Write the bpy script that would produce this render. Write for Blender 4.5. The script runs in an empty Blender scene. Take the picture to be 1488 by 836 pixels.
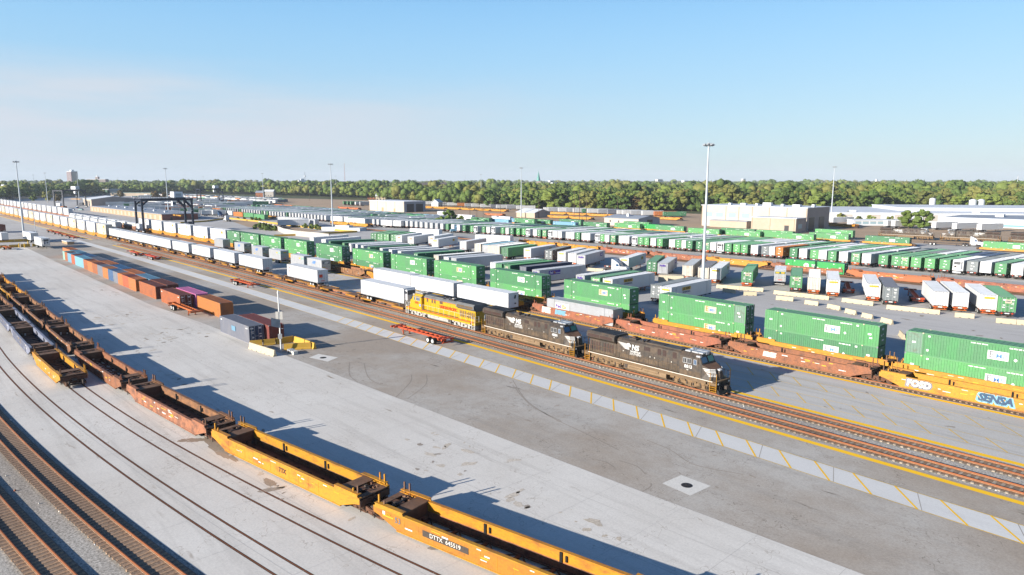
import bpy, math, random
from math import sin, cos, atan, atan2, hypot, pi, radians
from mathutils import Vector, Matrix
rnd = random.Random(7)
S = bpy.context.scene
COL = S.collection
# ------------------------------------------------------------------ camera, sky, sun, exposure
F, CX, CY, VH, H = 992., 744., 418., 262., 25.5
TH = atan((CY-VH)/F)
cam = bpy.data.cameras.new('camera'); co = bpy.data.objects.new('camera', cam); COL.objects.link(co)
co.location = (0, 0, H); co.rotation_euler = (pi/2-TH, 0, 0)
cam.sensor_width = 36; cam.lens = 36*F/1488; cam.clip_start = .5; cam.clip_end = 30000
S.camera = co
SUN_AZ, SUN_EL = radians(31), radians(16.5)          # direction in which shadows fall
w = bpy.data.worlds.new('World'); S.world = w; w.use_nodes = True
nt = w.node_tree; nt.nodes.clear()
out = nt.nodes.new('ShaderNodeOutputWorld'); bg = nt.nodes.new('ShaderNodeBackground')
sky = nt.nodes.new('ShaderNodeTexSky'); sky.sky_type = 'NISHITA'; sky.sun_disc = False
sky.sun_elevation = SUN_EL; sky.sun_rotation = radians(90)-(SUN_AZ+pi)
sky.altitude = 100; sky.air_density = 1.15; sky.dust_density = .35; sky.ozone_density = 2.2
bg.inputs['Strength'].default_value = .13; SKYK = 4.9
tc = nt.nodes.new('ShaderNodeTexCoord'); mp = nt.nodes.new('ShaderNodeMapping')
mp.inputs['Scale'].default_value = (1.1, 1.1, 9.0); mp.inputs['Rotation'].default_value = (radians(4), radians(5), 0)
ns = nt.nodes.new('ShaderNodeTexNoise'); ns.inputs['Scale'].default_value = 1.6; ns.inputs['Detail'].default_value = 7; ns.inputs['Roughness'].default_value = .58
cr = nt.nodes.new('ShaderNodeValToRGB'); cr.color_ramp.elements[0].position = .36; cr.color_ramp.elements[1].position = .66
sx = nt.nodes.new('ShaderNodeSeparateXYZ')
mr = nt.nodes.new('ShaderNodeMapRange'); mr.inputs['From Min'].default_value = .25; mr.inputs['From Max'].default_value = -.5
mz = nt.nodes.new('ShaderNodeMapRange'); mz.inputs['From Min'].default_value = .16; mz.inputs['From Max'].default_value = .10
m1 = nt.nodes.new('ShaderNodeMath'); m1.operation = 'MULTIPLY'; m2 = nt.nodes.new('ShaderNodeMath'); m2.operation = 'MULTIPLY'
m3 = nt.nodes.new('ShaderNodeMath'); m3.operation = 'MULTIPLY'; m3.inputs[1].default_value = 1.25
mixc = nt.nodes.new('ShaderNodeMix'); mixc.data_type = 'RGBA'; mixc.inputs[7].default_value = (2.45, 2.68, 3.0, 1)
L_ = nt.links.new
L_(tc.outputs['Generated'], mp.inputs[0]); L_(mp.outputs[0], ns.inputs['Vector']); L_(ns.outputs[0], cr.inputs[0])
L_(tc.outputs['Generated'], sx.inputs[0]); L_(sx.outputs['X'], mr.inputs[0]); L_(sx.outputs['Z'], mz.inputs[0])
L_(cr.outputs[0], m1.inputs[0]); L_(mr.outputs[0], m1.inputs[1]); L_(m1.outputs[0], m2.inputs[0]); L_(mz.outputs[0], m2.inputs[1])
sr = nt.nodes.new('ShaderNodeValToRGB'); sr.color_ramp.interpolation = 'B_SPLINE'; E_ = sr.color_ramp.elements
for p_, c_ in ((0., (.33, .455, .55)), (.05, (.335, .475, .595)), (.14, (.275, .47, .65)), (.25, (.18, .425, .71)), (.36, (.06, .19, .46)), (.6, (.012, .06, .20)), (1., (.008, .04, .14))):
    e_ = E_.new(p_) if p_ not in (0., 1.) else E_[0 if p_ == 0. else -1]; e_.color = (*c_, 1)
L_(sx.outputs['Z'], sr.inputs[0])
sv = nt.nodes.new('ShaderNodeVectorMath'); sv.operation = 'SCALE'; sv.inputs['Scale'].default_value = SKYK; L_(sr.outputs[0], sv.inputs[0])
ms = nt.nodes.new('ShaderNodeMix'); ms.data_type = 'RGBA'; ms.inputs[0].default_value = .86; L_(sky.outputs[0], ms.inputs[6]); L_(sv.outputs[0], ms.inputs[7])
L_(m2.outputs[0], m3.inputs[0]); L_(m3.outputs[0], mixc.inputs[0]); L_(ms.outputs[2], mixc.inputs[6])
hs = nt.nodes.new('ShaderNodeHueSaturation'); hs.inputs['Saturation'].default_value = 1.0
L_(mixc.outputs[2], hs.inputs['Color']); L_(hs.outputs[0], bg.inputs[0]); L_(bg.outputs[0], out.inputs[0])
sl = bpy.data.lights.new('sun', 'SUN'); sl.energy = 5.0; sl.angle = radians(.5); sl.color = (1, .93, .825)
so = bpy.data.objects.new('sun', sl); COL.objects.link(so); so.location = (0, 0, 200)
so.rotation_euler = Vector((cos(SUN_AZ)*cos(SUN_EL), sin(SUN_AZ)*cos(SUN_EL), -sin(SUN_EL))).to_track_quat('-Z', 'Y').to_euler()
S.view_settings.view_transform = 'Standard'; S.view_settings.look = 'None'
S.view_settings.exposure = 1.08; S.view_settings.gamma = 1
S.cycles.max_bounces = 5; S.cycles.diffuse_bounces = 2; S.cycles.glossy_bounces = 2; S.cycles.volume_bounces = 0
S.cycles.transparent_max_bounces = 4

# ------------------------------------------------------------------ frames: picture measurements -> ground, and along/across the yard
def G(u, v, z=0.):
    yd = (v-CY)/F; dy = cos(TH)-yd*sin(TH); dz = -sin(TH)-yd*cos(TH); t = (z-H)/dz
    return ((u-CX)/F*t, dy*t)
D0 = (-.6844, .7291); N0 = (.7291, .6844)
def W(s, n): return (40.8+s*D0[0]+n*N0[0], 51+s*D0[1]+n*N0[1])
def SN(x, y): x -= 40.8; y -= 51; return (x*D0[0]+y*D0[1], x*N0[0]+y*N0[1])
def nb(s): return 4.8*(1-((s-285)/285)**2) if s < 285 else 4.8-(s-285)*.003
def curve_at(fn, s):
    x0, y0 = W(s-.5, fn(s-.5)); x1, y1 = W(s+.5, fn(s+.5)); x, y = W(s, fn(s))
    return x, y, atan2(y0-y1, x0-x1)                    # heading: local +X points to smaller s

# ------------------------------------------------------------------ materials
MATS = {}
def mat(name, rgb, rough=.6, metal=0., dirt=None, amt=0., scale=1., lo=.45, hi=.7, stretch=(1, 1, 1), vary=0., fine=0., spec=.4, rot=0., bump=0.):
    m = bpy.data.materials.new(name); m.use_nodes = True; t = m.node_tree; b = t.nodes['Principled BSDF']
    b.inputs['Roughness'].default_value = rough; b.inputs['Metallic'].default_value = metal; b.inputs['Specular IOR Level'].default_value = spec
    b.inputs['Base Color'].default_value = (*rgb, 1)
    col = None
    if dirt or vary or fine:
        c = t.nodes.new('ShaderNodeRGB'); c.outputs[0].default_value = (*rgb, 1); col = c.outputs[0]
        tcn = t.nodes.new('ShaderNodeTexCoord'); mpn = t.nodes.new('ShaderNodeMapping')
        mpn.inputs['Scale'].default_value = stretch; mpn.inputs['Rotation'].default_value = (0, 0, rot)
        oi = t.nodes.new('ShaderNodeObjectInfo')
        va = t.nodes.new('ShaderNodeVectorMath'); va.operation = 'MULTIPLY_ADD'
        va.inputs[1].default_value = (1, 1, 1); t.links.new(tcn.outputs['Object'], va.inputs[0])
        cmb = t.nodes.new('ShaderNodeMath'); cmb.operation = 'MULTIPLY'; cmb.inputs[1].default_value = 91.7
        t.links.new(oi.outputs['Random'], cmb.inputs[0]); t.links.new(cmb.outputs[0], va.inputs[2])
        t.links.new(va.outputs[0], mpn.inputs[0])
    if dirt:
        for k, (sc, a) in enumerate(((scale, amt), (scale*4.7, amt*.6))):
            n = t.nodes.new('ShaderNodeTexNoise'); n.inputs['Scale'].default_value = sc; n.inputs['Detail'].default_value = 6; n.inputs['Roughness'].default_value = .62
            t.links.new(mpn.outputs[0], n.inputs['Vector'])
            r = t.nodes.new('ShaderNodeMapRange'); r.inputs['From Min'].default_value = lo; r.inputs['From Max'].default_value = hi; r.inputs['To Max'].default_value = a
            t.links.new(n.outputs[0], r.inputs[0])
            mx = t.nodes.new('ShaderNodeMix'); mx.data_type = 'RGBA'; mx.inputs[7].default_value = (*dirt, 1)
            t.links.new(r.outputs[0], mx.inputs[0]); t.links.new(col, mx.inputs[6]); col = mx.outputs[2]
    if fine:
        n = t.nodes.new('ShaderNodeTexNoise'); n.inputs['Scale'].default_value = 6; n.inputs['Detail'].default_value = 5
        t.links.new(tcn.outputs['Object'], n.inputs['Vector'])
        r = t.nodes.new('ShaderNodeMapRange'); r.inputs['To Min'].default_value = 1-fine; r.inputs['To Max'].default_value = 1+fine; r.inputs['From Min'].default_value = .3; r.inputs['From Max'].default_value = .7
        t.links.new(n.outputs[0], r.inputs[0]); h = t.nodes.new('ShaderNodeHueSaturation')
        t.links.new(r.outputs[0], h.inputs['Value']); t.links.new(col, h.inputs['Color']); col = h.outputs[0]
    if vary:
        r = t.nodes.new('ShaderNodeMapRange'); r.inputs['To Min'].default_value = 1-vary; r.inputs['To Max'].default_value = 1+vary
        t.links.new(oi.outputs['Random'], r.inputs[0]); h = t.nodes.new('ShaderNodeHueSaturation')
        t.links.new(r.outputs[0], h.inputs['Value']); t.links.new(col, h.inputs['Color']); col = h.outputs[0]
        r2 = t.nodes.new('ShaderNodeMapRange'); r2.inputs['To Min'].default_value = .5+vary*.06; r2.inputs['To Max'].default_value = .5-vary*.06
        t.links.new(oi.outputs['Random'], r2.inputs[0]); t.links.new(r2.outputs[0], h.inputs['Hue'])
    if col is not None: t.links.new(col, b.inputs['Base Color'])
    if bump:
        n = t.nodes.new('ShaderNodeTexNoise'); n.inputs['Scale'].default_value = 9; n.inputs['Detail'].default_value = 5
        if dirt or vary or fine: t.links.new(tcn.outputs['Object'], n.inputs['Vector'])
        bp = t.nodes.new('ShaderNodeBump'); bp.inputs['Strength'].default_value = bump; bp.inputs['Distance'].default_value = .05
        t.links.new(n.outputs[0], bp.inputs['Height']); t.links.new(bp.outputs[0], b.inputs['Normal'])
    MATS[name] = m; return m
RUST = (.10, .035, .015); GRIME = (.045, .035, .028)
mat('green', (.064, .23, .084), .55, dirt=(.075, .19, .095), amt=.85, scale=.45, lo=.42, hi=.62, stretch=(1, 1, .35), vary=.3, fine=.10)
mat('green_roof', (.10, .26, .15), .7, dirt=(.15, .25, .18), amt=.6, scale=.4, vary=.2); mat('ns_dust', (.125, .085, .052), .85, dirt=(.045, .035, .026), amt=.85, scale=.9, lo=.38, hi=.6, stretch=(1, 1, .6)); mat('faded_green', (.13, .21, .16), .7, dirt=RUST, amt=.5, scale=1.2, lo=.55, vary=.1)  # container roof green: faded, and lightened to make up for low sun on tops
mat('bright_green', (.012, .24, .045), .5, vary=.08, fine=.04)
mat('dark_green', (.008, .10, .05), .5, vary=.15)
mat('white', (.52, .525, .53), .45, dirt=(.50, .44, .36), amt=.45, scale=.6, lo=.52, hi=.8, stretch=(1, 1, .4), vary=.06)
mat('clean_white', (.56, .565, .59), .4, dirt=(.60, .58, .55), amt=.3, scale=.5, lo=.55, hi=.8, vary=.04)
mat('rusty_white', (.47, .44, .385), .55, dirt=(.42, .20, .06), amt=.8, scale=.9, lo=.56, hi=.72, stretch=(1.5, 1.5, .25), vary=.08)
mat('silver', (.40, .415, .44), .35, metal=.25, dirt=(.3, .28, .26), amt=.4, scale=.7, vary=.08)
mat('grey', (.14, .16, .17), .5, dirt=(.25, .25, .24), amt=.3, scale=.8, vary=.15)
mat('navy', (.012, .035, .09), .5, dirt=(.05, .06, .09), amt=.4, vary=.2)
mat('dark_brown', (.07, .04, .03), .6, dirt=(.14, .10, .08), amt=.5, vary=.1)
mat('orange', (.41, .13, .028), .55, dirt=(.25, .09, .04), amt=.45, scale=.7, lo=.5, vary=.12)
mat('rust_orange', (.35, .090, .026), .65, dirt=(.16, .06, .04), amt=.7, scale=.6, vary=.18)
mat('maroon', (.15, .035, .024), .65, dirt=(.10, .04, .03), amt=.6, vary=.15)
mat('pink', (.50, .14, .30), .5, dirt=(.45, .12, .25), amt=.3)
mat('blue', (.04, .14, .27), .55, dirt=(.05, .10, .18), amt=.5, vary=.25)
mat('light_blue', (.12, .26, .36), .55, dirt=(.12, .25, .33), amt=.5, vary=.15)
mat('slate', (.12, .13, .165), .6, dirt=(.20, .19, .2), amt=.5, scale=.5, stretch=(1, 1, .3), vary=.1)
mat('teal', (.20, .33, .29), .6, dirt=(.2, .35, .3), amt=.4, vary=.1)
mat('white_top', (.74, .75, .76), .6, dirt=(.58, .56, .52), amt=.5, scale=.4, vary=.08); mat('chassis_orange', (.40, .105, .02), .5, dirt=RUST, amt=.5, scale=2, vary=.1)
mat('chassis_red', (.38, .052, .012), .5, dirt=RUST, amt=.4, scale=2, vary=.1)
mat('chassis_black', (.03, .028, .028), .6, dirt=RUST, amt=.5, scale=2)
mat('tyre', (.018, .018, .018), .9); mat('rim', (.62, .62, .62), .4)
mat('ttx_yellow', (.42, .19, .010), .55, dirt=(.20, .075, .02), amt=.8, scale=.9, lo=.52, hi=.68, stretch=(.6, 1, 1.6), vary=.08, fine=.10); mat('ttx_orange', (.35, .135, .010), .6, dirt=(.20, .07, .02), amt=.65, scale=.9, lo=.5, hi=.7, stretch=(.6, 1, 1.6), vary=.05, fine=.1)
mat('well_red', (.25, .088, .042), .65, dirt=(.10, .045, .03), amt=.85, scale=1.1, lo=.47, vary=.15, fine=.14)
mat('well_orange', (.32, .095, .025), .6, dirt=(.18, .07, .03), amt=.7, scale=.7, vary=.1)
mat('well_brown', (.26, .115, .05), .7, dirt=(.09, .045, .028), amt=.9, scale=1.1, lo=.44, hi=.64, vary=.18, fine=.14)
mat('well_blue', (.17, .19, .26), .6, dirt=(.10, .08, .08), amt=.6, scale=.8, vary=.08)
mat('well_blue_inner', (.02, .04, .10), .7, dirt=GRIME, amt=.5)
mat('rust', (.115, .05, .026), .85, dirt=(.045, .026, .018), amt=.8, scale=1.4, vary=.1, fine=.08)
mat('deck_rust', (.16, .085, .05), .85, dirt=(.06, .035, .022), amt=.7, scale=1.2)
mat('steel_dark', (.035, .03, .028), .7, dirt=(.09, .06, .04), amt=.6, scale=3)
mat('black', (.012, .012, .013), .6); mat('hole', (.008, .007, .007), .9)
mat('ns_black', (.040, .035, .031), .5, dirt=(.11, .075, .05), amt=.75, scale=.8, lo=.45, fine=.05)
mat('ns_sill', (.15, .095, .05), .8, dirt=(.07, .05, .03), amt=.6, scale=1.2)
mat('truck_dust', (.20, .125, .065), .9, dirt=(.05, .035, .02), amt=.8, scale=1.6)
mat('tank_tan', (.21, .14, .08), .8, dirt=(.09, .06, .035), amt=.5, scale=.8)
mat('up_yellow', (.44, .265, .006), .42, dirt=(.30, .19, .03), amt=.3, scale=.7, fine=.04)
mat('up_grey', (.13, .135, .14), .6, dirt=(.06, .055, .05), amt=.5, scale=.8); mat('up_tank', (.36, .35, .33), .7, dirt=(.18, .15, .12), amt=.6)
mat('red_letter', (.55, .04, .01), .5); mat('white_paint', (.62, .62, .61), .6); mat('dusty_white', (.55, .52, .47), .7)
mat('glass', (.03, .07, .14), .08, spec=.8); mat('glass_green', (.03, .16, .07), .08, spec=.8)
mat('yellow_mark', (.50, .30, .015), .6); mat('sign_orange', (.45, .16, .015), .6); mat('sign_blue', (.10, .22, .55), .6); mat('purple', (.06, .02, .24), .5)
mat('cream', (.44, .38, .28), .7, dirt=(.50, .42, .30), amt=.4)
mat('jersey', (.46, .39, .27), .85, dirt=(.40, .32, .2), amt=.45, scale=1.5, vary=.05); mat('jersey_yellow', (.44, .26, .03), .8, dirt=(.5, .3, .08), amt=.4, scale=1.5)
mat('pole', (.40, .44, .48), .5); mat('lamp_head', (.30, .32, .34), .5)
mat('crane_blue', (.012, .018, .035), .45); mat('crane_white', (.70, .72, .75), .5)
mat('beige_wall', (.34, .28, .215), .8, dirt=(.5, .42, .33), amt=.3, scale=.15); mat('white_wall', (.37, .335, .30), .75, dirt=(.5, .48, .45), amt=.3, scale=.15)
mat('taupe_wall', (.33, .275, .245), .8, dirt=(.2, .165, .15), amt=.3, scale=.2); mat('tan_wall', (.33, .22, .13), .8, dirt=(.45, .32, .21), amt=.4, scale=.2)
mat('brick', (.20, .075, .06), .85, dirt=(.11, .04, .035), amt=.5, scale=.3); mat('louvre', (.05, .025, .02), .8); mat('roof_light', (.62, .64, .675), .6, dirt=(.38, .42, .48), amt=.4, scale=.06)
mat('roof_grey', (.26, .29, .34), .7, dirt=(.18, .2, .24), amt=.4, scale=.08); mat('roof_white', (.50, .52, .545), .6)
mat('door_dark', (.02, .022, .028), .4); mat('window_blue', (.24, .34, .38), .3); mat('trim', (.30, .22, .14), .7)
mat('bark', (.09, .06, .042), .9); mat('brick_orange', (.26, .10, .045), .8); mat('roof_brown', (.09, .075, .075), .8); mat('copper', (.10, .30, .25), .6)
mat('soil', (.20, .14, .085), .9, dirt=(.12, .13, .05), amt=.6, scale=.08)

# ------------------------------------------------------------------ mesh helper
class MB:
    def __init__(s): s.v = []; s.f = []; s.m = []; s.k = []; s.sm = []
    def mi(s, n):
        if n not in s.k: s.k.append(n)
        return s.k.index(n)
    def add(s, vs, fs, mt, smooth=False):
        o = len(s.v); s.v += [tuple(p) for p in vs]; i = s.mi(mt)
        for f in fs: s.f.append([o+a for a in f]); s.m.append(i); s.sm.append(smooth)
    def box(s, x0, x1, y0, y1, z0, z1, mt):
        s.add([(x0, y0, z0), (x1, y0, z0), (x1, y1, z0), (x0, y1, z0), (x0, y0, z1), (x1, y0, z1), (x1, y1, z1), (x0, y1, z1)],
              [(0, 3, 2, 1), (4, 5, 6, 7), (0, 1, 5, 4), (1, 2, 6, 5), (2, 3, 7, 6), (3, 0, 4, 7)], mt)
    def cbox(s, x, y, z, dx, dy, dz, mt): s.box(x-dx/2, x+dx/2, y-dy/2, y+dy/2, z, z+dz, mt)
    def prism(s, poly, axis, a, b, mt):
        n = len(poly)
        def P(p, t): return {'x': (t, p[0], p[1]), 'y': (p[0], t, p[1]), 'z': (p[0], p[1], t)}[axis]
        s.add([P(p, a) for p in poly]+[P(p, b) for p in poly], [tuple(range(n)), tuple(range(2*n-1, n-1, -1))]+[(i, (i+1) % n, n+(i+1) % n, n+i) for i in range(n)], mt)
    def tube(s, p0, p1, r0, r1=None, n=8, mt='pole', caps=True):
        if r1 is None: r1 = r0
        p0 = Vector(p0); p1 = Vector(p1); d = (p1-p0).normalized(); a = d.orthogonal().normalized(); b = d.cross(a)
        vs = [p0+(a*cos(2*pi*i/n)+b*sin(2*pi*i/n))*r0 for i in range(n)]+[p1+(a*cos(2*pi*i/n)+b*sin(2*pi*i/n))*r1 for i in range(n)]
        s.add(vs, [(i, (i+1) % n, n+(i+1) % n, n+i) for i in range(n)], mt, True)
        if caps: s.add(vs, [tuple(range(n-1, -1, -1)), tuple(range(n, 2*n))], mt)
    def bar(s, p0, p1, t, mt): s.tube(p0, p1, t/1.414, n=4, mt=mt)
    def mesh(s, name):
        me = bpy.data.meshes.new(name); me.from_pydata(s.v, [], s.f); me.update()
        for k in s.k: me.materials.append(MATS[k])
        me.polygons.foreach_set('material_index', s.m); me.polygons.foreach_set('use_smooth', s.sm)
        return me

def ob(name, me, parent=None, loc=(0, 0, 0), rz=0., label=None):
    o = bpy.data.objects.new(name, me); COL.objects.link(o); o.location = loc; o.rotation_euler = (0, 0, rz)
    if parent is not None: o.parent = parent
    if label: o['label'] = label
    return o
SEEN = {}
def tag(o, label, cat, group=None):
    if len(label.split()) > 16: print('LONG', label)
    if label in SEEN and SEEN[label] != group: print('DUP', label)
    SEEN[label] = group; o['label'] = label; o['category'] = cat
    if group: o['group'] = group
    return o
def struct(name, me, kind='structure'):
    o = ob(name, me); o['kind'] = kind; return o
# a kit is a list of (part name, mesh[, [(sub-part name, mesh), ...]]); spawn copies every part for each thing
def spawn(kit, name, label, cat, loc, rz=0., group=None, tilt=None):
    if len(loc) == 2: loc = (*loc, 0)
    r = ob(name, None if len(kit) > 1 else kit[0][1], None, loc, rz); tag(r, label, cat, group)
    if len(kit) > 1:
        for k in kit:
            o = ob(k[0], k[1], r)
            if len(k) > 2:
                for q in k[2]: ob(q[0], q[1], o)
    return r
_T = {}
def text(string, size, mt, bold=.02, shear=0., depth=.012, width=None):
    key = (string, size, mt, bold, shear, width)
    if key in _T: return _T[key]
    c = bpy.data.curves.new('lettering', 'FONT'); c.body = string; c.size = size; c.align_x = 'CENTER'; c.align_y = 'CENTER'
    c.offset = bold*size; c.shear = shear; c.extrude = depth/2; c.resolution_u = 2
    o = bpy.data.objects.new('lettering', c); COL.objects.link(o); dg = bpy.context.evaluated_depsgraph_get(); dg.update()
    me = bpy.data.meshes.new_from_object(o.evaluated_get(dg)); bpy.data.objects.remove(o); bpy.data.curves.remove(c)
    vs = [v.co.copy() for v in me.vertices]; fs = [list(p.vertices) for p in me.polygons]
    if width and vs:
        a = min(v.x for v in vs); b = max(v.x for v in vs); k = width/(b-a)
        for v in vs: v.x *= k
    bpy.data.meshes.remove(me); _T[key] = (vs, fs, mt); return _T[key]
def put_text(mb, t, x, y, z, face='-y'):
    vs, fs, mt = t
    if face == '-y': q = [(x+v.x, y-v.z, z+v.y) for v in vs]
    elif face == '+y': q = [(x-v.x, y+v.z, z+v.y) for v in vs]
    elif face == '-x': q = [(x-v.z, y-v.x, z+v.y) for v in vs]
    elif face == '+x': q = [(x+v.z, y+v.x, z+v.y) for v in vs]
    elif face == 'z': q = [(x+v.x, y+v.y, z+v.z) for v in vs]
    mb.add(q, fs, mt)
ONES = 'zeroth first second third fourth fifth sixth seventh eighth ninth tenth eleventh twelfth thirteenth fourteenth fifteenth sixteenth seventeenth eighteenth nineteenth'.split()
TENS = {2: 'twent', 3: 'thirt', 4: 'fort', 5: 'fift', 6: 'sixt', 7: 'sevent', 8: 'eight', 9: 'ninet'}
def nth(k):
    if k < 20: return ONES[k]
    t, o = divmod(k, 10); return TENS[t]+('ieth' if o == 0 else 'y-'+ONES[o])
HAZE = .00008
# ------------------------------------------------------------------ ground materials (world coordinates, wear drawn out along the lanes)
ANG = atan2(D0[1], D0[0])
def gmat(name, rgb, tone, blotch=.5, streak=.4, spots=.5, grain=.12, stain=(.05, .035, .022), rough=.9, crack=0., streak_len=16.):
    m = bpy.data.materials.new(name); m.use_nodes = True; t = m.node_tree; b = t.nodes['Principled BSDF']; N = t.nodes.new; Lk = t.links.new
    b.inputs['Roughness'].default_value = rough; b.inputs['Specular IOR Level'].default_value = .2
    tcn = N('ShaderNodeTexCoord')
    def mapped(sc):
        q = N('ShaderNodeMapping'); q.vector_type = 'TEXTURE'; q.inputs['Rotation'].default_value = (0, 0, ANG); q.inputs['Scale'].default_value = sc
        Lk(tcn.outputs['Object'], q.inputs[0]); return q.outputs[0]
    def noise(vec, sc, det=6, rg=.6):
        n = N('ShaderNodeTexNoise'); n.inputs['Scale'].default_value = sc; n.inputs['Detail'].default_value = det; n.inputs['Roughness'].default_value = rg
        Lk(vec, n.inputs['Vector']); return n.outputs[0]
    def rng(v, a, b_, c=0., d=1.):
        r = N('ShaderNodeMapRange'); r.inputs['From Min'].default_value = a; r.inputs['From Max'].default_value = b_; r.inputs['To Min'].default_value = c; r.inputs['To Max'].default_value = d
        Lk(v, r.inputs[0]); return r.outputs[0]
    def mix(fac, c1, rgb2):
        x = N('ShaderNodeMix'); x.data_type = 'RGBA'; Lk(fac, x.inputs[0]); Lk(c1, x.inputs[6]); x.inputs[7].default_value = (*rgb2, 1); return x.outputs[2]
    c = N('ShaderNodeRGB'); c.outputs[0].default_value = (*rgb, 1); col = c.outputs[0]
    iso = mapped((1, 1, 1)); lng = mapped((streak_len, 1, 1)); lng2 = mapped((5, 1, 1))
    col = mix(rng(noise(iso, .045, 5), .42, .62, 0, blotch), col, tone)
    col = mix(rng(noise(lng, .55, 6, .7), .5, .72, 0, streak), col, tuple(a*.62 for a in tone))
    col = mix(rng(noise(iso, .6, 6, .7), .48, .75, 0, blotch*.6), col, tuple(a*.8 for a in rgb))
    if spots:
        v = noise(lng2, .9, 4, .5); mlt = N('ShaderNodeMath'); mlt.operation = 'MULTIPLY'; Lk(rng(v, .66, .74), mlt.inputs[0]); Lk(rng(noise(iso, .12, 3), .48, .6, 0, spots), mlt.inputs[1])
        col = mix(mlt.outputs[0], col, stain)
    if crack:
        vo = N('ShaderNodeTexVoronoi'); vo.feature = 'DISTANCE_TO_EDGE'; vo.inputs['Scale'].default_value = .11
        wv = N('ShaderNodeMix'); wv.data_type = 'VECTOR'; wv.inputs[0].default_value = .12
        nn = N('ShaderNodeTexNoise'); nn.inputs['Scale'].default_value = .8; Lk(iso, nn.inputs['Vector'])
        sc = N('ShaderNodeVectorMath'); sc.operation = 'SCALE'; sc.inputs['Scale'].default_value = 40; Lk(nn.outputs['Color'], sc.inputs[0])
        Lk(iso, wv.inputs[4]); Lk(sc.outputs[0], wv.inputs[5]); Lk(wv.outputs[1], vo.inputs['Vector'])
        col = mix(rng(vo.outputs['Distance'], .0045, .0015, 0, crack), col, stain)
    g = noise(iso, 5.5, 5, .75); h = N('ShaderNodeHueSaturation'); Lk(rng(g, .3, .7, 1-grain, 1+grain), h.inputs['Value']); Lk(col, h.inputs['Color'])
    Lk(h.outputs[0], b.inputs['Base Color']); MATS[name] = m
gmat('asphalt', (.46, .445, .43), (.38, .365, .345), blotch=.6, streak=.55, spots=.6)
gmat('asphalt_brown', (.335, .285, .235), (.44, .42, .39), blotch=.85, streak=.5, spots=.8, grain=.16, crack=.4)
gmat('road_grey', (.37, .365, .36), (.31, .305, .30), blotch=.4, streak=.4, spots=.3)
gmat('concrete', (.615, .59, .55), (.52, .485, .44), blotch=.6, streak=.45, spots=1.0, grain=.10, stain=(.22, .17, .12), crack=.45)
gmat('concrete_strip', (.60, .60, .59), (.52, .51, .50), blotch=.4, streak=.15, spots=.2, grain=.06)
gmat('concrete_slab', (.62, .60, .56), (.52, .50, .46), blotch=.4, streak=.1, spots=.2)
gmat('pad_grey', (.48, .465, .445), (.40, .385, .36), blotch=.5, streak=.5, spots=.5)
gmat('ballast', (.38, .355, .32), (.29, .25, .21), blotch=.7, streak=.5, spots=0, grain=.75)
gmat('ballast_rusty', (.23, .165, .12), (.17, .115, .08), blotch=.7, streak=.5, spots=0, grain=.55)
gmat('yellow_line', (.86, .50, .02), (.78, .46, .04), blotch=.2, streak=.15, spots=.1, grain=.04)
gmat('yellow_worn', (.72, .45, .06), (.48, .36, .16), blotch=.7, streak=.6, spots=0, grain=.2)
gmat('yard_soil', (.42, .30, .20), (.33, .25, .17), blotch=.7, streak=.5, spots=.3, grain=.25)
gmat('groundcover', (.055, .075, .028), (.10, .095, .045), blotch=.8, streak=.2, spots=0, grain=.3)
gmat('rail_rust', (.24, .085, .035), (.15, .06, .03), blotch=.6, streak=.4, spots=0, grain=.1, rough=.7)
gmat('tie_wood', (.34, .225, .145), (.25, .17, .12), blotch=.8, streak=.2, spots=0, grain=.45)
gmat('tie_grey', (.34, .29, .23), (.16, .12, .09), blotch=.8, streak=.2, spots=0, grain=.45)
gmat('rail_stain', (.27, .12, .05), (.21, .10, .05), blotch=.6, streak=.5, spots=0, grain=.3)
gmat('flangeway', (.055, .045, .038), (.09, .07, .055), blotch=.6, streak=.3, spots=0)
gmat('joint_grey', (.44, .42, .39), (.52, .50, .47), blotch=.9, streak=.5, spots=0)
gmat('wet_stain', (.27, .21, .16), (.36, .30, .24), blotch=.7, streak=.2, spots=0)
gmat('tyre_mark', (.26, .225, .19), (.34, .305, .265), blotch=.7, streak=.2, spots=0)

def ribbon(name, lo, hi, s0, s1, step, z, mt, side=0.):
    mb = MB(); n = max(1, int((s1-s0)/step)); a = []; b = []
    for i in range(n+1):
        s = s0+(s1-s0)*i/n; a.append((*W(s, lo(s)), z)); b.append((*W(s, hi(s)), z))
    for i in range(n): mb.add([a[i], a[i+1], b[i+1], b[i]], [(3, 2, 1, 0)], mt)
    me = mb.mesh(name)
    return struct(name, me)
def off(d): return lambda s: nb(s)+d
def const(d): return lambda s: d
def poly(name, pts, z, mt):
    mb = MB(); mb.add([(p[0], p[1], z) for p in pts], [tuple(range(len(pts)))], mt); return struct(name, mb.mesh(name))
def w1(s): return -43.8+.00115*(105-s)**2 if s < 105 else -43.8+(s-105)*.008
def w2(s): return -48.3+.00115*(105-s)**2 if s < 105 else -48.3+(s-105)*.012
def w3(s): return -52.9+.0009*(112-s)**2 if s < 112 else -52.9+(s-112)*.012
def b1(s): return -58.3+.0009*(112-s)**2 if s < 112 else -58.3+(s-112)*.012
def b2(s): return -62.8+.0009*(112-s)**2 if s < 112 else -62.8+(s-112)*.012
def b3(s): return b2(s)-4.6
def edge(s): return b1(s)+1.75
def apr(s):
    P = [(-80, -17.5), (5, -19.7), (24.5, -20.5), (53, -21.2), (84, -22.1), (112, -22.6), (144, -24.0), (247, -23.0), (304, -22.0), (312, -22.0)]
    for (a, p), (b, q) in zip(P, P[1:]):
        if s <= b: return p+(q-p)*(s-a)/(b-a)
    return P[-1][1]
gm = MB(); R_ = 15000
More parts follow.
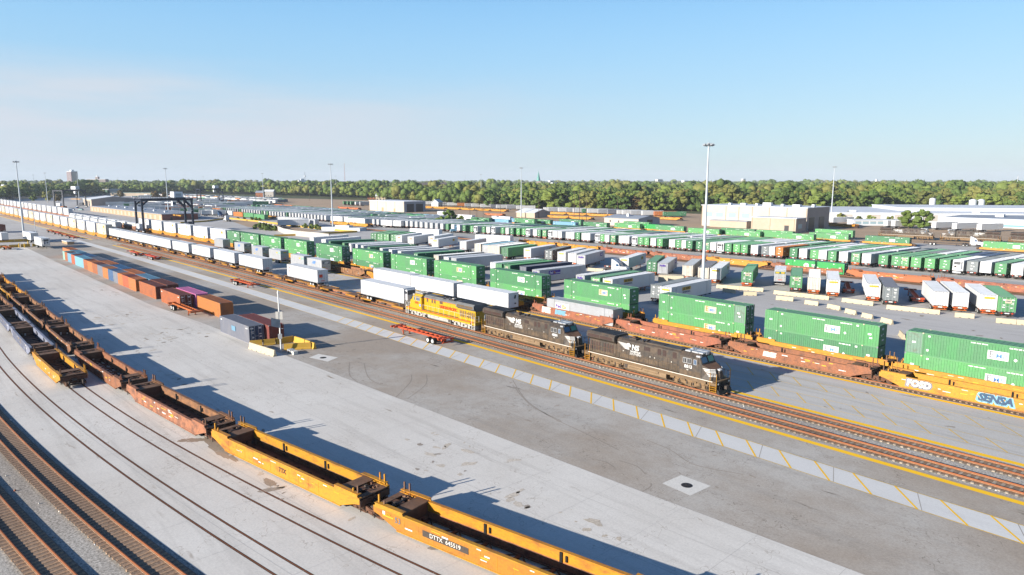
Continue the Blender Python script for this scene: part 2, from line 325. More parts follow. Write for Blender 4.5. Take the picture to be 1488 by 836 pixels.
gm.add([(-R_, -R_, 0), (R_, -R_, 0), (R_, R_, 0), (-R_, R_, 0)], [(0, 1, 2, 3)], 'groundcover'); struct('ground', gm.mesh('ground'))
poly('yard_pavement', [W(-120, -16), W(1500, -16), W(1500, 120), W(900, 205), W(330, 222), W(110, 245), W(-120, 262)], .02, 'asphalt')
poly('yard_soil', [W(-120, 262), W(110, 245), W(330, 222), W(900, 205), W(1100, 330), W(700, 420), W(450, 405), W(200, 395), W(60, 395), W(-120, 460)], .02, 'yard_soil')
poly('far_yard_pavement', [W(1500, 120), W(1500, 330), W(1000, 300), W(560, 215), W(900, 205)], .03, 'asphalt')
ribbon('asphalt_lane', lambda s: apr(s)-.3, off(.9), -110, 330, 8, .026, 'asphalt_brown')
ribbon('concrete_apron', edge, apr, -60, 312, 6, .034, 'concrete')
ribbon('ballast_bed', lambda s: b3(s)-30, edge, -60, 330, 6, .012, 'ballast')
ribbon('concrete_strip', off(-7.4), off(-4.25), -110, 345, 6, .034, 'concrete_strip')
ribbon('far_pavement', const(-75), const(-15.5), 312, 1300, 60, .03, 'asphalt')
ribbon('rail_bed', off(.75), off(8.5), -110, 620, 8, .034, 'ballast')
ribbon('loading_pad', off(9.2), off(23.9), -110, 620, 8, .026, 'pad_grey')
ribbon('rail_bed', off(24.7), off(34.4), -110, 900, 8, .034, 'ballast_rusty')
ribbon('yard_road', const(128), const(146.5), -120, 330, 12, .028, 'road_grey')
ribbon('rail_bed', const(121.3), const(127.9), -120, 330, 12, .028, 'ballast_rusty')
ribbon('rail_bed', const(213), const(222), 80, 420, 12, .03, 'ballast_rusty')
# painted lines
def line_mesh(segs, width, mt, z):
    mb = MB()
    for (a, b) in segs:
        a = Vector(W(*a)); b = Vector(W(*b)); d = (b-a).normalized(); q = Vector((-d.y, d.x))*width/2
        mb.add([(*(a-q), z), (*(b-q), z), (*(b+q), z), (*(a+q), z)], [(0, 1, 2, 3)], mt)
    return mb
for o, s0, s1 in ((0, -110, 296), (0, 330, 620), (9.05, -110, 296), (24.1, -110, 400)):
    ribbon('yellow_edge_line', off(o-.36), off(o+.36), s0, s1, 6, .040, 'yellow_line')
mb = line_mesh([((s-2.6, nb(s-2.6)-7.35), (s, nb(s)-4.3)) for s in [11.6+3.42*k for k in range(-20, 28)]], .16, 'yellow_line', .042)
for o in (-7.4, -4.25):
    for k in range(-25, 50):
        s = 6.*k; q = line_mesh([((s, nb(s)+o), (s+6, nb(s+6)+o))], .1, 'yellow_worn', .041); mb.add(q.v, q.f, 'yellow_worn')
struct('hatched_strip_marking', mb.mesh('hatched_strip_marking'))
mb = MB()
for k in range(-22, 60):
    s = 11.6+1.7+3.42*2*k; q = line_mesh([((s-1.2, nb(s)-7.35), (s, nb(s)-4.3))], .05, 'tyre_mark', .0385); mb.add(q.v, q.f, 'tyre_mark')
struct('concrete_strip_joints', mb.mesh('concrete_strip_joints'))
mb = MB()
for f_ in (.12, .31, .5, .69, .86):
    for k in range(-12, 74):
        s = 4.*k; fn_ = lambda s_: edge(s_)+(apr(s_)-edge(s_))*f_; q = line_mesh([((s, fn_(s)), (s+4, fn_(s+4)))], .035, 'joint_grey', .0385); mb.add(q.v, q.f, 'joint_grey')
for k in range(-10, 50): s = 6.1*k; q = line_mesh([((s, edge(s)+.2), (s, apr(s)-.1))], .03, 'joint_grey', .0386); mb.add(q.v, q.f, 'joint_grey')
struct('concrete_apron_joints', mb.mesh('concrete_apron_joints'))
mb = MB()
for base in (11.4, 17.4):
    for k in range(-20, 40):
        s = 25.3+3.25*k; q = line_mesh([((s-2.4, nb(s)+base), (s, nb(s)+base+2.9))], .13, 'yellow_worn', .034); mb.add(q.v, q.f, 'yellow_worn')
    for o in (0, 2.95):
        for k in range(-15, 40):
            s = 5.*k; q = line_mesh([((s, nb(s)+base+o), (s+5, nb(s+5)+base+o))], .07, 'yellow_worn', .035); mb.add(q.v, q.f, 'yellow_worn')
struct('parking_stall_marking', mb.mesh('parking_stall_marking'))
# wet stain below the well cars, tyre marks
def blob(name, u, v, rx, ry, ang, z, mt, n=34, jag=.35, seed=1):
    r = random.Random(seed); x0, y0 = G(u, v); pts = []
    for i in range(n):
        a = 2*pi*i/n; k = 1+jag*(r.random()-.5)+.25*jag*sin(3*a+seed); px = rx*k*cos(a); py = ry*k*sin(a)
        pts.append((x0+px*cos(ang)-py*sin(ang), y0+px*sin(ang)+py*cos(ang)))
    return poly(name, pts, z, mt)
blob('water_stain', 318, 653, 3.9, .55, ANG, .0375, 'wet_stain', seed=3)
blob('water_stain', 283, 640, 1.6, .5, ANG+.9, .0365, 'wet_stain', seed=5)
blob('water_stain', 392, 702, 1.0, .4, ANG, .0365, 'wet_stain', seed=8)
def arc(pts, wd, mt, z):
    P = [Vector(G(*p)) for p in pts]; Q = []
    for i in range(len(P)-1):
        p0 = P[max(i-1, 0)]; p1 = P[i]; p2 = P[i+1]; p3 = P[min(i+2, len(P)-1)]
        for k in range(8):
            t = k/8; Q.append(.5*((2*p1)+(p2-p0)*t+(2*p0-5*p1+4*p2-p3)*t*t+(3*p1-p0-3*p2+p3)*t**3))
    Q.append(P[-1]); mb = MB()
    for a, b in zip(Q, Q[1:]):
        d = (b-a).normalized(); q = Vector((-d.y, d.x))*wd/2; mb.add([(*(a-q), z), (*(b-q), z), (*(b+q), z), (*(a+q), z)], [(0, 1, 2, 3)], mt)
    return mb
mb = MB()
for pts in ([(508, 527), (508, 545), (520, 556)], [(529, 528), (535, 548), (552, 559), (575, 562)], [(575, 578), (596, 556), (598, 545)], [(592, 580), (618, 560), (620, 545)],
            [(745, 553), (765, 582), (800, 606), (850, 630), (900, 655)], [(745, 560), (772, 590), (815, 612)], [(940, 640), (975, 655), (1010, 676), (1080, 690)],
            [(860, 668), (880, 672), (893, 680)], [(900, 670), (925, 678), (938, 690)], [(930, 717), (945, 708), (946, 703)]):
    q = arc(pts, .12, 'tyre_mark', .031); mb.add(q.v, q.f, 'tyre_mark')
struct('tyre_marks', mb.mesh('tyre_marks'))

gmat('stain_pale', (.46, .40, .325), (.55, .50, .44), blotch=.9, streak=.2, spots=0, grain=.3)
gmat('stain_dark', (.27, .23, .19), (.36, .32, .28), blotch=.9, streak=.2, spots=0, grain=.3)
gmat('stain_oil', (.09, .075, .065), (.16, .14, .12), blotch=.9, streak=.2, spots=0, grain=.3)
mb = MB(); rs = random.Random(77)
def stain(s, n, r1, r2, a, mt, z):
    x0, y0 = W(s, n); k = 11; pts = []
    for i in range(k):
        t = 2*pi*i/k; q = rs.uniform(.55, 1.2); px = r1*q*cos(t); py = r2*q*sin(t); pts.append((x0+px*cos(a)-py*sin(a), y0+px*sin(a)+py*cos(a), z))
    mb.add(pts, [tuple(range(k))], mt)
for c_ in range(26):                                   # clusters of droppings and drips across the apron
    s0 = rs.uniform(5, 200); f0 = rs.uniform(.35, .95); n0 = edge(s0)+(apr(s0)-edge(s0))*f0
    for k in range(rs.randint(5, 16)):
        s = s0+rs.gauss(0, 3.5); n = n0+rs.gauss(0, 1.3)
        if n < apr(s)-.6 and n > edge(s)+1: r_ = rs.uniform(.08, .42)*rs.uniform(.6, 1.2); stain(s, n, r_*rs.uniform(1, 3), r_, rs.uniform(0, 3), rs.choice(['stain_pale', 'stain_pale', 'stain_pale', 'stain_dark']), .0392)
for k in range(90):
    s = rs.uniform(-30, 220); n = rs.uniform(apr(s)+.8, nb(s)-8); r_ = rs.uniform(.08, .33); stain(s, n, r_*rs.uniform(1, 2), r_*.7, rs.uniform(0, 3), 'stain_dark', .0305)
for k in range(60):
    s = rs.uniform(-30, 240); n = nb(s)+rs.uniform(10, 23.4); r_ = rs.uniform(.1, .45); stain(s, n, r_*rs.uniform(1, 2.6), r_*.7, rs.uniform(0, 3), 'stain_dark', .0305)
for k in range(120):
    s = rs.uniform(-20, 240); n = rs.uniform(66, 84); r_ = rs.uniform(.15, .7); stain(s, n, r_*rs.uniform(1, 3), r_*.7, rs.uniform(0, 3), 'stain_dark', .0245)
struct('pavement_stains', mb.mesh('pavement_stains'))
# ------------------------------------------------------------------ railway tracks
def track(name, fn, s0, s1, mtr='rail_rust', tie='tie_wood', ties=True, tstep=.62, z0=.05, embedded=False, stain=False):
    mb = MB(); n = int((s1-s0)/4); zt = z0+.09
    if not embedded and ties: ribbon('rail_bed', lambda s: fn(s)-1.36, lambda s: fn(s)+1.36, s0, s1, 4, zt-.016, 'ballast_rusty')
    for i in range(n):
        a = s0+(s1-s0)*i/n; b = s0+(s1-s0)*(i+1)/n
        for g in (-.75, .75):
            def pt(s, o, z):
                x, y, h = curve_at(fn, s); return (x-sin(h)*o, y+cos(h)*o, z)
            if embedded:
                for o0, o1, z, m_ in ((g-.10, g+.10, .0385, 'flangeway'), (g-.04, g+.04, .044, 'rail_rust')):
                    mb.add([pt(a, o0, z), pt(b, o0, z), pt(b, o1, z), pt(a, o1, z)], [(3, 2, 1, 0)], m_)
            else:
                for wd, za, zb, ms in ((.07, zt, zt+.03, 'tie_wood'), (.018, zt+.03, zt+.13, mtr), (.034, zt+.13, zt+.17, mtr)):
                    v = [pt(a, g-wd, za), pt(b, g-wd, za), pt(b, g+wd, za), pt(a, g+wd, za), pt(a, g-wd, zb), pt(b, g-wd, zb), pt(b, g+wd, zb), pt(a, g+wd, zb)]
                    mb.add(v, [(0, 1, 5, 4), (2, 3, 7, 6), (4, 5, 6, 7)], ms)
                    mb.add(v, [(1, 0, 4, 5), (3, 2, 6, 7)], ms) if False else None
    if stain:
        for g in (-.75, .75): ribbon('rail_rust_stain', lambda s: fn(s)+g-.24, lambda s: fn(s)+g+.24, s0, s1, 4, zt+.006, 'rail_stain')
    if ties and not embedded:
        k = int((s1-s0)/tstep)
        for i in range(k):
            x, y, h = curve_at(fn, s0+tstep*i+rnd.uniform(-.05, .05)); h += rnd.uniform(-.02, .02); c = cos(h); s_ = sin(h); hl = 1.28+rnd.uniform(-.04, .04)
            cs = [(a*.12, b*hl) for a, b in ((-1, -1), (1, -1), (1, 1), (-1, 1))]
            v = [(x+c*a-s_*b, y+s_*a+c*b, z) for z in (.02, zt) for a, b in cs]
            mb.add(v, [(4, 5, 6, 7), (0, 1, 5, 4), (1, 2, 6, 5), (2, 3, 7, 6), (3, 0, 4, 7)], tie)
    return struct('railway_track', mb.mesh(name))
track('t1', off(2.45), -60, 296, tie='tie_grey', stain=True); track('t1b', off(2.45), 330, 620, ties=False)
track('t2', off(6.6), -60, 330, tie='tie_grey', stain=True); track('t2b', off(6.6), 330, 900, ties=False)
track('t3', off(26.4), -60, 300, tie='tie_wood'); track('t4', off(31.6), -60, 900, ties=False)
track('t6', const(124.6), -60, 330, ties=False); track('t7', const(217.4), 85, 400, ties=False)
for fn, nm in ((w1, 'w1'), (w2, 'w2'), (w3, 'w3')): track(nm, fn, -40, 300, embedded=True)
for fn, nm in ((b1, 'b1'), (b2, 'b2'), (b3, 'b3')): track(nm, fn, 10, 140, z0=.10, tstep=.56)
RT = .31                                                # top of rail
mb = MB()                                               # litter and stones scattered by the rails
for k in range(420):
    s = rnd.uniform(-30, 130); n = rnd.choice([nb(s)+rnd.uniform(.8, 8.4), b1(s)+rnd.uniform(-3.5, 1.6), nb(s)+rnd.uniform(24.8, 27.5), b2(s)+rnd.uniform(-2.5, 2)])
    x, y = W(s, n); r = rnd.uniform(.04, .12); mb.tube((x, y, .03), (x+r*.3, y, .03+r), r, r*.6, 5, rnd.choice(['dusty_white', 'dusty_white', 'roof_light', 'rust_orange', 'tie_grey']))
struct('trackside_litter', mb.mesh('trackside_litter'), 'stuff')
for (a, b_, c, d, m_) in (((962, 703), (990, 691), (1033, 707), (1003, 721), (998, 706)), ((449, 520), (463, 514.7), (491, 520), (476, 526), (469.5, 520.3))):
    P = [G(*q) for q in (a, b_, c, d)]; poly('concrete_slab', P, .035, 'concrete_slab')
    k = MB(); x, y = G(*m_); k.tube((x, y, .036), (x, y, .05), .40, n=24, mt='black'); k.tube((x, y, .036), (x, y, .044), .48, n=24, mt='steel_dark'); k.bar((x-.3, y, .052), (x+.3, y, .052), .04, 'steel_dark'); k.bar((x, y-.3, .052), (x, y+.3, .052), .04, 'steel_dark')
    tag(ob('manhole_cover', k.mesh('manhole_cover')), 'round black manhole cover in the white slab '+('in the foreground asphalt' if a[0] == 962 else 'near the yellow barrier pen'), 'manhole cover')
# ------------------------------------------------------------------ containers
def corr(mb, x0, x1, z0, z1, y, out_, pitch, depth, mt):     # corrugated side panel running along x
    n = max(2, int((x1-x0)/pitch)); p = (x1-x0)/n; pr = []
    for i in range(n):
        a = x0+i*p; pr += [(a, 0), (a+p*.30, 0), (a+p*.5, -depth), (a+p*.80, -depth)]
    pr.append((x1, 0)); v = []
    for (x, d) in pr: v += [(x, y+out_*d, z0), (x, y+out_*d, z1)]
    f = [(2*i, 2*i+2, 2*i+3, 2*i+1) if out_ < 0 else (2*i, 2*i+1, 2*i+3, 2*i+2) for i in range(len(pr)-1)]
    mb.add(v, f, mt)
_K = {}
def container_parts(L=16.15, Wd=2.6, Hh=2.9, col='green', door='-x', marks=True, logo=None, posts=True, end_col=None, smooth=False, roof=None, side2=None, doorcol=None, z=0., front_logo=None):
    key = ('c', L, Wd, Hh, col, door, marks, logo, posts, end_col, smooth, roof, side2, doorcol, z, front_logo)
    if key in _K: return _K[key]
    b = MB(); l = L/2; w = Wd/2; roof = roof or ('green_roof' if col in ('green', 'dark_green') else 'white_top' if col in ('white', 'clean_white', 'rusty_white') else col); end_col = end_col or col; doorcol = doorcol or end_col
    pit = .30; dp = .045 if not smooth else .012
    for sg in (-1, 1):
        b.box(-l, l, sg*w-.06*(sg > 0), sg*w+.06*(sg < 0), z, z+.16, col)           # bottom rail
        b.box(-l, l, sg*w-.06*(sg > 0), sg*w+.06*(sg < 0), z+Hh-.10, z+Hh, col)     # top rail
        segs = [(-l+.12, l-.12, col)]
        if posts and L > 13:
            segs = [(-l+.12, -6.16, side2 if (side2 and sg < 0 and side2[0] == '<') else col), (-6.02, 6.02, col), (6.16, l-.12, col)]
            if side2:
                nm = side2[1:]; segs[0 if side2[0] == '<' else 2] = (*segs[0 if side2[0] == '<' else 2][:2], nm); segs[0] = (*segs[0][:2], nm if side2[0] == '<' else col)
            for x in (-6.09, 6.09):
                b.box(x-.07, x+.07, sg*w-.05, sg*w+.05, z, z+Hh+.015, col); b.box(x-.09, x+.09, sg*w-.09, sg*w+.03*sg+.03, z+Hh-.12, z+Hh+.02, 'cream' if col in ('green', 'faded_green') else col)
        for (a, c_, m_) in segs:
            if smooth:
                b.box(a, c_, sg*(w-.03)-.01, sg*(w-.03)+.01, z+.16, z+Hh-.10, m_)
                k = int((c_-a)/.61)
                for i in range(k): b.box(a+.3+i*.61, a+.34+i*.61, sg*(w-.012)-.008, sg*(w-.012)+.008, z+.16, z+Hh-.10, m_)
            else: corr(b, a, c_, z+.16, z+Hh-.10, sg*(w-.015), sg, pit, dp, m_)
        for x in (-l, l-.12): b.box(x, x+.12, sg*w-.12*(sg > 0), sg*w+.12*(sg < 0), z, z+Hh, col)
        for x in (-l-.005, l-.17):
            for zz in (z-.004, z+Hh-.13): b.box(x, x+.175, sg*w-.15*(sg > 0)-.01, sg*w+.15*(sg < 0)+.01, zz, zz+.135, 'grey' if col not in ('white', 'clean_white', 'rusty_white') else col)
    n = int(L/.6)                                                                   # roof with shallow pressings
    b.box(-l+.05, l-.05, -w+.04, w-.04, z+Hh-.06, z+Hh-.03, roof)
    for i in range(n):
        if not smooth: b.box(-l+.25+i*.6, -l+.50+i*.6, -w+.12, w-.12, z+Hh-.03, z+Hh-.008, roof)
        elif i % 2: b.box(-l+.3+i*.6, -l+.33+i*.6, -w+.05, w-.05, z+Hh-.03, z+Hh-.02, roof)
    b.box(-l+.06, l-.06, -w+.06, w-.06, z+.10, z+.15, 'steel_dark')
    dx = -1 if door == '-x' else 1
    fx = -dx*(l-.04); k = 11                                                        # closed front wall with upright ribs
    b.box(min(fx, fx-.02*dx*-1), max(fx, fx+.02), -w+.1, w-.1, z+.1, z+Hh-.1, end_col)
    for i in range(k):
        y = -w+.28+i*(Wd-.56)/(k-1); b.box(fx-.03, fx+.03, y-.045, y+.045, z+.18, z+Hh-.16, end_col)
    d = MB(); lb = MB(); X = dx*(l-.05)
    for sg in (-1, 1):
        d.box(X-.03, X+.03, min(sg*.02, sg*(w-.13)), max(sg*.02, sg*(w-.13)), z+.12, z+Hh-.12, doorcol)
        for j in range(5): d.box(X+dx*.03-.02, X+dx*.03+.02, min(sg*.1, sg*(w-.2)), max(sg*.1, sg*(w-.2)), z+.25+j*.52, z+.31+j*.52, doorcol)
        for f_ in (.28, .78):
            y = sg*(w-.13)*f_; lb.tube((X+dx*.08, y, z+.10), (X+dx*.08, y, z+Hh-.10), .028, n=5, mt='silver')
            lb.box(X+dx*.05-.03, X+dx*.05+.03, y-.07, y+.07, z+Hh-.2, z+Hh-.12, 'silver');lb.box(X+dx*.05-.03, X+dx*.05+.03, y-.07, y+.07, z+.12, z+.2, 'silver')
            lb.box(X+dx*.09-.02, X+dx*.09+.02, min(y, y-sg*.32), max(y, y-sg*.32), z+1.05, z+1.1, 'silver')
    parts = []
    if marks:
        pm = 'white_paint' if col not in ('white', 'clean_white', 'rusty_white', 'silver') else 'slate'
        for (y, zz, a, h) in ((-.75, 2.25, .5, .22), (-.7, 1.75, .45, .12), (-.7, 1.5, .4, .08), (.55, 2.2, .42, .28), (.6, 1.3, .38, .14), (.62, .85, .38, .16), (-.6, .8, .34, .14)):
            if Hh > zz: d.box(X+dx*.045, X+dx*.052, y-a/2, y+a/2, z+zz, z+zz+h, pm) if dx > 0 else d.box(X-.052, X-.045, y-a/2, y+a/2, z+zz, z+zz+h, pm)
    if logo or marks or front_logo:
        g = MB(); ys = -w-.012
        if marks:
            pm = 'white_paint' if col not in ('white', 'clean_white', 'rusty_white', 'silver') else 'slate'
            if L > 13:
                for (x, zz, a, h) in ((-7.1, 1.45, .42, .22), (-5.4, 2.45, .28, .2), (-5.5, .62, .26, .26), (5.3, 2.42, .3, .22), (6.9, 1.5, .45, .24), (2.6, 1.0, .01, .01)): g.box(x-a/2, x+a/2, ys-.006, ys+.006, z+zz, z+zz+h, pm)
                g.add([(3.7+.2*c_, ys-.01, z+1.25+.2*s_) for c_, s_ in ((-1, 0), (0, -1), (1, 0), (0, 1))], [(0, 1, 2, 3)], pm)
            else:
                g.box(-l+.5, -l+1.1, ys-.006, ys+.006, z+Hh-.55, z+Hh-.38, pm); g.box(l-1.2, l-.5, ys-.006, ys+.006, z+Hh-.5, z+Hh-.36, pm)
            X2 = -X                                                                  # marks on the closed end
            for (y, zz, a, h) in ((0, 2.2, .55, .28), (-.35, 1.35, .26, .26), (.15, .7, .55, .22), (.2, 1.55, .4, .1)):
                g.box(X2-.047 if dx > 0 else X2+.03, X2-.03 if dx > 0 else X2+.047, y-a/2, y+a/2, z+zz, z+zz+h, pm)
        if logo == 'emp' or logo == 'emp_orange':
            g.box(.9, 3.0, ys-.01, ys+.004, z+.98, z+2.02, 'cream' if logo == 'emp_orange' else 'white_paint')
            put_text(g, text('E', 1.1, 'sign_orange' if logo == 'emp_orange' else 'slate', .012), 1.30, ys-.022, z+1.52)
            put_text(g, text('MP', .82, 'sign_blue', .008, width=1.12), 2.3, ys-.022, z+1.45)
            for (x0, a, zz, h) in ((3.0, .32, 2.52, .13), (3.4, .42, 2.52, .13), (3.9, .3, 2.52, .13), (4.3, .25, 2.52, .13), (-.9, .5, 2.56, .1), (-.3, .45, 2.56, .1), (.25, .6, 2.56, .1), (6.9, .35, 1.02, .2)): g.box(x0, x0+a, ys-.006, ys+.006, z+zz, z+zz+h, 'white_paint')
        elif logo == 'jbh':
            g.box(-3.9, -.6, ys-.01, ys+.004, z+1.75, z+2.45, 'sign_orange' if False else 'yellow_mark'); put_text(g, text('J.B. HUNT', .62, 'black', .04, .2), -2.25, ys-.022, z+2.09)
            put_text(g, text('INTERMODAL', .48, 'slate', .04, .25), -2.25, ys-.02, z+1.4)
        elif logo == 'jbh_small': g.box(3.6, 5.3, ys-.01, ys+.004, z+1.3, z+2.2, 'yellow_mark'); put_text(g, text('J.B. HUNT', .32, 'black', .04), 4.45, ys-.02, z+1.75)
        elif logo == 'fedex':
            g.box(-5.0, -1.0, ys-.01, ys+.004, z+1.45, z+2.5, 'purple'); put_text(g, text('Fed', .75, 'white_paint', .03), -4.1, ys-.022, z+1.98); put_text(g, text('Ex', .75, 'sign_orange', .03), -2.95, ys-.022, z+1.98); put_text(g, text('Multimodal', .36, 'white_paint', .02), -1.85, ys-.022, z+1.8)
        elif logo == 'fedex_light':
            g.box(-5.9, -2.3, ys-.01, ys+.004, z+1.05, z+2.35, 'dusty_white'); put_text(g, text('Fed', 1.0, 'purple', .03), -5.0, ys-.022, z+1.75); put_text(g, text('Ex', 1.0, 'sign_orange', .03), -3.55, ys-.022, z+1.75); g.box(-5.8, -2.4, ys-.02, ys+.004, z+1.12, z+1.28, 'purple')
        elif logo == 'fedex_end': g.box(4.2, 6.6, ys-.01, ys+.004, z+1.4, z+2.4, 'purple'); put_text(g, text('FedEx', .62, 'white_paint', .03), 5.4, ys-.022, z+1.9)
        elif logo == 'hub':
            g.tube((-2.1, ys+.004, z+1.5), (-2.1, ys-.01, z+1.5), .78, n=6, mt='white_paint'); put_text(g, text('H', 1.0, 'sign_orange', .04), -2.1, ys-.022, z+1.5)
            put_text(g, text('HUB', .55, 'white_paint', .04), -.1, ys-.02, z+1.8); put_text(g, text('GROUP', .55, 'white_paint', .04), .35, ys-.02, z+1.2)
        elif logo == 'abf': put_text(g, text('ABF', 1.15, 'sign_blue', .04, .3), .2, ys-.02, z+1.85); g.box(-2.2, -1.2, ys-.01, ys+.004, z+.4, z+.55, 'yellow_mark')
        elif logo == 'stack_mark': g.box(-1.0, .6, ys-.01, ys+.004, z+1.1, z+1.9, 'light_blue')
        elif logo == 'yellow_patch': g.box(-6.9, -5.7, ys-.01, ys+.004, z+.5, z+1.15, 'yellow_mark'); g.box(3., 4.3, ys-.01, ys+.004, z+1.7, z+2.2, 'yellow_mark')
        if front_logo == 'emp': xx = -l-.09; g.box(xx-.01, xx+.004, -.55, .45, z+1.75, z+2.45, 'cream'); put_text(g, text('EMP', .42, 'slate', .04), xx-.02, -.05, z+2.1, '-x')
        if front_logo == 'jbh': xx = -l-.1; g.box(xx-.01, xx+.004, -.8, .8, z+2.15, z+2.5, 'yellow_mark')
        if front_logo == 'fedex': xx = -l-.1; put_text(g, text('FedEx', .62, 'purple', .05), xx, 0, z+2.2, '-x')
        if front_logo == 'orange_patch': xx = -l-.1; g.box(xx-.01, xx+.004, -.5, .5, z+1.9, z+2.2, 'sign_orange')
        if g.f: parts.append(('lettering', g.mesh('lettering')))
    r = [('container_body', b.mesh('container_body')), ('doors', d.mesh('doors'), [('locking_bars', lb.mesh('locking_bars'))])]+parts
    _K[key] = r; return r

def wheels(mb, x, y, r=.5, dual=True):
    sg = 1 if y > 0 else -1
    for o in ((0, -.30) if dual else (0,)):
        yy = y+sg*o; mb.tube((x, yy-.12, r), (x, yy+.12, r), r, n=14, mt='tyre')
    mb.tube((x, y+sg*.121, r), (x, y+sg*.135, r), r*.58, n=10, mt='rim'); mb.tube((x, y+sg*.13, r), (x, y+sg*.17, r), r*.2, n=8, mt='steel_dark')
def wheel_mesh(x, y, r=.5):
    m = MB(); wheels(m, x, y, r); return m.mesh('wheel')
def chassis_parts(L=16.15, col='chassis_orange', z=1.18, wx=None, bump=True, wide=True):
    key = ('ch', L, col, z, wx)
    if key in _K: return _K[key]
    f = MB(); l = L/2; wx = -l+2.4 if wx is None else wx
    for sg in (-1, 1): f.box(-l, l, sg*.48-.07, sg*.48+.07, z-.32, z-.02, col)
    for i in range(int(L/1.25)): f.box(-l+.5+i*1.25, -l+.62+i*1.25, -.48, .48, z-.28, z-.06, col)
    for x in (-l+.12, l-.12): f.box(x-.14, x+.14, -1.22, 1.22, z-.30, z, col)
    if L > 13:
        for x in (-6.1, 6.1): f.box(x-.12, x+.12, -1.22, 1.22, z-.25, z, col)
    if bump:
        f.box(-l-.05, -l+.1, -1.1, 1.1, .50, .66, col)
        for y in (-.8, .8): f.box(-l-.02, -l+.12, y-.06, y+.06, .55, z-.1, col)
        f.box(-l-.09, -l-.04, -.35, .35, z-.26, z-.08, 'white_paint'); f.box(-l-.08, -l-.04, .7, .95, z-.26, z-.1, 'red_letter'); f.box(-l-.08, -l-.04, -.95, -.7, z-.26, z-.1, 'red_letter')
    b = MB()
    for sg in (-1, 1): b.box(wx-.9, wx+2.1, sg*.5-.06, sg*.5+.06, .62, z-.32, col)
    for k in (0, 1.25): b.tube((wx+k, -.9, .5), (wx+k, .9, .5), .09, n=6, mt='steel_dark')
    g = MB()
    for y in (-.62, .62): g.box(l-3.0, l-2.86, y-.07, y+.07, .10, z-.3, col); g.box(l-3.15, l-2.72, y-.14, y+.14, .0, .08, 'steel_dark')
    g.bar((l-2.93, -.6, .75), (l-2.93, .6, .35), .06, col); g.bar((l-2.93, -.6, .35), (l-2.93, .6, .75), .06, col); g.bar((l-2.9, .6, .3), (l-2.0, .45, z-.3), .06, col); g.bar((l-2.9, -.6, .3), (l-2.0, -.45, z-.3), .06, col)
    r = [('frame', f.mesh('frame')), ('axle_bogie', b.mesh('axle_bogie')), ('landing_gear', g.mesh('landing_gear'))]
    for k in (0, 1.25):
        for sg in (-1, 1): r.append(('wheel', wheel_mesh(wx+k, sg*1.12)))
    _K[key] = r; return r
def cont_trailer(chassis='chassis_orange', **kw):
    key = ('ct', chassis, tuple(sorted(kw.items(), key=str)))
    if key not in _K: _K[key] = container_parts(z=1.18, **kw)+chassis_parts(kw.get('L', 16.15), chassis)
    return _K[key]
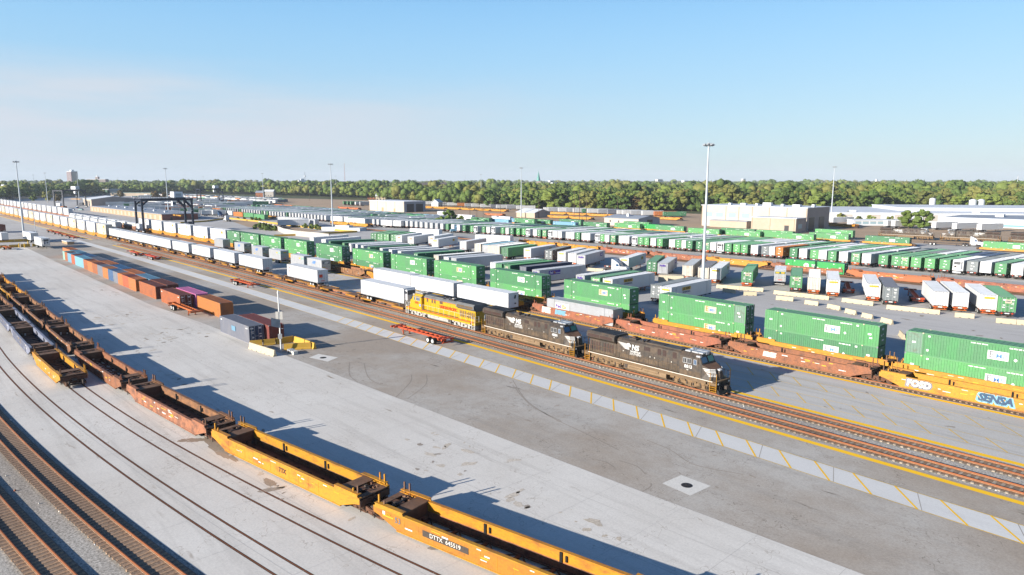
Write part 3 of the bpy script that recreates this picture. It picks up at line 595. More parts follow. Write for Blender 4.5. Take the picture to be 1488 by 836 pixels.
def van(L=16.15, col='clean_white', reefer=None, door='-x', logo=None, Hh=2.95, z=1.15, roof=None, stripe=None, skirt=False):
    key = ('van', L, col, reefer, door, logo, Hh, z, roof, stripe, skirt)
    if key in _K: return _K[key]
    l = L/2; w = 1.3; b = MB(); roof = roof or ('roof_light' if col == 'silver' else 'white_top'); dx = -1 if door == '-x' else 1
    b.box(-l+.04, l-.04, -w+.02, w-.02, z+.05, z+Hh-.05, col); b.box(-l+.03, l-.03, -w+.03, w-.03, z+Hh-.05, z+Hh-.015, roof)
    for sg in (-1, 1):
        b.box(-l, l, sg*w-.03, sg*w+.03, z, z+.22, 'silver' if col != 'white' else col); b.box(-l, l, sg*w-.03, sg*w+.03, z+Hh-.13, z+Hh, 'silver' if col != 'white' else col)
        for i in range(int(L/1.22)): b.box(-l+1.2+i*1.22-.012, -l+1.2+i*1.22+.012, sg*(w-.012)-.006, sg*(w-.012)+.006, z+.22, z+Hh-.13, col)
        for x in (-l, l-.1): b.box(x, x+.1, sg*w-.06*(sg > 0)-.02, sg*w+.06*(sg < 0)+.02, z, z+Hh, 'silver')
    for i in range(int(L/.61)): b.box(-l+.5+i*.61, -l+.53+i*.61, -w+.05, w-.05, z+Hh-.016, z+Hh-.006, roof)
    d = MB(); X = dx*(l+.0)
    for sg in (-1, 1):
        d.box(X-.03, X+.03, min(sg*.015, sg*(w-.07)), max(sg*.015, sg*(w-.07)), z+.1, z+Hh-.1, col)
        for f_ in (.3, .8): d.tube((X+dx*.06, sg*(w-.1)*f_, z+.06), (X+dx*.06, sg*(w-.1)*f_, z+Hh-.06), .026, n=5, mt='silver'); d.box(X+dx*.08-.02, X+dx*.08+.02, sg*(w-.1)*f_-.2, sg*(w-.1)*f_, z+1.0, z+1.05, 'steel_dark')
    d.box(X-.04, X+.05, -w, w, z-.08, z+.08, 'slate'); d.box(X-.04, X+.05, -w, w, z+Hh-.1, z+Hh, 'silver')
    d.box(X+dx*.04-.01, X+dx*.04+.02, -.55, .45, z+.35, z+.5, 'red_letter')
    g = MB(); wx = dx*(l-2.5)
    for sg in (-1, 1): g.box(min(wx+1.1*1, wx-1.8), max(wx+1.1, wx-1.8), sg*.5-.06, sg*.5+.06, .6, z, 'steel_dark')
    for k in (0, -dx*1.25): g.tube((wx+k, -.9, .5), (wx+k, .9, .5), .09, n=6, mt='steel_dark')
    g.box(X-.08, X+.02, -1.1, 1.1, .52, .62, 'white_paint')
    for y in (-.7, .7): g.box(X-.07, X+.01, y-.04, y+.04, .55, z, 'steel_dark')
    h = MB(); lx = -dx*(l-2.7)
    for y in (-.62, .62): h.box(lx-.07, lx+.07, y-.07, y+.07, .08, z, 'grey'); h.box(lx-.2, lx+.2, y-.14, y+.14, 0, .08, 'steel_dark')
    h.bar((lx, -.6, .9), (lx, .6, .4), .05, 'grey')
    r = [('trailer_body', b.mesh('trailer_body')), ('rear_doors', d.mesh('rear_doors')), ('underframe', g.mesh('underframe')), ('landing_gear', h.mesh('landing_gear'))]
    for k in (0, -dx*1.25):
        for sg in (-1, 1): r.append(('wheel', wheel_mesh(wx+k, sg*1.12)))
    if reefer:
        q = MB(); fx = -dx*l; s0, s1 = (fx-.62, fx) if dx > 0 else (fx, fx+.62)
        q.box(s0, s1, -.95, .95, z+.7, z+Hh-.25, 'clean_white'); e = fx-dx*.63
        q.box(e-.012, e+.012, -.8, .8, z+1.75, z+Hh-.4, 'black'); q.box(e-.012, e+.012, -.85, -.2, z+.8, z+1.65, 'slate' if reefer == 2 else 'clean_white'); q.box(e-.02, e+.02, .1, .7, z+1.0, z+1.5, 'steel_dark')
        q.box(s0+.05, s1-.05, -.952, .952, z+1.9, z+2.4, 'black')
        for i in range(4): q.box(e-.025, e+.025, -.75, .75, z+1.85+i*.18, z+1.88+i*.18, 'silver')
        q.tube((fx-dx*.4, -1.0, z-.35), (fx-dx*.4, 1.0, z-.35), .28, n=10, mt='silver') if reefer == 1 else None
        r.append(('refrigeration_unit', q.mesh('refrigeration_unit')))
    if logo:
        g = MB(); ys = -w-.012
        if logo == 'abf':
            put_text(g, text('ABF', 1.1, 'sign_blue', .04, .3), -.3, ys-.02, z+1.9); g.box(-2.6, -1.5, ys-.01, ys+.02, z+.4, z+.55, 'yellow_mark')
            e = l+.06; put_text(g, text('ABF', .7, 'white_paint', .04, .3), e+.03, .0, z+2.1, '+x'); g.box(e, e+.015, -1.1, 1.1, z+1.75, z+2.45, 'slate'); g.box(e, e+.02, -1.1, -.2, z+.8, z+.95, 'yellow_mark')
        elif logo == 'pup_band':
            g.box(1.6, 4.2, ys-.01, ys+.02, z+1.9, z+2.35, 'teal'); g.box(1.2, 2.2, ys-.015, ys+.02, z+1.95, z+2.3, 'yellow_mark'); e = l+.06; g.box(e, e+.015, -1.2, 1.2, z+2.0, z+2.4, 'teal'); g.box(e, e+.02, -.5, .5, z+2.05, z+2.35, 'yellow_mark')
        elif logo == 'door_band':
            e = -l-.09; g.box(e-.01, e, -1.15, 1.15, z+1.9, z+2.4, 'dark_green'); g.box(e-.02, e, -1.0, -.2, z+1.98, z+2.32, 'yellow_mark'); g.box(e-.02, e, .2, 1.0, z+1.98, z+2.32, 'yellow_mark')
        elif logo == 'red_mark': g.tube((-l+1.3, ys+.01, z+1.75), (-l+1.3, ys-.01, z+1.75), .55, n=14, mt='red_letter'); g.tube((-l+1.3, ys+.012, z+1.75), (-l+1.3, ys-.02, z+1.75), .33, n=14, mt='white_paint'); e = l+.1; g.box(e, e+.01, -.9, -.1, z+1.2, z+1.9, 'red_letter')
        elif logo == 'small_blue': g.prism([(3.0, z+1.7), (4.6, z+1.8), (4.4, z+2.05), (3.1, z+1.95)], 'y', ys-.01, ys+.02, 'sign_blue')
        elif logo == 'pink_swirl': [g.prism([(-6.2+k*1.1, z+1.3+.15*k), (-5.4+k*1.1, z+1.2+.1*k), (-5.0+k*1.1, z+1.5), (-5.9+k*1.1, z+1.75)], 'y', ys-.01, ys+.02, 'pink') for k in range(3)]; g.box(l+.07, l+.08, -.3, .8, z+1.7, z+2.3, 'purple')
        elif logo == 'black_marks':
            e = l+.07; g.prism([(.1, z+1.8), (.5, z+1.75), (.6, z+2.4), (.3, z+2.45)], 'x', e, e+.01, 'black'); g.box(e, e+.01, .2, .6, z+.7, z+.95, 'black'); g.box(6.4, 7.1, ys-.008, ys+.02, z+.42, z+.55, 'black')
        elif logo == 'end_sign': e = l+.07; g.box(e, e+.012, -.2, .75, z+1.95, z+2.3, 'black'); g.box(e+.012, e+.02, -.05, .6, z+2.08, z+2.2, 'dusty_white')
        if g.f: r.append(('lettering', g.mesh('lettering')))
    _K[key] = r; return r

# ------------------------------------------------------------------ rail cars
def truck(mb, x, mt='truck_dust', gauge=.75, wb=1.75, r=.44, n=2, fr=.99):
    for k in range(n):
        wx = x+(k-(n-1)/2)*wb
        for sg in (-1, 1):
            mb.tube((wx, sg*gauge-.06, r), (wx, sg*gauge+.07, r), r, n=16, mt='steel_dark'); mb.tube((wx, sg*(gauge+.07), r), (wx, sg*(gauge+.1), r), r*.75, n=14, mt=mt)
        mb.tube((wx, -gauge, r), (wx, gauge, r), .08, n=6, mt='steel_dark')
    L2 = (n-1)*wb/2
    for sg in (-1, 1):
        mb.prism([(x-L2-.3, r-.1), (x-L2-.3, r+.2), (x-L2+.35, r+.32), (x, r+.42), (x+L2-.35, r+.32), (x+L2+.3, r+.2), (x+L2+.3, r-.1), (x+L2-.4, r+.02), (x+.35, r-.22), (x-.35, r-.22), (x-L2+.4, r+.02)], 'y', sg*fr-.07, sg*fr+.07, mt)
        for k in range(-1, 2): mb.tube((x+k*.2, sg*(fr+.02), r-.12), (x+k*.2, sg*(fr+.02), r+.22), .07, n=6, mt='rust')
        for k in range(n): mb.box(x+(k-(n-1)/2)*wb-.16, x+(k-(n-1)/2)*wb+.16, sg*fr-.12, sg*fr+.12, r-.14, r+.16, mt)
    mb.box(x-.2, x+.2, -fr, fr, r-.05, r+.25, mt)
def truck_mesh(x, **k): m = MB(); truck(m, x, **k); return m.mesh('wheel_truck')
def well_car(L=19.6, col='ttx_yellow', inner=None, floor='holes', text1=None, text2=None, bulk=True, ends='both', ribs=False, top=1.42, seed=0, graffiti=None, trucks=(-1, 1), loaded=False, post=True):
    key = ('well', L, col, inner, floor, text1, text2, bulk, ends, ribs, top, seed, graffiti, trucks, loaded, post)
    if key in _K: return _K[key]
    l = L/2; w = 1.50; inner = inner or col; ocol = 'ttx_orange' if (col == 'ttx_yellow' and text1) else col; rr = random.Random(seed+3); parts = []
    for sg in (-1, 1):
        m = MB(); y0, y1 = sorted((sg*w, sg*(w-.10)))
        prof = [(-l, top-.42), (-l+.6, top-.55), (-l+2.4, .22), (l-2.4, .22), (l-.6, top-.55), (l, top-.42), (l, top+.02), (-l, top+.02)]
        m.prism(prof, 'y', y0, y1, ocol)
        a, b = sorted((sg*(w+.03), sg*(w-.26))); m.box(-l, l, a, b, top+.02, top+.09, col)                # top chord
        a, b = sorted((sg*(w-.27), sg*(w-.22))); m.prism([(-l+2.9, .22), (l-2.9, .22), (l-2.9, top+.018), (-l+2.9, top+.018)], 'y', a, b, inner); a, b = sorted((sg*(w-.29), sg*(w-.27))); m.box(-l+2.9, l-2.9, a, b, .22, .78, 'well_brown' if col != 'well_blue' else 'well_blue_inner')
        a, b = sorted((sg*(w+.04), sg*(w-.20))); m.box(-l+2.4, l-2.4, a, b, .14, .22, col)
        for e in (-1, 1):                                                                                  # raised corner plates
            x0, x1 = sorted((e*(l-3.1), e*(l-.15))); a, b = sorted((sg*(w+.035), sg*(w-.06))); m.prism([(x0, top+.09), (x1, top+.09), (x1-.1, top+.30), (x0+.1, top+.30)] if bulk else [(x0, top+.09), (x1, top+.09), (x1, top+.13), (x0, top+.13)], 'y', a, b, col)
            a, b = sorted((sg*(w+.03), sg*(w-.34))); m.box(x0, x1, a, b, top+.30 if bulk else top+.13, top+.34 if bulk else top+.17, col)
        for i in range(int((L-6)/1.4)):
            x = -l+3.2+i*1.4
            if ribs: a, b = sorted((sg*(w+.002), sg*(w+.06))); m.box(x-.06, x+.06, a, b, .24, top, col)
            else: a, b = sorted((sg*(w+.002), sg*(w+.012))); m.box(x-.02, x+.02, a, b, .3, top-.1, col)
        for x in (-3.1, 3.2):
            a, b = sorted((sg*(w-.28), sg*(w-.36))); m.box(x-.10, x+.10, a, b, .7, top+.05, 'hole'); m.box(x+.35, x+.5, a, b, .9, top-.1, 'hole')
        parts.append(('side_sill', m.mesh('side_sill')))
    m = MB(); y = w-.27
    if floor == 'open':
        for i in range(7):
            x = -l+3.2+i*(L-6.4)/6; m.box(x-.16, x+.16, -y, y, .16, .26, 'rust')
            if i < 6:
                x2 = -l+3.2+(i+1)*(L-6.4)/6; m.bar((x, -y, .2), (x2, y, .2), .09, 'steel_dark'); m.bar((x, y, .2), (x2, -y, .2), .09, 'steel_dark')
        for sg in (-1, 1): a, b = sorted((sg*y, sg*(y-.32))); m.box(-l+2.9, l-2.9, a+(.12 if sg > 0 else 0), b-(.12 if sg < 0 else 0), .15, .27, 'rust')
    else:
        m.box(-l+2.9, l-2.9, -y, y, .13, .2, 'rust')
        for i in range(9):
            x = -l+4.0+i*(L-8.0)/8
            if floor == 'holes': m.add([(x+.42*cos(2*pi*k/18), .15+.55*sin(2*pi*k/18), .206) for k in range(18)], [tuple(range(18))], 'hole')
            else: m.box(x-.12, x+.12, -y, y, .2, .27, 'steel_dark')
    for e in (-1, 1):
        x = e*(l-2.9); a, b = sorted((x, x-e*.9)); m.box(min(x, x-e*.15), max(x, x-e*.15), -y, y, .2, .55, 'deck_rust')
        for k in range(5): q = rr.uniform(.02, .9); m.box(x-e*.3-.1-q*.5, x-e*.3+.1-q*.5, -y+.3+k*.45, -y+.5+k*.45, .27, .27+rr.uniform(.1, .4), rr.choice(['steel_dark', 'dusty_white', 'rust', 'deck_rust']))
    parts.append(('floor', m.mesh('floor')))
    OUT = 'x'
    for e in (-1, 1):                                                                                       # end platforms above the trucks
        m = MB(); x0, x1 = sorted((e*(l-2.75), e*l)); X = lambda t: e*(l-t); dk = 'deck_rust'
        m.box(*sorted((X(2.95), X(2.80))), -w+.28, w-.28, .3, top+.05, 'rust')                              # bulkhead wall of the well
        m.box(*sorted((X(2.95), X(1.75))), -w+.12, w-.12, top+.05, top+.12, dk); m.box(*sorted((X(.55), X(.0))), -w+.02, w-.02, top-.05, top+.05, dk)
        m.box(*sorted((X(1.75), X(.55))), -.28, .28, top-.35, top+.02, 'rust')                              # centre sill between the cross decks
        for y_ in (-1.05, 1.05): m.box(*sorted((X(1.75), X(.55))), y_-.15, y_+.15, top-.2, top+.03, dk)
        m.box(*sorted((X(1.75), X(.55))), -w+.2, w-.2, top-.5, top-.45, 'rust')
        for k in range(7): xx = X(rr.uniform(.6, 1.7)); yy = rr.uniform(-1.1, 1.1); m.box(xx-.09, xx+.09, yy-.12, yy+.12, top-.2, top+rr.uniform(.02, .16), rr.choice(['steel_dark', 'rust', 'deck_rust']))
        m.tube((X(1.2), -.8, top-.02), (X(1.2), .8, top-.02), .1, n=8, mt='steel_dark'); m.tube((X(.9), -1.2, top-.1), (X(.9), -.7, top-.1), .16, n=8, mt='steel_dark')
        m.box(*sorted((X(.2), X(-.35))), -.25, .25, .75, 1.02, 'steel_dark'); m.box(*sorted((X(.06), X(-.06))), -w+.05, w-.05, top-.65, top-.12, 'rust')
        for y_ in (-1.2, -.5, .55, 1.25): m.bar((X(-.03), y_, .55), (X(-.03), y_, top-.1), .05, 'steel_dark')
        subs = []; parts.append(('end_platform', m.mesh('end_platform'), subs))
        if post:
            for y_ in (-w+.22, w-.12):
                for dx_ in (.35, .9): g = MB(); g.box(*sorted((X(dx_), X(dx_+.12))), y_-.05, y_+.05, top+.05, top+(.95 if (y_ > 0 or dx_ < .5) else .6), col if rr.random() < .4 else 'deck_rust'); subs.append(('guide_post', g.mesh('guide_post')))
        g = MB(); g.box(*sorted((X(.02), X(-.05))), -w+.05, -w+.35, .55, .6, 'steel_dark')
        for k in range(4): g.bar((X(-.02), -w+.05, .45+.25*k), (X(-.02), -w+.4, .45+.25*k), .035, 'dusty_white' if k == 3 else 'steel_dark')
        g.bar((X(-.02), -w+.05, .4), (X(-.02), -w+.05, top+.1), .035, 'steel_dark'); g.bar((X(-.02), -w+.4, .4), (X(-.02), -w+.4, top+.1), .035, 'steel_dark'); subs.append(('ladder', g.mesh('ladder')))
    for e in trucks: parts.append(('wheel_truck', truck_mesh(e*(l-.15), mt='rust')))
    g = MB(); ys = -w-.022
    if text1:
        g.box(-l+5.0, -l+9.2, ys+.002, ys+.012, .63, 1.09, 'steel_dark'); put_text(g, text(text1, .46, 'dusty_white', .004), -l+7.1, ys-.002, .86)
        g.tube((-l+2.45, ys+.01, .95), (-l+2.45, ys+.004, .95), .01, n=6, mt='black'); put_text(g, text('53', .62, 'slate', .01), -l+2.55, ys-.002, .98)
        g.box(-l+1.0, -l+1.25, ys, ys+.012, 1.1, 1.35, 'white_paint'); g.box(-l+1.0, -l+2.1, ys, ys+.012, .98, 1.08, 'yellow_mark'); put_text(g, text('DTTX', .18, 'yellow_mark', .03), -l+1.6, ys-.002, 1.2)
    if text2: g_ = text(text2, .55, 'rust', .05, .2); put_text(g, g_, .8, ys-.002, .85)
    for k in range(15):
        x = rr.uniform(-l+2.5, l-2.5); a = rr.uniform(.1, .45); g.box(x-a, x+a, ys+.004, ys+.014, .62+.16*(k % 5), .67+.16*(k % 5)+rr.uniform(0, .07), ('yellow_mark', 'white_paint', 'dusty_white', 'yellow_mark')[k % 4])
    if graffiti:
        for (string, x, size, c1, c2, sh) in graffiti:
            put_text(g, text(string, size*1.03, c2, .17, sh, width=None), x, ys+.002, .86); put_text(g, text(string, size, c1, .05, sh), x+.02, ys-.012, .88)
    parts.append(('lettering', g.mesh('lettering')))
    _K[key] = parts; return parts
def spine_car(L=18.2, seed=0):
    key = ('spine', L, seed)
    if key in _K: return _K[key]
    l = L/2; r = []; rr = random.Random(seed); m = MB()
    m.box(-l+.2, l-.2, -.33, .33, .62, 1.02, 'well_brown'); m.box(-l+.2, l-.2, -.45, .45, 1.0, 1.05, 'ttx_yellow'); m.box(-l+.1, l-.1, -.42, .42, .56, .63, 'rust')
    r.append(('centre_sill', m.mesh('centre_sill')))
    for x0, x1 in ((-l+1.1, -l+5.2), (l-5.2, l-1.1)):
        m = MB(); m.box(x0, x1, -1.4, 1.4, .98, 1.06, 'deck_rust')
        for sg in (-1, 1): a, b = sorted((sg*1.4, sg*1.3)); m.box(x0, x1, a, b, .80, 1.12, 'ttx_yellow')
        for k in range(5): m.box(x0+.2+k*.9, x0+.32+k*.9, -1.38, 1.38, .82, .98, 'rust')
        r.append(('wheel_platform', m.mesh('wheel_platform')))
    m = MB(); m.box(l-1.6, l-.9, -.5, .5, 1.05, 1.30, 'well_brown'); m.bar((l-1.4, 0, 1.1), (l-.4, 0, 1.9), .1, 'steel_dark'); m.bar((-l+.3, -.6, 1.1), (-l+1.2, -.2, 1.6), .07, 'rust')
    for k in range(9): x = rr.uniform(-l+.5, l-.5); y = rr.choice([-1, 1])*rr.uniform(.4, .9); m.box(x-.3, x+.3, y-.12, y+.12, .5, .5+rr.uniform(.2, .5), rr.choice(['steel_dark', 'rust', 'well_brown']))
    m.tube((-1., -.62, .7), (.4, -.62, .7), .2, n=8, mt='steel_dark'); r.append(('underframe_gear', m.mesh('underframe_gear')))
    m = MB(); m.box(-l-.1, -l+.35, -1.35, 1.35, .62, 1.12, 'rust'); m.box(l-.35, l+.05, -1.3, 1.3, .66, 1.05, 'rust')
    for y in (-1.3, 1.3): m.bar((-l, y, .4), (-l, y, 1.5), .05, 'ttx_yellow')
    r.append(('end_sill', m.mesh('end_sill'))); r.append(('wheel_truck', truck_mesh(-l+.1, mt='rust'))); r.append(('wheel_truck', truck_mesh(l-.8, mt='rust')))
    _K[key] = r; return r
# ------------------------------------------------------------------ locomotives
def locomotive(number, scheme='ns', dusty=0):
    up = scheme == 'up'; body = 'up_yellow' if up else 'ns_black'; top = 'up_grey' if up else 'ns_black'; low = 'up_yellow' if up else 'ns_sill'
    tr = 'up_tank' if up else 'truck_dust'; tank = 'up_tank' if up else 'tank_tan'; r = []; gr = 'louvre' if not up else 'ns_sill'
    hr = 'dusty_white' if up else 'ns_sill'
    m = MB()                                                                            # frame, walkways
    m.box(-10.5, 10.4, -1.5, 1.5, 1.42, 1.62, low); m.box(-10.5, 10.4, -1.0, 1.0, 1.05, 1.42, 'steel_dark')
    for sg in (-1, 1): a, b = sorted((sg*1.5, sg*1.46)); m.box(-9.2, 9.0, a, b, 1.12, 1.44, low); a, b = sorted((sg*1.503, sg*1.515)); m.box(-9.8, 9.9, a, b, 1.53, 1.61, 'dusty_white' if not up else 'red_letter')
    m.box(9.2, 10.42, -1.5, 1.5, 1.1, 1.63, low); m.box(-10.52, -9.6, -1.5, 1.5, 1.1, 1.63, low)
    r.append(('frame', m.mesh('frame')))
    m = MB()                                                                            # long hood
    m.box(-10.0, -5.3, -1.0, 1.0, 1.62, 3.7, body); m.box(-5.3, 5.2, -.92, .92, 1.62, 4.1, body)
    m.prism([(-.92, 4.1), (.92, 4.1), (.62, 4.32), (-.62, 4.32)], 'x', -5.3, 5.2, top)
    if up: m.box(-5.2, 5.2, -.935, .935, 3.85, 4.11, 'up_grey')
    for sg in (-1, 1):
        def bx(x0, x1, z0, z1, mt, o=.0, base=.92, t=.02): a, b = sorted((sg*(base+o), sg*(base+o+t))); m.box(x0, x1, a, b, z0, z1, mt)
        for i in range(14): bx(-5.1+i*.74, -5.1+i*.74+.03, 1.75, 3.1 if i % 3 else 3.9, 'steel_dark' if not up else 'ttx_yellow')
        bx(-5.2, 5.1, 3.1, 3.14, 'steel_dark' if not up else 'ttx_yellow')
        bx(-5.2, 5.1, 1.62, 1.72, 'steel_dark')
        if not up: bx(-5.2, 5.15, 1.73, 2.30, 'ns_dust', .004, .92, .006); bx(-9.95, -5.35, 1.65, 2.0, 'ns_dust', .004, 1.0, .006); bx(5.3, 8.2, 1.65, 2.28, 'ns_dust', .004, 1.5, .006)
        for (x0, x1, z0, z1) in ((-.6, .3, 3.35, 3.85), (1.5, 2.0, 3.2, 3.95), (2.3, 2.8, 3.2, 3.95), (3.8, 4.35, 3.2, 3.95)):
            bx(x0, x1, z0, z1, gr, .002)
            for j in range(5): bx(x0, x1, z0+.05+j*(z1-z0)/5, z0+.09+j*(z1-z0)/5, 'black', .02)
        for i in range(9):                                                              # tall louvres below the radiator
            if i != 4: bx(-9.8+i*.48, -9.8+i*.48+.26, 2.0, 3.1, gr, .002, 1.0)
            bx(-9.85+i*.48+.3, -9.85+i*.48+.36, 1.9, 3.2, body, .005, 1.0, .05)
        if up: [bx(-9.6+i*.55, -9.6+i*.55+.3, 2.1+.5*j, 2.4+.5*j, 'ns_sill', .03, 1.0) for i in range(7) for j in range(2)]
    r.append(('long_hood', m.mesh('long_hood')))
    m = MB()                                                                            # flared radiator housing
    m.prism([(-1.0, 3.35), (-1.52, 3.75), (-1.52, 4.28), (-1.25, 4.55), (1.25, 4.55), (1.52, 4.28), (1.52, 3.75), (1.0, 3.35)], 'x', -10.15, -5.2, top)
    m.box(-9.9, -7.9, -1.2, 1.2, 4.55, 4.58, 'black'); m.box(-7.7, -5.6, -1.2, 1.2, 4.55, 4.58, 'black')
    for i in range(12): m.box(-9.85+i*.36, -9.78+i*.36, -1.2, 1.2, 4.58, 4.60, top)
    for sg in (-1, 1):
        a, b = sorted((sg*1.52, sg*1.535)); m.box(-9.9, -7.9, a, b, 3.8, 4.2, gr); m.box(-7.7, -5.6, a, b, 3.8, 4.2, gr)
        for i in range(22): m.box(-9.85+i*.195, -9.82+i*.195, *sorted((sg*1.53, sg*1.55)), 3.8, 4.2, 'black')
    r.append(('radiator_housing', m.mesh('radiator_housing')))
    m = MB()                                                                            # things on the hood roof
    m.box(-3.4, -2.3, -.55, .55, 4.3, 4.52, 'steel_dark'); m.box(-3.15, -2.6, -.3, .3, 4.52, 4.66, 'rust' if not up else 'up_tank'); m.box(-1.9, -1.1, -.5, .5, 4.3, 4.42, top); m.tube((-1.4, -.2, 4.42), (-1.4, -.2, 4.58), .12, n=8, mt='steel_dark')
    m.box(-.6, 4.9, -.75, .75, 4.28, 4.42, top); m.box(0.2, 2.2, -.6, .6, 4.42, 4.46, 'steel_dark')
    for k in range(3): m.tube((-.95, -.25+k*.25, 4.3), (-.6, -.25+k*.25, 4.62), .06, .09, 8, 'steel_dark')
    for sg in (-1, 1): m.bar((-5.0, sg*.7, 4.34), (5.0, sg*.7, 4.34), .04, 'steel_dark')
    r.append(('roof_equipment', m.mesh('roof_equipment')))
    m = MB()                                                                            # cab
    c0, c1 = 5.2, 8.25
    m.prism([(-1.5, 1.62), (1.5, 1.62), (1.5, 4.0), (1.1, 4.38), (-1.1, 4.38), (-1.5, 4.0)], 'x', c0, c1-.35, body)
    m.prism([(c1-.35, 3.30), (c1+.12, 3.30), (c1-.30, 4.2), (c1-.36, 4.3)], 'y', -1.42, 1.42, body); m.box(c1-.36, c1+.10, -1.48, 1.48, 1.62, 3.31, body)
    m.prism([(-1.15, 4.38), (1.15, 4.38), (1.0, 4.47), (-1.0, 4.47)], 'x', c0+.1, c1-.4, 'ns_black' if not up else 'up_grey')
    if up:
        m.box(c0-.01, c1-.34, -1.515, 1.515, 3.85, 4.0, 'up_grey')
    cabs = []; r.append(('cab', m.mesh('cab'), cabs))
    m = MB()
    for (x, y) in ((5.6, -.55), (5.6, .55), (6.5, -.5), (6.5, .5), (7.3, -.5), (7.3, .45)): m.box(x, x+.75, y-.38, y+.38, 4.46, 4.62, 'silver' if not up else 'up_tank')
    m.box(7.9, 8.2, -.3, .3, 4.35, 4.5, 'silver'); m.tube((6.2, 0, 4.46), (6.2, 0, 4.85), .05, n=6, mt='steel_dark'); m.tube((7.0, -.9, 4.45), (7.5, -.9, 4.55), .08, n=6, mt='silver')
    for sg in (-1, 1): a, b = sorted((sg*1.0, sg*1.42)); m.box(7.5, 8.05, a, b, 4.12, 4.32, 'silver')
    r.append(('roof_air_conditioner', m.mesh('roof_air_conditioner')))
    for sg in (-1, 1):
        for (x0, x1) in ((5.75, 6.2), (6.35, 6.85), (7.25, 7.6)):
            m = MB(); m.box(x0-.05, x1+.05, *sorted((sg*1.498, sg*1.515)), 3.15, 3.8, 'silver'); m.box(x0, x1, *sorted((sg*1.51, sg*1.525)), 3.2, 3.75, 'glass' if x0 > 7 or up else 'black'); m.box((x0+x1)/2-.02, (x0+x1)/2+.02, *sorted((sg*1.52, sg*1.54)), 3.2, 3.75, 'silver'); cabs.append(('side_window', m.mesh('side_window')))
    for (y0, y1, g_) in ((-1.3, -.08, 'glass'), (.08, 1.3, 'glass_green' if not up else 'glass')):
        m = MB(); z0, z1 = 3.42, 4.12; X = lambda z: c1+.125-(z-3.30)*.42/.9
        m.add([(X(z0)+.015, y0, z0), (X(z0)+.015, y1, z0), (X(z1)+.015, y1, z1), (X(z1)+.015, y0, z1)], [(0, 1, 2, 3)], g_)
        for (a, b, c_, d) in ((y0, z0, y1, z0), (y1, z0, y1, z1), (y1, z1, y0, z1), (y0, z1, y0, z0)): m.bar((X(b)+.01, a, b), (X(d)+.01, c_, d), .06, 'steel_dark')
        cabs.append(('windshield', m.mesh('windshield')))
    m = MB()                                                                            # nose
    n0, n1 = c1+.1, 10.05; hw0, hw1 = 1.45, .75

    m.add([(n0, -1.45, 1.62), (n1-.5, -1.25, 1.62), (n1, -.75, 1.62), (n1, .75, 1.62), (n1-.5, 1.25, 1.62), (n0, 1.45, 1.62),
           (n0, -1.45, 3.32), (n1-.75, -1.15, 2.95), (n1-.30, -.70, 2.85), (n1-.30, .70, 2.85), (n1-.75, 1.15, 2.95), (n0, 1.45, 3.32)],
          [(0, 1, 7, 6), (1, 2, 8, 7), (2, 3, 9, 8), (3, 4, 10, 9), (4, 5, 11, 10), (6, 7, 8, 9, 10, 11), (5, 0, 6, 11), (0, 5, 4, 3, 2, 1)], body)
    if not up: m.add([(n0+.02, -1.42, 3.325), (n1-.77, -1.12, 2.957), (n1-.31, -.69, 2.857), (n1-.31, .69, 2.857), (n1-.77, 1.12, 2.957), (n0+.02, 1.42, 3.325)], [(0, 1, 2, 3, 4, 5)], 'deck_rust')
    m.box(n1-.28, n1+.02, -.3, .3, 1.7, 2.7, body); m.box(n1+.02, n1+.03, -.26, .26, 1.75, 2.6, 'steel_dark')
    noses = []; r.append(('nose', m.mesh('nose'), noses))
    for y in (-.16, .16): m = MB(); m.tube((n1-.35, y, 2.78), (n1+.02, y, 2.78), .13, n=10, mt='silver'); m.tube((n1+.02, y, 2.78), (n1+.04, y, 2.78), .1, n=10, mt='white_paint'); noses.append(('headlight', m.mesh('headlight')))
    for y in (-1.15, 1.15): m = MB(); m.tube((10.42, y, 1.35), (10.52, y, 1.35), .11, n=10, mt='white_paint'); r.append(('ditch_light', m.mesh('ditch_light')))
    g = MB()                                                                            # lettering
    if not up:
        for k in range(6):                                                              # white nose stripes wrapping the corner
            z = 2.86-.16*k
            for sg in (-1, 1):
                t = (n1-.5-n0); y0, y1 = 1.455-.04, 1.27; xs = 8.55+.14*k
                def side(x, zz): f = (x-n0)/(n1-.5-n0-.25*(zz-1.62)/1.33); return sg*(1.47-.24*f)
                xe = n1-.5-.25*(z-1.62)/1.33
                g.add([(xs, side(xs, z), z), (xe, side(xe, z), z), (xe, side(xe, z), z+.08), (xs-.1, side(xs-.1, z), z+.08)], [(0, 1, 2, 3)], 'white_paint')
                x2 = n1-.3*(z-1.62)/1.23; g.add([(xe+.01, sg*(1.25-.1*(z-1.62)/1.33+.015), z), (x2+.02, sg*.76, z), (x2+.02, sg*.76, z+.08), (xe+.01, sg*(1.25-.1*(z-1.62)/1.33+.015), z+.08)], [(0, 1, 2, 3)], 'white_paint')
        for sg, fc in ((-1, '-y'), (1, '+y')):
            X0 = -2.9; q = -sg
            put_text(g, text('NS', .95, 'white_paint', .03, .1), X0+.85, sg*.965, 3.38, fc)
            for k in range(8):                                                          # streaming mane lines left of the letters
                z = 3.72-.1*k; a = -5.1+.16*k; b = -3.2+.02*k; pts = [(a, z), (b, z-.05), (b+.05, z-.005), (a+.3, z+.035)]
                g.prism(pts, 'y', min(sg*.945, sg*.96), max(sg*.945, sg*.96), 'white_paint')
            g.prism([(-3.5, 3.72), (-3.1, 3.84), (-2.75, 3.55), (-2.92, 3.3), (-3.1, 3.45), (-3.3, 3.5)], 'y', min(sg*.945, sg*.962), max(sg*.945, sg*.962), 'white_paint')
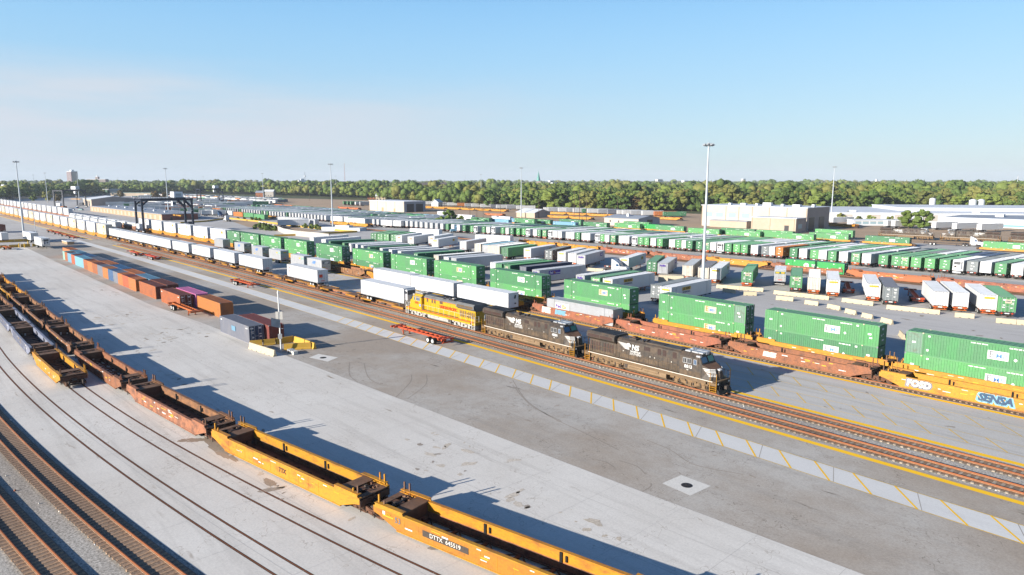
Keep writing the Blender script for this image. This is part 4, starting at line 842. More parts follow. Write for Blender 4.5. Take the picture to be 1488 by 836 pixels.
            put_text(g, text('NORFOLK', .36, 'white_paint', .02), X0+.9, sg*.965, 2.82, fc); put_text(g, text('SOUTHERN', .36, 'white_paint', .02), X0+.9, sg*.965, 2.48, fc)
            put_text(g, text(number, .55, 'white_paint', .02), 6.5, sg*1.525, 2.75, fc); put_text(g, text('NS', .2, 'dusty_white', .03), 6.4, sg*1.525, 2.35, fc)
            for x in (-8, -4.1, .3, 1.0, 3.6, 5.4): g.box(x, x+.12, *sorted((sg*.945, sg*.96)), 2.6, 2.72, 'dusty_white')
    else:
        for sg, fc in ((-1, '-y'), (1, '+y')):
            put_text(g, text('UNION PACIFIC', .72, 'red_letter', .03), -2.3, sg*.985, 2.85, fc); put_text(g, text(number, .62, 'red_letter', .02), 6.75, sg*1.525, 2.75, fc)
            g.box(-10., 10., *sorted((sg*1.505, sg*1.512)), 1.44, 1.50, 'red_letter'); g.box(-5.2, 5.2, *sorted((sg*.94, sg*.95)), 3.78, 3.83, 'red_letter')
            g.box(5.4, 5.9, *sorted((sg*1.505, sg*1.515)), 2.2, 2.6, 'sign_blue')
    r.append(('lettering', g.mesh('lettering')))
    m = MB()                                                                            # fuel tank with air reservoirs
    m.prism([(-1.3, 1.15), (-1.42, .95), (-1.42, .55), (-1.15, .32), (1.15, .32), (1.42, .55), (1.42, .95), (1.3, 1.15)], 'x', -3.5, 3.3, tank)
    for sg in (-1, 1):
        m.tube((-2.6, sg*1.25, 1.0), (-.5, sg*1.25, 1.0), .26, n=12, mt=tank); m.tube((-.1, sg*1.25, 1.0), (2.1, sg*1.25, 1.0), .26, n=12, mt=tank); m.box(-3.4, -2.9, *sorted((sg*1.2, sg*1.46)), .6, 1.3, 'steel_dark')
        m.box(2.4, 3.3, *sorted((sg*1.2, sg*1.47)), .6, 1.35, tank)
    r.append(('fuel_tank', m.mesh('fuel_tank')))
    for xc in (-6.65, 6.65):
        m = MB(); truck(m, xc, tr, n=3, wb=1.95, r=.53, fr=1.12)
        for sg in (-1, 1):
            m.box(xc-2.9, xc+2.9, *sorted((sg*1.08, sg*1.24)), .78, 1.05, tr)
            for k in range(3):
                x = xc+(k-1)*1.95; m.box(x-.24, x+.24, *sorted((sg*1.1, sg*1.34)), .32, .8, tr); m.tube((x+.45, sg*1.2, .5), (x+.45, sg*1.2, .95), .11, n=8, mt='steel_dark'); m.tube((x-.45, sg*1.2, .5), (x-.45, sg*1.2, .95), .11, n=8, mt='steel_dark')
            for k in range(4): x = xc-2.4+k*1.6; m.tube((x-.35, sg*1.3, .95), (x+.2, sg*1.3, .95), .12, n=8, mt=tr)
            m.bar((xc-2.8, sg*1.3, .35), (xc+2.8, sg*1.3, .42), .05, tr)
        r.append(('wheel_truck', m.mesh('wheel_truck')))
    for e in (-1, 1):                                                                   # pilots with steps and plough
        m = MB(); x = e*10.45
        m.box(*sorted((x, x-e*.12)), -1.45, 1.45, .42, 1.5, 'black' if not up else 'up_tank'); m.box(*sorted((x, x+e*.45)), -.16, .16, .72, 1.02, 'steel_dark'); m.box(*sorted((x+e*.3, x+e*.62)), -.24, .24, .66, 1.08, 'steel_dark')
        if e > 0: m.prism([(x, .15), (x+.42, .12), (x+.25, .55), (x, .75)], 'y', -1.35, 1.35, 'black')
        for y in (-1.0, -.7, .7, 1.0): m.tube((x+e*.1, y, 1.1), (x+e*.2, y, .35), .04, n=5, mt='black')
        r.append(('pilot', m.mesh('pilot')))
        for sg in (-1, 1):
            m = MB()
            for k in range(5): m.box(*sorted((e*(9.55+.0), e*10.4)), *sorted((sg*1.15, sg*1.5)), .35+k*.27, .39+k*.27, 'ttx_yellow' if not up else 'dusty_white')
            m.box(*sorted((e*9.5, e*9.56)), *sorted((sg*1.05, sg*1.5)), .3, 1.6, 'ns_sill' if not up else 'up_tank')
            m.bar((e*10.42, sg*1.5, .35), (e*10.42, sg*1.5, 2.6), .05, 'ttx_yellow' if not up else 'white_paint'); m.bar((e*9.58, sg*1.5, .35), (e*9.58, sg*1.5, 2.6), .05, 'ttx_yellow' if not up else 'white_paint')
            r.append(('steps', m.mesh('steps')))
    for sg in (-1, 1):
        m = MB(); y = sg*1.47
        for x in [-9.6+1.6*k for k in range(10)]: m.tube((x, y, 1.62), (x, y, 2.62), .022, n=5, mt=hr)
        m.tube((-9.6, y, 2.62), (4.9, y, 2.62), .022, n=5, mt=hr); m.tube((8.7, y, 2.5), (10.3, y, 2.5), .022, n=5, mt=hr)
        for x in (-10.4, -10.0): m.tube((x, y, 1.6), (x, y, 2.6), .022, n=5, mt=hr)
        r.append(('handrail', m.mesh('handrail')))
    for e in (-1, 1):
        m = MB(); x = e*10.42
        for y in (-1.4, -.6, .6, 1.4): m.tube((x, y, 1.6), (x, y, 2.6), .024, n=5, mt='steel_dark' if not up else 'white_paint')
        for z in (2.1, 2.6):
            for sg in (-1, 1): m.tube((x, sg*1.4, z), (x, sg*.6, z), .024, n=5, mt='steel_dark' if not up else 'white_paint')
        for k in range(4): m.tube((x+e*.1, -.5+.33*k, 1.35), (x+e*.25, -.5+.33*k, .7), .035, n=5, mt='black')
        r.append(('end_handrail', m.mesh('end_handrail')))
    return r

# ------------------------------------------------------------------ site kits
def light_pole(Hh=30.5, heads=8, r=.42):
    key = ('pole', Hh, heads)
    if key in _K: return _K[key]
    m = MB(); m.tube((0, 0, 0), (0, 0, 1.0), .55, .55, 16, 'jersey'); parts = [('footing', m.mesh('footing'))]
    m = MB(); m.tube((0, 0, 1.0), (0, 0, Hh), r, .17, 12, 'pole'); m.tube((0, 0, 1.0), (0, 0, 1.12), .5, .5, 12, 'pole'); parts.append(('mast', m.mesh('mast')))
    m = MB(); m.tube((0, 0, Hh-.1), (0, 0, Hh+.35), .35, .3, 12, 'lamp_head'); n = heads
    for k in range(16): a = 2*pi*k/16; b = 2*pi*(k+1)/16; m.bar((.75*cos(a), .75*sin(a), Hh), (.75*cos(b), .75*sin(b), Hh), .09, 'lamp_head')
    for k in range(n):
        a = 2*pi*k/n; m.bar((0, 0, Hh), (1.2*cos(a), 1.2*sin(a), Hh), .08, 'lamp_head')
    subs = []; parts.append(('lamp_ring', m.mesh('lamp_ring'), subs))
    for k in range(n): a = 2*pi*k/n; q = MB(); q.tube((.95*cos(a), .95*sin(a), Hh+.15), (1.2*cos(a), 1.2*sin(a), Hh-.3), .16, .34, 10, 'lamp_head'); subs.append(('floodlight', q.mesh('floodlight')))
    _K[key] = parts; return parts
def gantry(span=22., base=10., Hh=16.5):
    r = []; mt = 'crane_blue'
    for x in (-base/2, base/2):
        for y in (-span/2, span/2):
            m = MB(); m.box(x-.55, x+.55, y-.42, y+.42, 1.6, Hh-.9, mt); m.box(x-.58, x+.58, y-.45, y+.45, Hh*.62, Hh*.62+.12, 'silver'); r.append(('leg', m.mesh('leg')))
    for y in (-span/2, span/2):
        m = MB(); m.box(-base/2-.9, base/2+.9, y-.55, y+.55, 1.1, 2.2, mt); m.box(-2.2, 2.2, y-1.1, y+.9, 2.2, 4.4, 'crane_white' if y < 0 else mt); r.append(('sill_beam', m.mesh('sill_beam')))
        for x in (-base/2-.6, -base/2+.9, base/2-.9, base/2+.6): q = MB(); q.tube((x, y-.35, .8), (x, y+.35, .8), .8, n=16, mt='tyre'); q.tube((x, y-.37, .8), (x, y+.37, .8), .4, n=12, mt='crane_white'); r.append(('wheel', q.mesh('wheel')))
    for x in (-base/2, base/2):
        m = MB(); m.box(x-.5, x+.5, -span/2-.6, span/2+.6, Hh-1.05, Hh, mt)
        m.bar((x, span/2, Hh-4.6), (x, span/2-3.6, Hh-.8), .95, mt); m.bar((x, -span/2, Hh-3.2), (x, -span/2+2.4, Hh-1.0), .7, mt)
        for k in range(int(span)): m.bar((x+.6, -span/2+k, Hh), (x+.6, -span/2+k, Hh+1.0), .05, 'steel_dark')
        m.bar((x+.6, -span/2, Hh+1), (x+.6, span/2, Hh+1), .06, 'steel_dark'); r.append(('girder', m.mesh('girder')))
    m = MB(); m.box(-base/2, base/2, -span/2-.4, -span/2+.5, Hh-1.1, Hh-.3, mt); m.box(-base/2, base/2, span/2-.5, span/2+.4, Hh-1.1, Hh-.3, mt); r.append(('end_beam', m.mesh('end_beam')))
    m = MB(); m.box(-base/2-.5, base/2+.5, 4.0, 8.6, Hh+.1, Hh+.5, mt); m.box(-2.8, 2.8, 4.2, 8.4, Hh+.5, Hh+3.2, 'crane_white'); m.box(-2.9, 2.9, 4.1, 8.5, Hh+3.2, Hh+3.35, 'roof_grey'); m.box(2.8, 2.85, 5, 7.6, Hh+1.2, Hh+2.4, 'silver'); r.append(('trolley_house', m.mesh('trolley_house')))
    m = MB(); m.box(1.5, 3.5, 3.0, 4.8, Hh-3.6, Hh-1.3, 'crane_white'); m.box(3.5, 3.55, 3.1, 4.7, Hh-3.2, Hh-1.9, 'glass'); r.append(('operator_cab', m.mesh('operator_cab')))
    m = MB(); m.box(-6, 6, 5.7, 6.9, 7.6, 8.2, 'ttx_yellow')
    for x in (-3, 3):
        for y in (5.8, 6.8): m.bar((x, y, 8.2), (x*.6, y, Hh), .07, 'steel_dark')
    r.append(('spreader', m.mesh('spreader')))
    return r
def jersey(L=3.05, mt='jersey', Hh=.82):
    key = ('j', L, mt)
    if key in _K: return _K[key]
    m = MB(); l = L/2-.02
    m.prism([(-.30, .0), (.30, .0), (.30, .10), (.17, .32), (.10, Hh), (-.10, Hh), (-.17, .32), (-.30, .10)], 'x', -l, l, mt)
    for x in (-.7, .7): m.box(x-.16, x+.16, -.31, .31, -.001, .07, 'hole')
    _K[key] = [('jersey_barrier', m.mesh('jersey_barrier'))]; return _K[key]
def tractor(col='clean_white', dark='steel_dark', sleeper=True):
    key = ('tr', col, sleeper)
    if key in _K: return _K[key]
    r = []; m = MB()
    for sg in (-1, 1): m.box(-4.2, 3.4, sg*.42-.06, sg*.42+.06, .75, 1.0, dark)
    m.box(-3.6, -1.9, -.5, .5, 1.0, 1.15, dark); m.box(-1.0, .6, -1.2, -.8, .5, 1.0, 'silver'); m.box(-1.0, .6, .8, 1.2, .5, 1.0, 'silver'); r.append(('frame', m.mesh('frame')))
    m = MB(); m.prism([(-1.2, 1.0), (1.0, 1.0), (1.25, 1.9), (.85, 2.8), (.1, 3.3), (-1.2, 3.95 if sleeper else 3.0)], 'y', -1.15, 1.15, col); r.append(('cab', m.mesh('cab')))
    m = MB(); m.prism([(1.0, .9), (3.3, .85), (3.4, 1.25), (3.05, 1.75), (1.25, 2.0), (1.0, 2.0)], 'y', -.95, .95, col)
    for sg in (-1, 1): m.box(2.0, 3.3, *sorted((sg*.9, sg*1.18)), .8, 1.25, col)
    m.box(3.38, 3.5, -1.15, 1.15, .45, .8, 'silver'); m.box(3.3, 3.42, -.5, .5, .9, 1.5, 'silver'); r.append(('bonnet', m.mesh('bonnet')))
    m = MB(); m.add([(1.27, -1.0, 1.95), (1.27, 1.0, 1.95), (.88, .98, 2.78), (.88, -.98, 2.78)], [(0, 1, 2, 3)], 'glass')
    for sg in (-1, 1): m.add([(.1, sg*1.16, 2.0), (1.1, sg*1.16, 2.0), (.75, sg*1.16, 2.65), (.1, sg*1.16, 2.65)], [(0, 1, 2, 3)], 'glass')
    r.append(('windows', m.mesh('windows')))
    for x, d_ in ((2.6, False), (-2.2, True), (-3.4, True)):
        for sg in (-1, 1): q = MB(); wheels(q, x, sg*1.15, .5, d_); r.append(('wheel', q.mesh('wheel')))
    for sg in (-1, 1): q = MB(); q.tube((-1.35, sg*1.0, .9), (-1.35, sg*1.0, 3.9), .08, n=8, mt='silver'); r.append(('exhaust_stack', q.mesh('exhaust_stack')))
    _K[key] = r; return r
def car(col):
    key = ('car', col)
    if key in _K: return _K[key]
    m = MB(); m.prism([(-2.2, .35), (2.2, .35), (2.25, .7), (1.3, .95), (-2.15, 1.0), (-2.25, .7)], 'y', -.88, .88, col); m.prism([(-1.9, .98), (1.1, .95), (.5, 1.45), (-1.5, 1.48)], 'y', -.78, .78, 'glass'); m.box(-1.4, .45, -.76, .76, 1.46, 1.52, col)
    r = [('body', m.mesh('body'))]
    for x in (-1.4, 1.4):
        for sg in (-1, 1): q = MB(); q.tube((x, sg*.70, .33), (x, sg*.90, .33), .33, n=12, mt='tyre'); q.tube((x, sg*.9, .33), (x, sg*.92, .33), .2, n=8, mt='rim'); r.append(('wheel', q.mesh('wheel')))
    _K[key] = r; return r
# ------------------------------------------------------------------ placing
def on_rail(kit, name, label, cat, fn, s, group=None, dz=0., flip=False, dn=0.):
    x, y, h = curve_at(fn, s); x += -sin(h)*dn; y += cos(h)*dn
    return spawn(kit, name, label, cat, (x, y, RT+dz), h+(pi if flip else 0), group)
def face(kit, name, label, cat, u, v, z, deg, L=16.15, Wd=2.6, group=None, z0=0.):
    """put a box-like thing so that the upper left corner of its near end is where the photograph shows it"""
    cx, cy = G(u, v, z); a = radians(deg); X = (cos(a), sin(a)); Y = (-sin(a), cos(a))
    return spawn(kit, name, label, cat, (cx+X[0]*L/2-Y[0]*Wd/2, cy+X[1]*L/2-Y[1]*Wd/2, z0), a, group)
# --- the three locomotives
NSL = locomotive('8013'); 
on_rail(NSL, 'diesel_locomotive', 'black locomotive numbered 8013 leading the train, white stripes on its nose', 'locomotive', off(6.6), 41.3)
on_rail(locomotive('4804'), 'diesel_locomotive', 'black locomotive numbered 4804 between the yellow one and the leading one', 'locomotive', off(6.6), 64.2)
on_rail(locomotive('5098', 'up'), 'diesel_locomotive', 'yellow locomotive with grey roof and red lettering behind the two black ones', 'locomotive', off(6.6), 86.9, flip=True)
# --- trailers on spine cars behind the yellow locomotive
vans = [(106.3, dict(col='clean_white', reefer=1, door='+x'), True, 'white refrigerated trailer right behind the yellow locomotive, cooling unit facing it'),
        (142.0, dict(col='clean_white', door='+x', logo='red_mark'), False, 'white trailer with round red mark standing alone on the flat cars')]
names = ['plain white trailer nearest the gap, last of the unbroken line on the flat cars', 'white trailer with purple end mark, second in the unbroken line', 'white trailer with pink side mark, third in the unbroken line']
for k, s in enumerate((173.0, 192.5, 212.0, 231.5, 249.8, 266.0, 282.3, 298.5, 315.0)):
    vans.append((s, dict(col='clean_white', door='+x', logo=(None, None, 'pink_swirl')[k] if k < 3 else None), False, names[k] if k < 3 else 'white trailer, %s counted leftwards in the line on the flat cars' % nth(k+1)))
for s, kw, fl, lab in vans:
    if fl: kw = dict(kw); kw['door'] = '-x'
    on_rail(van(**kw), 'box_trailer', lab, 'trailer', off(6.6), s, 'trailers riding on flat cars', dz=1.05-.31+.0)
for k in range(13):
    s = 106.5+18.35*k
    on_rail(spine_car(seed=k % 3), 'spine_car', 'rust brown skeleton flat car, %s behind the yellow locomotive' % nth(k+1), 'rail car', off(6.6), s, 'skeleton flat cars under the trailers')
# --- double stacked white containers at the far left
WH = dict(col='rusty_white', smooth=True, posts=True, marks=False)
def stack_train(fn, s0, pitch, n, where, colours, welln, cat_well, double=True, Hh=2.9):
    for k in range(n):
        s = s0+pitch*k; c = colours[k % len(colours)]
        on_rail(well_car(pitch-.4, welln, floor='plain', trucks=(-1, 1) if k < 3 else (-1,), post=False), 'well_car', '%s well car, %s from the right %s' % (cat_well, nth(k+1), where), 'rail car', fn, s, 'well cars '+where)
        for lv in range(2 if double else 1):
            kw = dict(WH, logo=('yellow_patch' if (k+lv) % 3 == 0 else 'jbh_small' if (k+lv) % 3 == 1 else None), col=c)
            on_rail(container_parts(**kw), 'shipping_container', 'white container, %s of %s stack from right %s' % (('bottom', 'top')[lv] if double else 'only box', nth(k+1), where), 'container', fn, s, 'white containers '+where, dz=.3+lv*2.9)
stack_train(off(6.6), 336.5, 19.2, 28, 'in the left white line', ['rusty_white', 'clean_white', 'white'], 'ttx_yellow', 'yellow')
stack_train(off(31.9), 267.5, 19.6, 6, 'behind the short trailers', ['white', 'clean_white'], 'ttx_yellow', 'yellow')
stack_train(off(31.9), 388, 19.6, 8, 'beside the tan building', ['white', 'clean_white'], 'well_red', 'red', double=False)
stack_train(off(31.9), 545, 19.6, 18, 'in the second white line', ['clean_white', 'white'], 'well_red', 'red')
# --- green double stacks
Ls = [18.6, 38.0, 57.3, 79.8, 102.2, 123.2, 142.5, 162.5, 184.9, 207.3, 226.3, 244.4, 257.6]
for k, sl in enumerate(Ls):
    LL = 16.15 if k < 12 else 12.2; s = sl-LL/2
    on_rail(well_car(18.6 if k > 1 else 18.9, 'ttx_yellow', floor='plain', ribs=k > 4, seed=k % 3), 'well_car', 'yellow well car under the %s green double stack from the right' % nth(k+1), 'rail car', off(31.9), s-.2, 'yellow well cars under the green stacks')
    for lv in (0, 1):
        kw = dict(L=LL, col='green', door='-x' if k % 2 else '+x', logo='emp_orange' if k in (2, 3, 5, 7) else 'emp')
        if k == 0 and lv: kw['side2'] = '<faded_green'
        if k == 2 and lv: kw['side2'] = '>faded_green'
        on_rail(container_parts(**kw), 'shipping_container', 'green EMP container, %s box of the %s green stack from the right' % (('bottom', 'top')[lv], nth(k+1)), 'container', off(31.9), s, 'green double stacked containers', dz=.3+2.9*lv)
# --- front line of well cars with one silver container
cols = [(9.5, 'ttx_yellow', 'yellow well car covered in graffiti at the right edge, nearest the camera of its train', [('FOSD', -5.6, 1.05, 'dusty_white', 'slate', .1), ('SENSA', 2.2, 1.15, 'navy', 'light_blue', .15)]),
        (30.6, 'well_red', 'empty brick red well car directly behind the leading black locomotive', [('BRGE', -3.6, .7, 'dusty_white', 'dusty_white', .2)]),
        (52.0, 'well_red', 'empty brick red well car just right of the silver container', None),
        (72.8, 'well_red', 'brick red well car carrying the silver container', [('FOE', -6.3, 1.1, 'dusty_white', 'dusty_white', .1), ('BONE', -2.6, .9, 'light_blue', 'light_blue', .15)])]
for s, c, lab, gr in cols:
    on_rail(well_car(20.2, c, floor='plain', graffiti=tuple(gr) if gr else None, seed=int(s), ribs=False), 'well_car', lab, 'rail car', off(26.4), s, 'well cars in the line behind the locomotives')
for k in range(4):
    on_rail(well_car(19.4, 'ttx_yellow' if k % 2 == 0 else 'well_brown', floor='plain', ribs=True, seed=20+k), 'well_car', 'empty rusty well car with upright ribs, %s to the left of the silver container' % nth(k+1), 'rail car', off(26.4), 95.+20.4*k, 'well cars in the line behind the locomotives')
on_rail(container_parts(col='silver', logo='fedex_light', marks=False, Hh=2.9), 'shipping_container', 'silver grey container with faded purple FedEx sign sitting low in a red well car', 'container', off(26.4), 71.0, None, dz=.25)
# --- white and short trailers parked on the pad
for s, n_, kw, lab in ((93.2, 21.9, dict(logo='black_marks', door='-x'), 'plain white trailer with black marks on its end, right behind the two locomotives'),
                      (110.6, 21.9, dict(door='+x', logo='end_sign', col='white'), 'off white trailer with a black plate on its grey end, behind the yellow locomotive'),
                      (127.6, 22.4, dict(door='-x'), 'white trailer parked left of the one with the black end plate')):
    x, y, h = curve_at(off(n_), s); spawn(van(**kw), 'box_trailer', lab, 'trailer', (x, y, 0), h, 'trailers parked on the loading pad')
for k, (s, n_, lg) in enumerate(((164.5, 21.0, 'abf'), (177.0, 21.9, 'pup_band'), (196.3, 23.6, 'pup_band'), (210.5, 23.8, 'abf'), (228.0, 24.8, 'abf'), (248.6, 25.2, None))):
    x, y, h = curve_at(off(n_), s); spawn(van(L=8.6, col='silver', logo=lg, door='+x', z=1.15, Hh=2.9), 'short_trailer', 'short silver trailer%s, %s from the right' % (' with blue ABF letters' if lg == 'abf' else ' with a yellow and teal band' if lg else ' with no lettering', nth(k+1)), 'short trailer', (x, y, 0), h, 'short silver trailers on the pad')
for k in range(6):
    s = 396+18.5*k; x, y, h = curve_at(off(24.5), s); spawn(van(col='white', door='+x'), 'box_trailer', 'white trailer, %s from the right between the two long white lines' % nth(k+1), 'trailer', (x, y, 0), h, 'trailers between the long white lines')
# --- foreground well cars standing on the rails in the concrete
fw = [(21.6, 23.2, 'ttx_yellow', dict(floor='open', text1='DTTX  645519', seed=1), 'orange yellow well car numbered 645519 running out of the bottom of the picture'),
      (45.6, 22.4, 'ttx_yellow', dict(floor='holes', text2='TTX', seed=2), 'bright yellow well car with round floor holes, second from the bottom'),
      (68.2, 20.9, 'well_brown', dict(floor='holes', seed=3), 'rusty tan well car with round floor holes, third from the bottom'),
      (91.2, 21.4, 'well_red', dict(floor='open', seed=4, bulk=True), 'salmon red well car beside the end of the shorter row'),
      (114.9, 20.0, 'well_brown', dict(floor='plain', seed=5), 'brown well car next to the yellow end car of the shorter row'),
      (136.2, 18.4, 'well_brown', dict(floor='plain', seed=6), 'brown well car beside the nearer blue well car'), (155.4, 18.2, 'well_brown', dict(floor='plain', seed=7), 'brown well car beside the farther blue well car'),
      (174.2, 17.6, 'ttx_yellow', dict(floor='plain', seed=8), 'yellow well car in the right row close to the left edge'), (193, 18.0, 'ttx_yellow', dict(floor='plain', seed=9), 'yellow well car topmost at the left edge'),
      (212, 18.0, 'well_brown', dict(floor='plain', seed=4), 'well car just entering at the left edge')]
for s, L, c, kw, lab in fw: on_rail(well_car(L, c, **kw), 'well_car', lab, 'rail car', w1, s, 'empty well cars in the long foreground row', dz=-.26)
for s, L, c, inn, kw, lab in ((96.9, 17.0, 'ttx_yellow', None, dict(floor='plain', seed=11, bulk=False), 'short yellow well car at the near end of the shorter row'),
                        (118.2, 20.2, 'well_blue', 'well_blue', dict(floor='plain', ribs=True, seed=12, bulk=False), 'blue well car with ribbed sides, the nearer of two'),
                        (139.0, 20.0, 'well_blue', 'well_blue', dict(floor='plain', ribs=True, seed=13, bulk=False), 'blue well car with ribbed sides, the farther of two'),
                        (160, 20.0, 'well_brown', None, dict(floor='plain', seed=14), 'brown well car of the shorter row at the left edge'), (181, 20.0, 'well_brown', None, dict(floor='plain', seed=15), 'last brown well car of the shorter row at the left edge')):
    on_rail(well_car(L, c, inner=inn, post=(c == 'ttx_yellow'), **kw), 'well_car', lab, 'rail car', w2, s, 'empty well cars in the shorter foreground row', dz=-.26)
# --- orange, blue and pink containers standing on the asphalt
def ground_box(s_hi, n_near, L, c, lab, end=None, roof=None, Hh=2.75, logo=None, doors=False):
    x, y, h = curve_at(const(0), s_hi-L/2); x, y = W(s_hi-L/2, n_near+1.22); h = atan2(-D0[1], -D0[0])
    spawn(container_parts(L=L, Wd=2.44, Hh=Hh, col=c, door='+x' if doors else '-x', posts=False, logo=logo, end_col=end, roof=roof, marks=doors), 'shipping_container', lab, 'container', (x, y, .03), h, 'containers standing on the asphalt')
front = [(252.0, 'teal', 'pale teal'), (248.6, 'rust_orange', 'rust orange'), (244.1, 'light_blue', 'bright blue'), (238.1, 'rust_orange', 'orange brown'), (232.7, 'light_blue', 'light blue'), (220.3, 'rust_orange', 'brick orange'),
         (214.9, 'orange', 'faded orange'), (208.7, 'rust_orange', 'red orange'), (202.5, 'slate', 'grey blue'), (196.4, 'orange', 'tan orange'), (190.3, 'blue', 'blue'), (184.9, 'slate', 'slate blue'), (180.2, 'orange', 'light orange'), (175.6, 'rust_orange', 'plain orange'), (170.0, 'orange', 'pale orange')]
for k, (s, c, nm) in enumerate(front):
    nx = front[k+1][0] if k+1 < len(front) else 163.9; L = 12.19 if abs(s-nx) > 10 else 6.06 if abs(s-nx) > 5.6 else min(6.06, abs(s-nx)-.04)
    nn = -19.9-.009*(252-s)*(1 if s > 180 else 1)*1.9+.0; nn = max(nn, -21.4)
    ground_box(s, nn, L, c, '%s container, %s from the left in the near ground row' % (nm, nth(k+1)), roof='maroon' if c == 'rust_orange' and k % 2 else None)
for k, (s, c, nm, L) in enumerate(((266.0, 'orange', 'faded orange', 12.19), (253.6, 'light_blue', 'sky blue', 12.19), (238.9, 'blue', 'bright blue', 12.19), (225.9, 'slate', 'dark blue', 12.19), (212.9, 'orange', 'orange', 12.19), (199.9, 'blue', 'navy topped', 12.19), (187.0, 'orange', 'light orange', 12.19), (174.7, 'light_blue', 'pale blue', 12.0), (162.4, 'maroon', 'brown', 12.0))):
    ground_box(s, -17.4-.02*(266-s)/1.5 if s > 170 else -18.6, L, c, '%s long container, %s from the left in the second ground row' % (nm, nth(k+1)))
ground_box(161.6, -21.2, 12.19, 'rust_orange', 'vivid orange container with dark brown end standing slightly apart', end='maroon', roof='maroon')
ground_box(145.9, -21.2, 12.19, 'rust_orange', 'vivid orange container with maroon doors beside the pink one', end='maroon', roof='maroon', doors=True)
ground_box(145.3, -18.3, 12.19, 'pink', 'pink topped container between two orange ones', roof='pink')
ground_box(131.6, -18.6, 12.19, 'orange', 'orange container nearest the yellow frame trailer', end='rust_orange', roof='rust_orange')
ground_box(107.7, -23.0, 12.19, 'slate', 'grey blue container with turquoise patch beside the yellow barrier pen', end='navy', logo='stack_mark', doors=True, roof='slate')
ground_box(106.2, -20.4, 12.19, 'maroon', 'rust red container behind the grey blue one at the barrier pen', end='maroon')
# --- empty chassis
HR = atan2(-D0[1], -D0[0])
def chassis_at(s, n, L, c, lab, flip=False, ang=None, xy=None):
    x, y = xy or W(s, n); spawn(chassis_parts(L, c), 'container_chassis', lab, 'chassis', (x, y, .03), (HR if ang is None else radians(ang))+(pi if flip else 0), 'empty container frames on wheels')
chassis_at(80.2, -1.0, 14.2, 'chassis_red', 'empty red frame trailer parked alongside the yellow line below the yellow locomotive', flip=True)
chassis_at(155.0, .4, 12.2, 'chassis_red', 'empty red frame trailer halfway up the yellow line, wheels to the left')
chassis_at(233.5, 1.6, 12.2, 'chassis_red', 'nearer of two red frame trailers parked end to end by the yellow line', flip=True)
chassis_at(250.0, 1.0, 12.2, 'chassis_red', 'farther of two red frame trailers parked end to end by the yellow line', flip=True)
chassis_at(130.0, -21.5, 13.4, 'chassis_orange', 'empty orange frame trailer leaning on its legs before the orange containers', ang=degrees(HR) if False else HR*57.2958)
for k in range(4): chassis_at(342+16*k, nb(342)-4.5, 13, 'chassis_orange' if k % 2 else 'chassis_red', 'empty frame trailer, %s from the right below the long white stacks' % nth(k+1))
# --- the barrier pen with the camera mast
pq = lambda x, y: SN(*G(291+x/4.665, 392+y/4.665))
pen = [(pq(338, 535), pq(508, 590), 'jersey'), (pq(336, 524), pq(422, 517), 'jersey_yellow'), (pq(428, 516), pq(510, 508), 'jersey_yellow'), (pq(516, 507), pq(634, 489), 'jersey_yellow'), (pq(642, 492), pq(712, 514), 'jersey_yellow'), (pq(715, 516), pq(778, 540), 'jersey_yellow'), (pq(568, 546), pq(752, 536), 'jersey_yellow')]
cnt = 0
for (a, b, m_) in pen:
    A = Vector(W(*a)); B = Vector(W(*b)); n = max(1, round((B-A).length/3.05)); h = atan2(B.y-A.y, B.x-A.x)
    for k in range(n):
        p = A+(B-A)*(k+.5)/n; cnt += 1
        spawn(jersey((B-A).length/n, m_, .95), 'jersey_barrier', '%s barrier, %s round the pen at the mast' % ('pale concrete' if m_ == 'jersey' else 'yellow', nth(cnt)), 'barrier', (p.x, p.y, .035), h, 'barriers round the mast pen')
px, py = G(408.5, 511)
m = MB(); m.tube((0, 0, 0), (0, 0, 9.3), .11, .09, 10, 'white_paint'); kit = [('post', m.mesh('post'))]
m = MB(); m.box(-.28, .28, -.3, .0, 2.0, 2.7, 'silver'); kit.append(('control_box', m.mesh('control_box')))
m = MB(); m.add([(-1.1, -.9, 4.1), (.1, -.5, 3.7), (.1, -.2, 4.9), (-1.1, -.6, 5.3)], [(0, 1, 2, 3), (3, 2, 1, 0)], 'silver'); m.add([(-1.1, -.86, 4.1), (.1, -.46, 3.7), (.1, -.16, 4.9), (-1.1, -.56, 5.3)], [(0, 1, 2, 3)], 'slate'); m.bar((0, 0, 3.6), (-.8, -.6, 4.3), .05, 'silver'); m.bar((0, 0, 3.5), (.5, 0, 3.5), .05, 'silver'); kit.append(('solar_panel', m.mesh('solar_panel')))
m = MB(); m.box(-.5, -.1, -.12, 0, 4.9, 6.1, 'dusty_white'); m.box(.12, .5, -.12, 0, 4.9, 6.1, 'dusty_white'); kit.append(('sign_plate', m.mesh('sign_plate')))
m = MB(); m.tube((0, -.1, 9.1), (0, -.1, 8.8), .16, .1, 8, 'white_paint'); kit.append(('camera_dome', m.mesh('camera_dome')))
spawn(kit, 'camera_mast', 'slim white mast with grey box and solar panel inside the barrier pen', 'camera mast', (px, py, .03), .2)
x, y = W(85.6, -20.8); m = MB(); m.box(-.5, .5, -.4, .4, 0, .55, 'silver'); m.box(.6, 1.5, -.35, .35, 0, .5, 'dusty_white'); m.box(-.3, .3, -.41, -.39, .1, .4, 'steel_dark')
tag(ob('battery_box', m.mesh('battery_box'), None, (x, y, .03), HR), 'low grey battery boxes on the ground inside the barrier pen', 'equipment box')
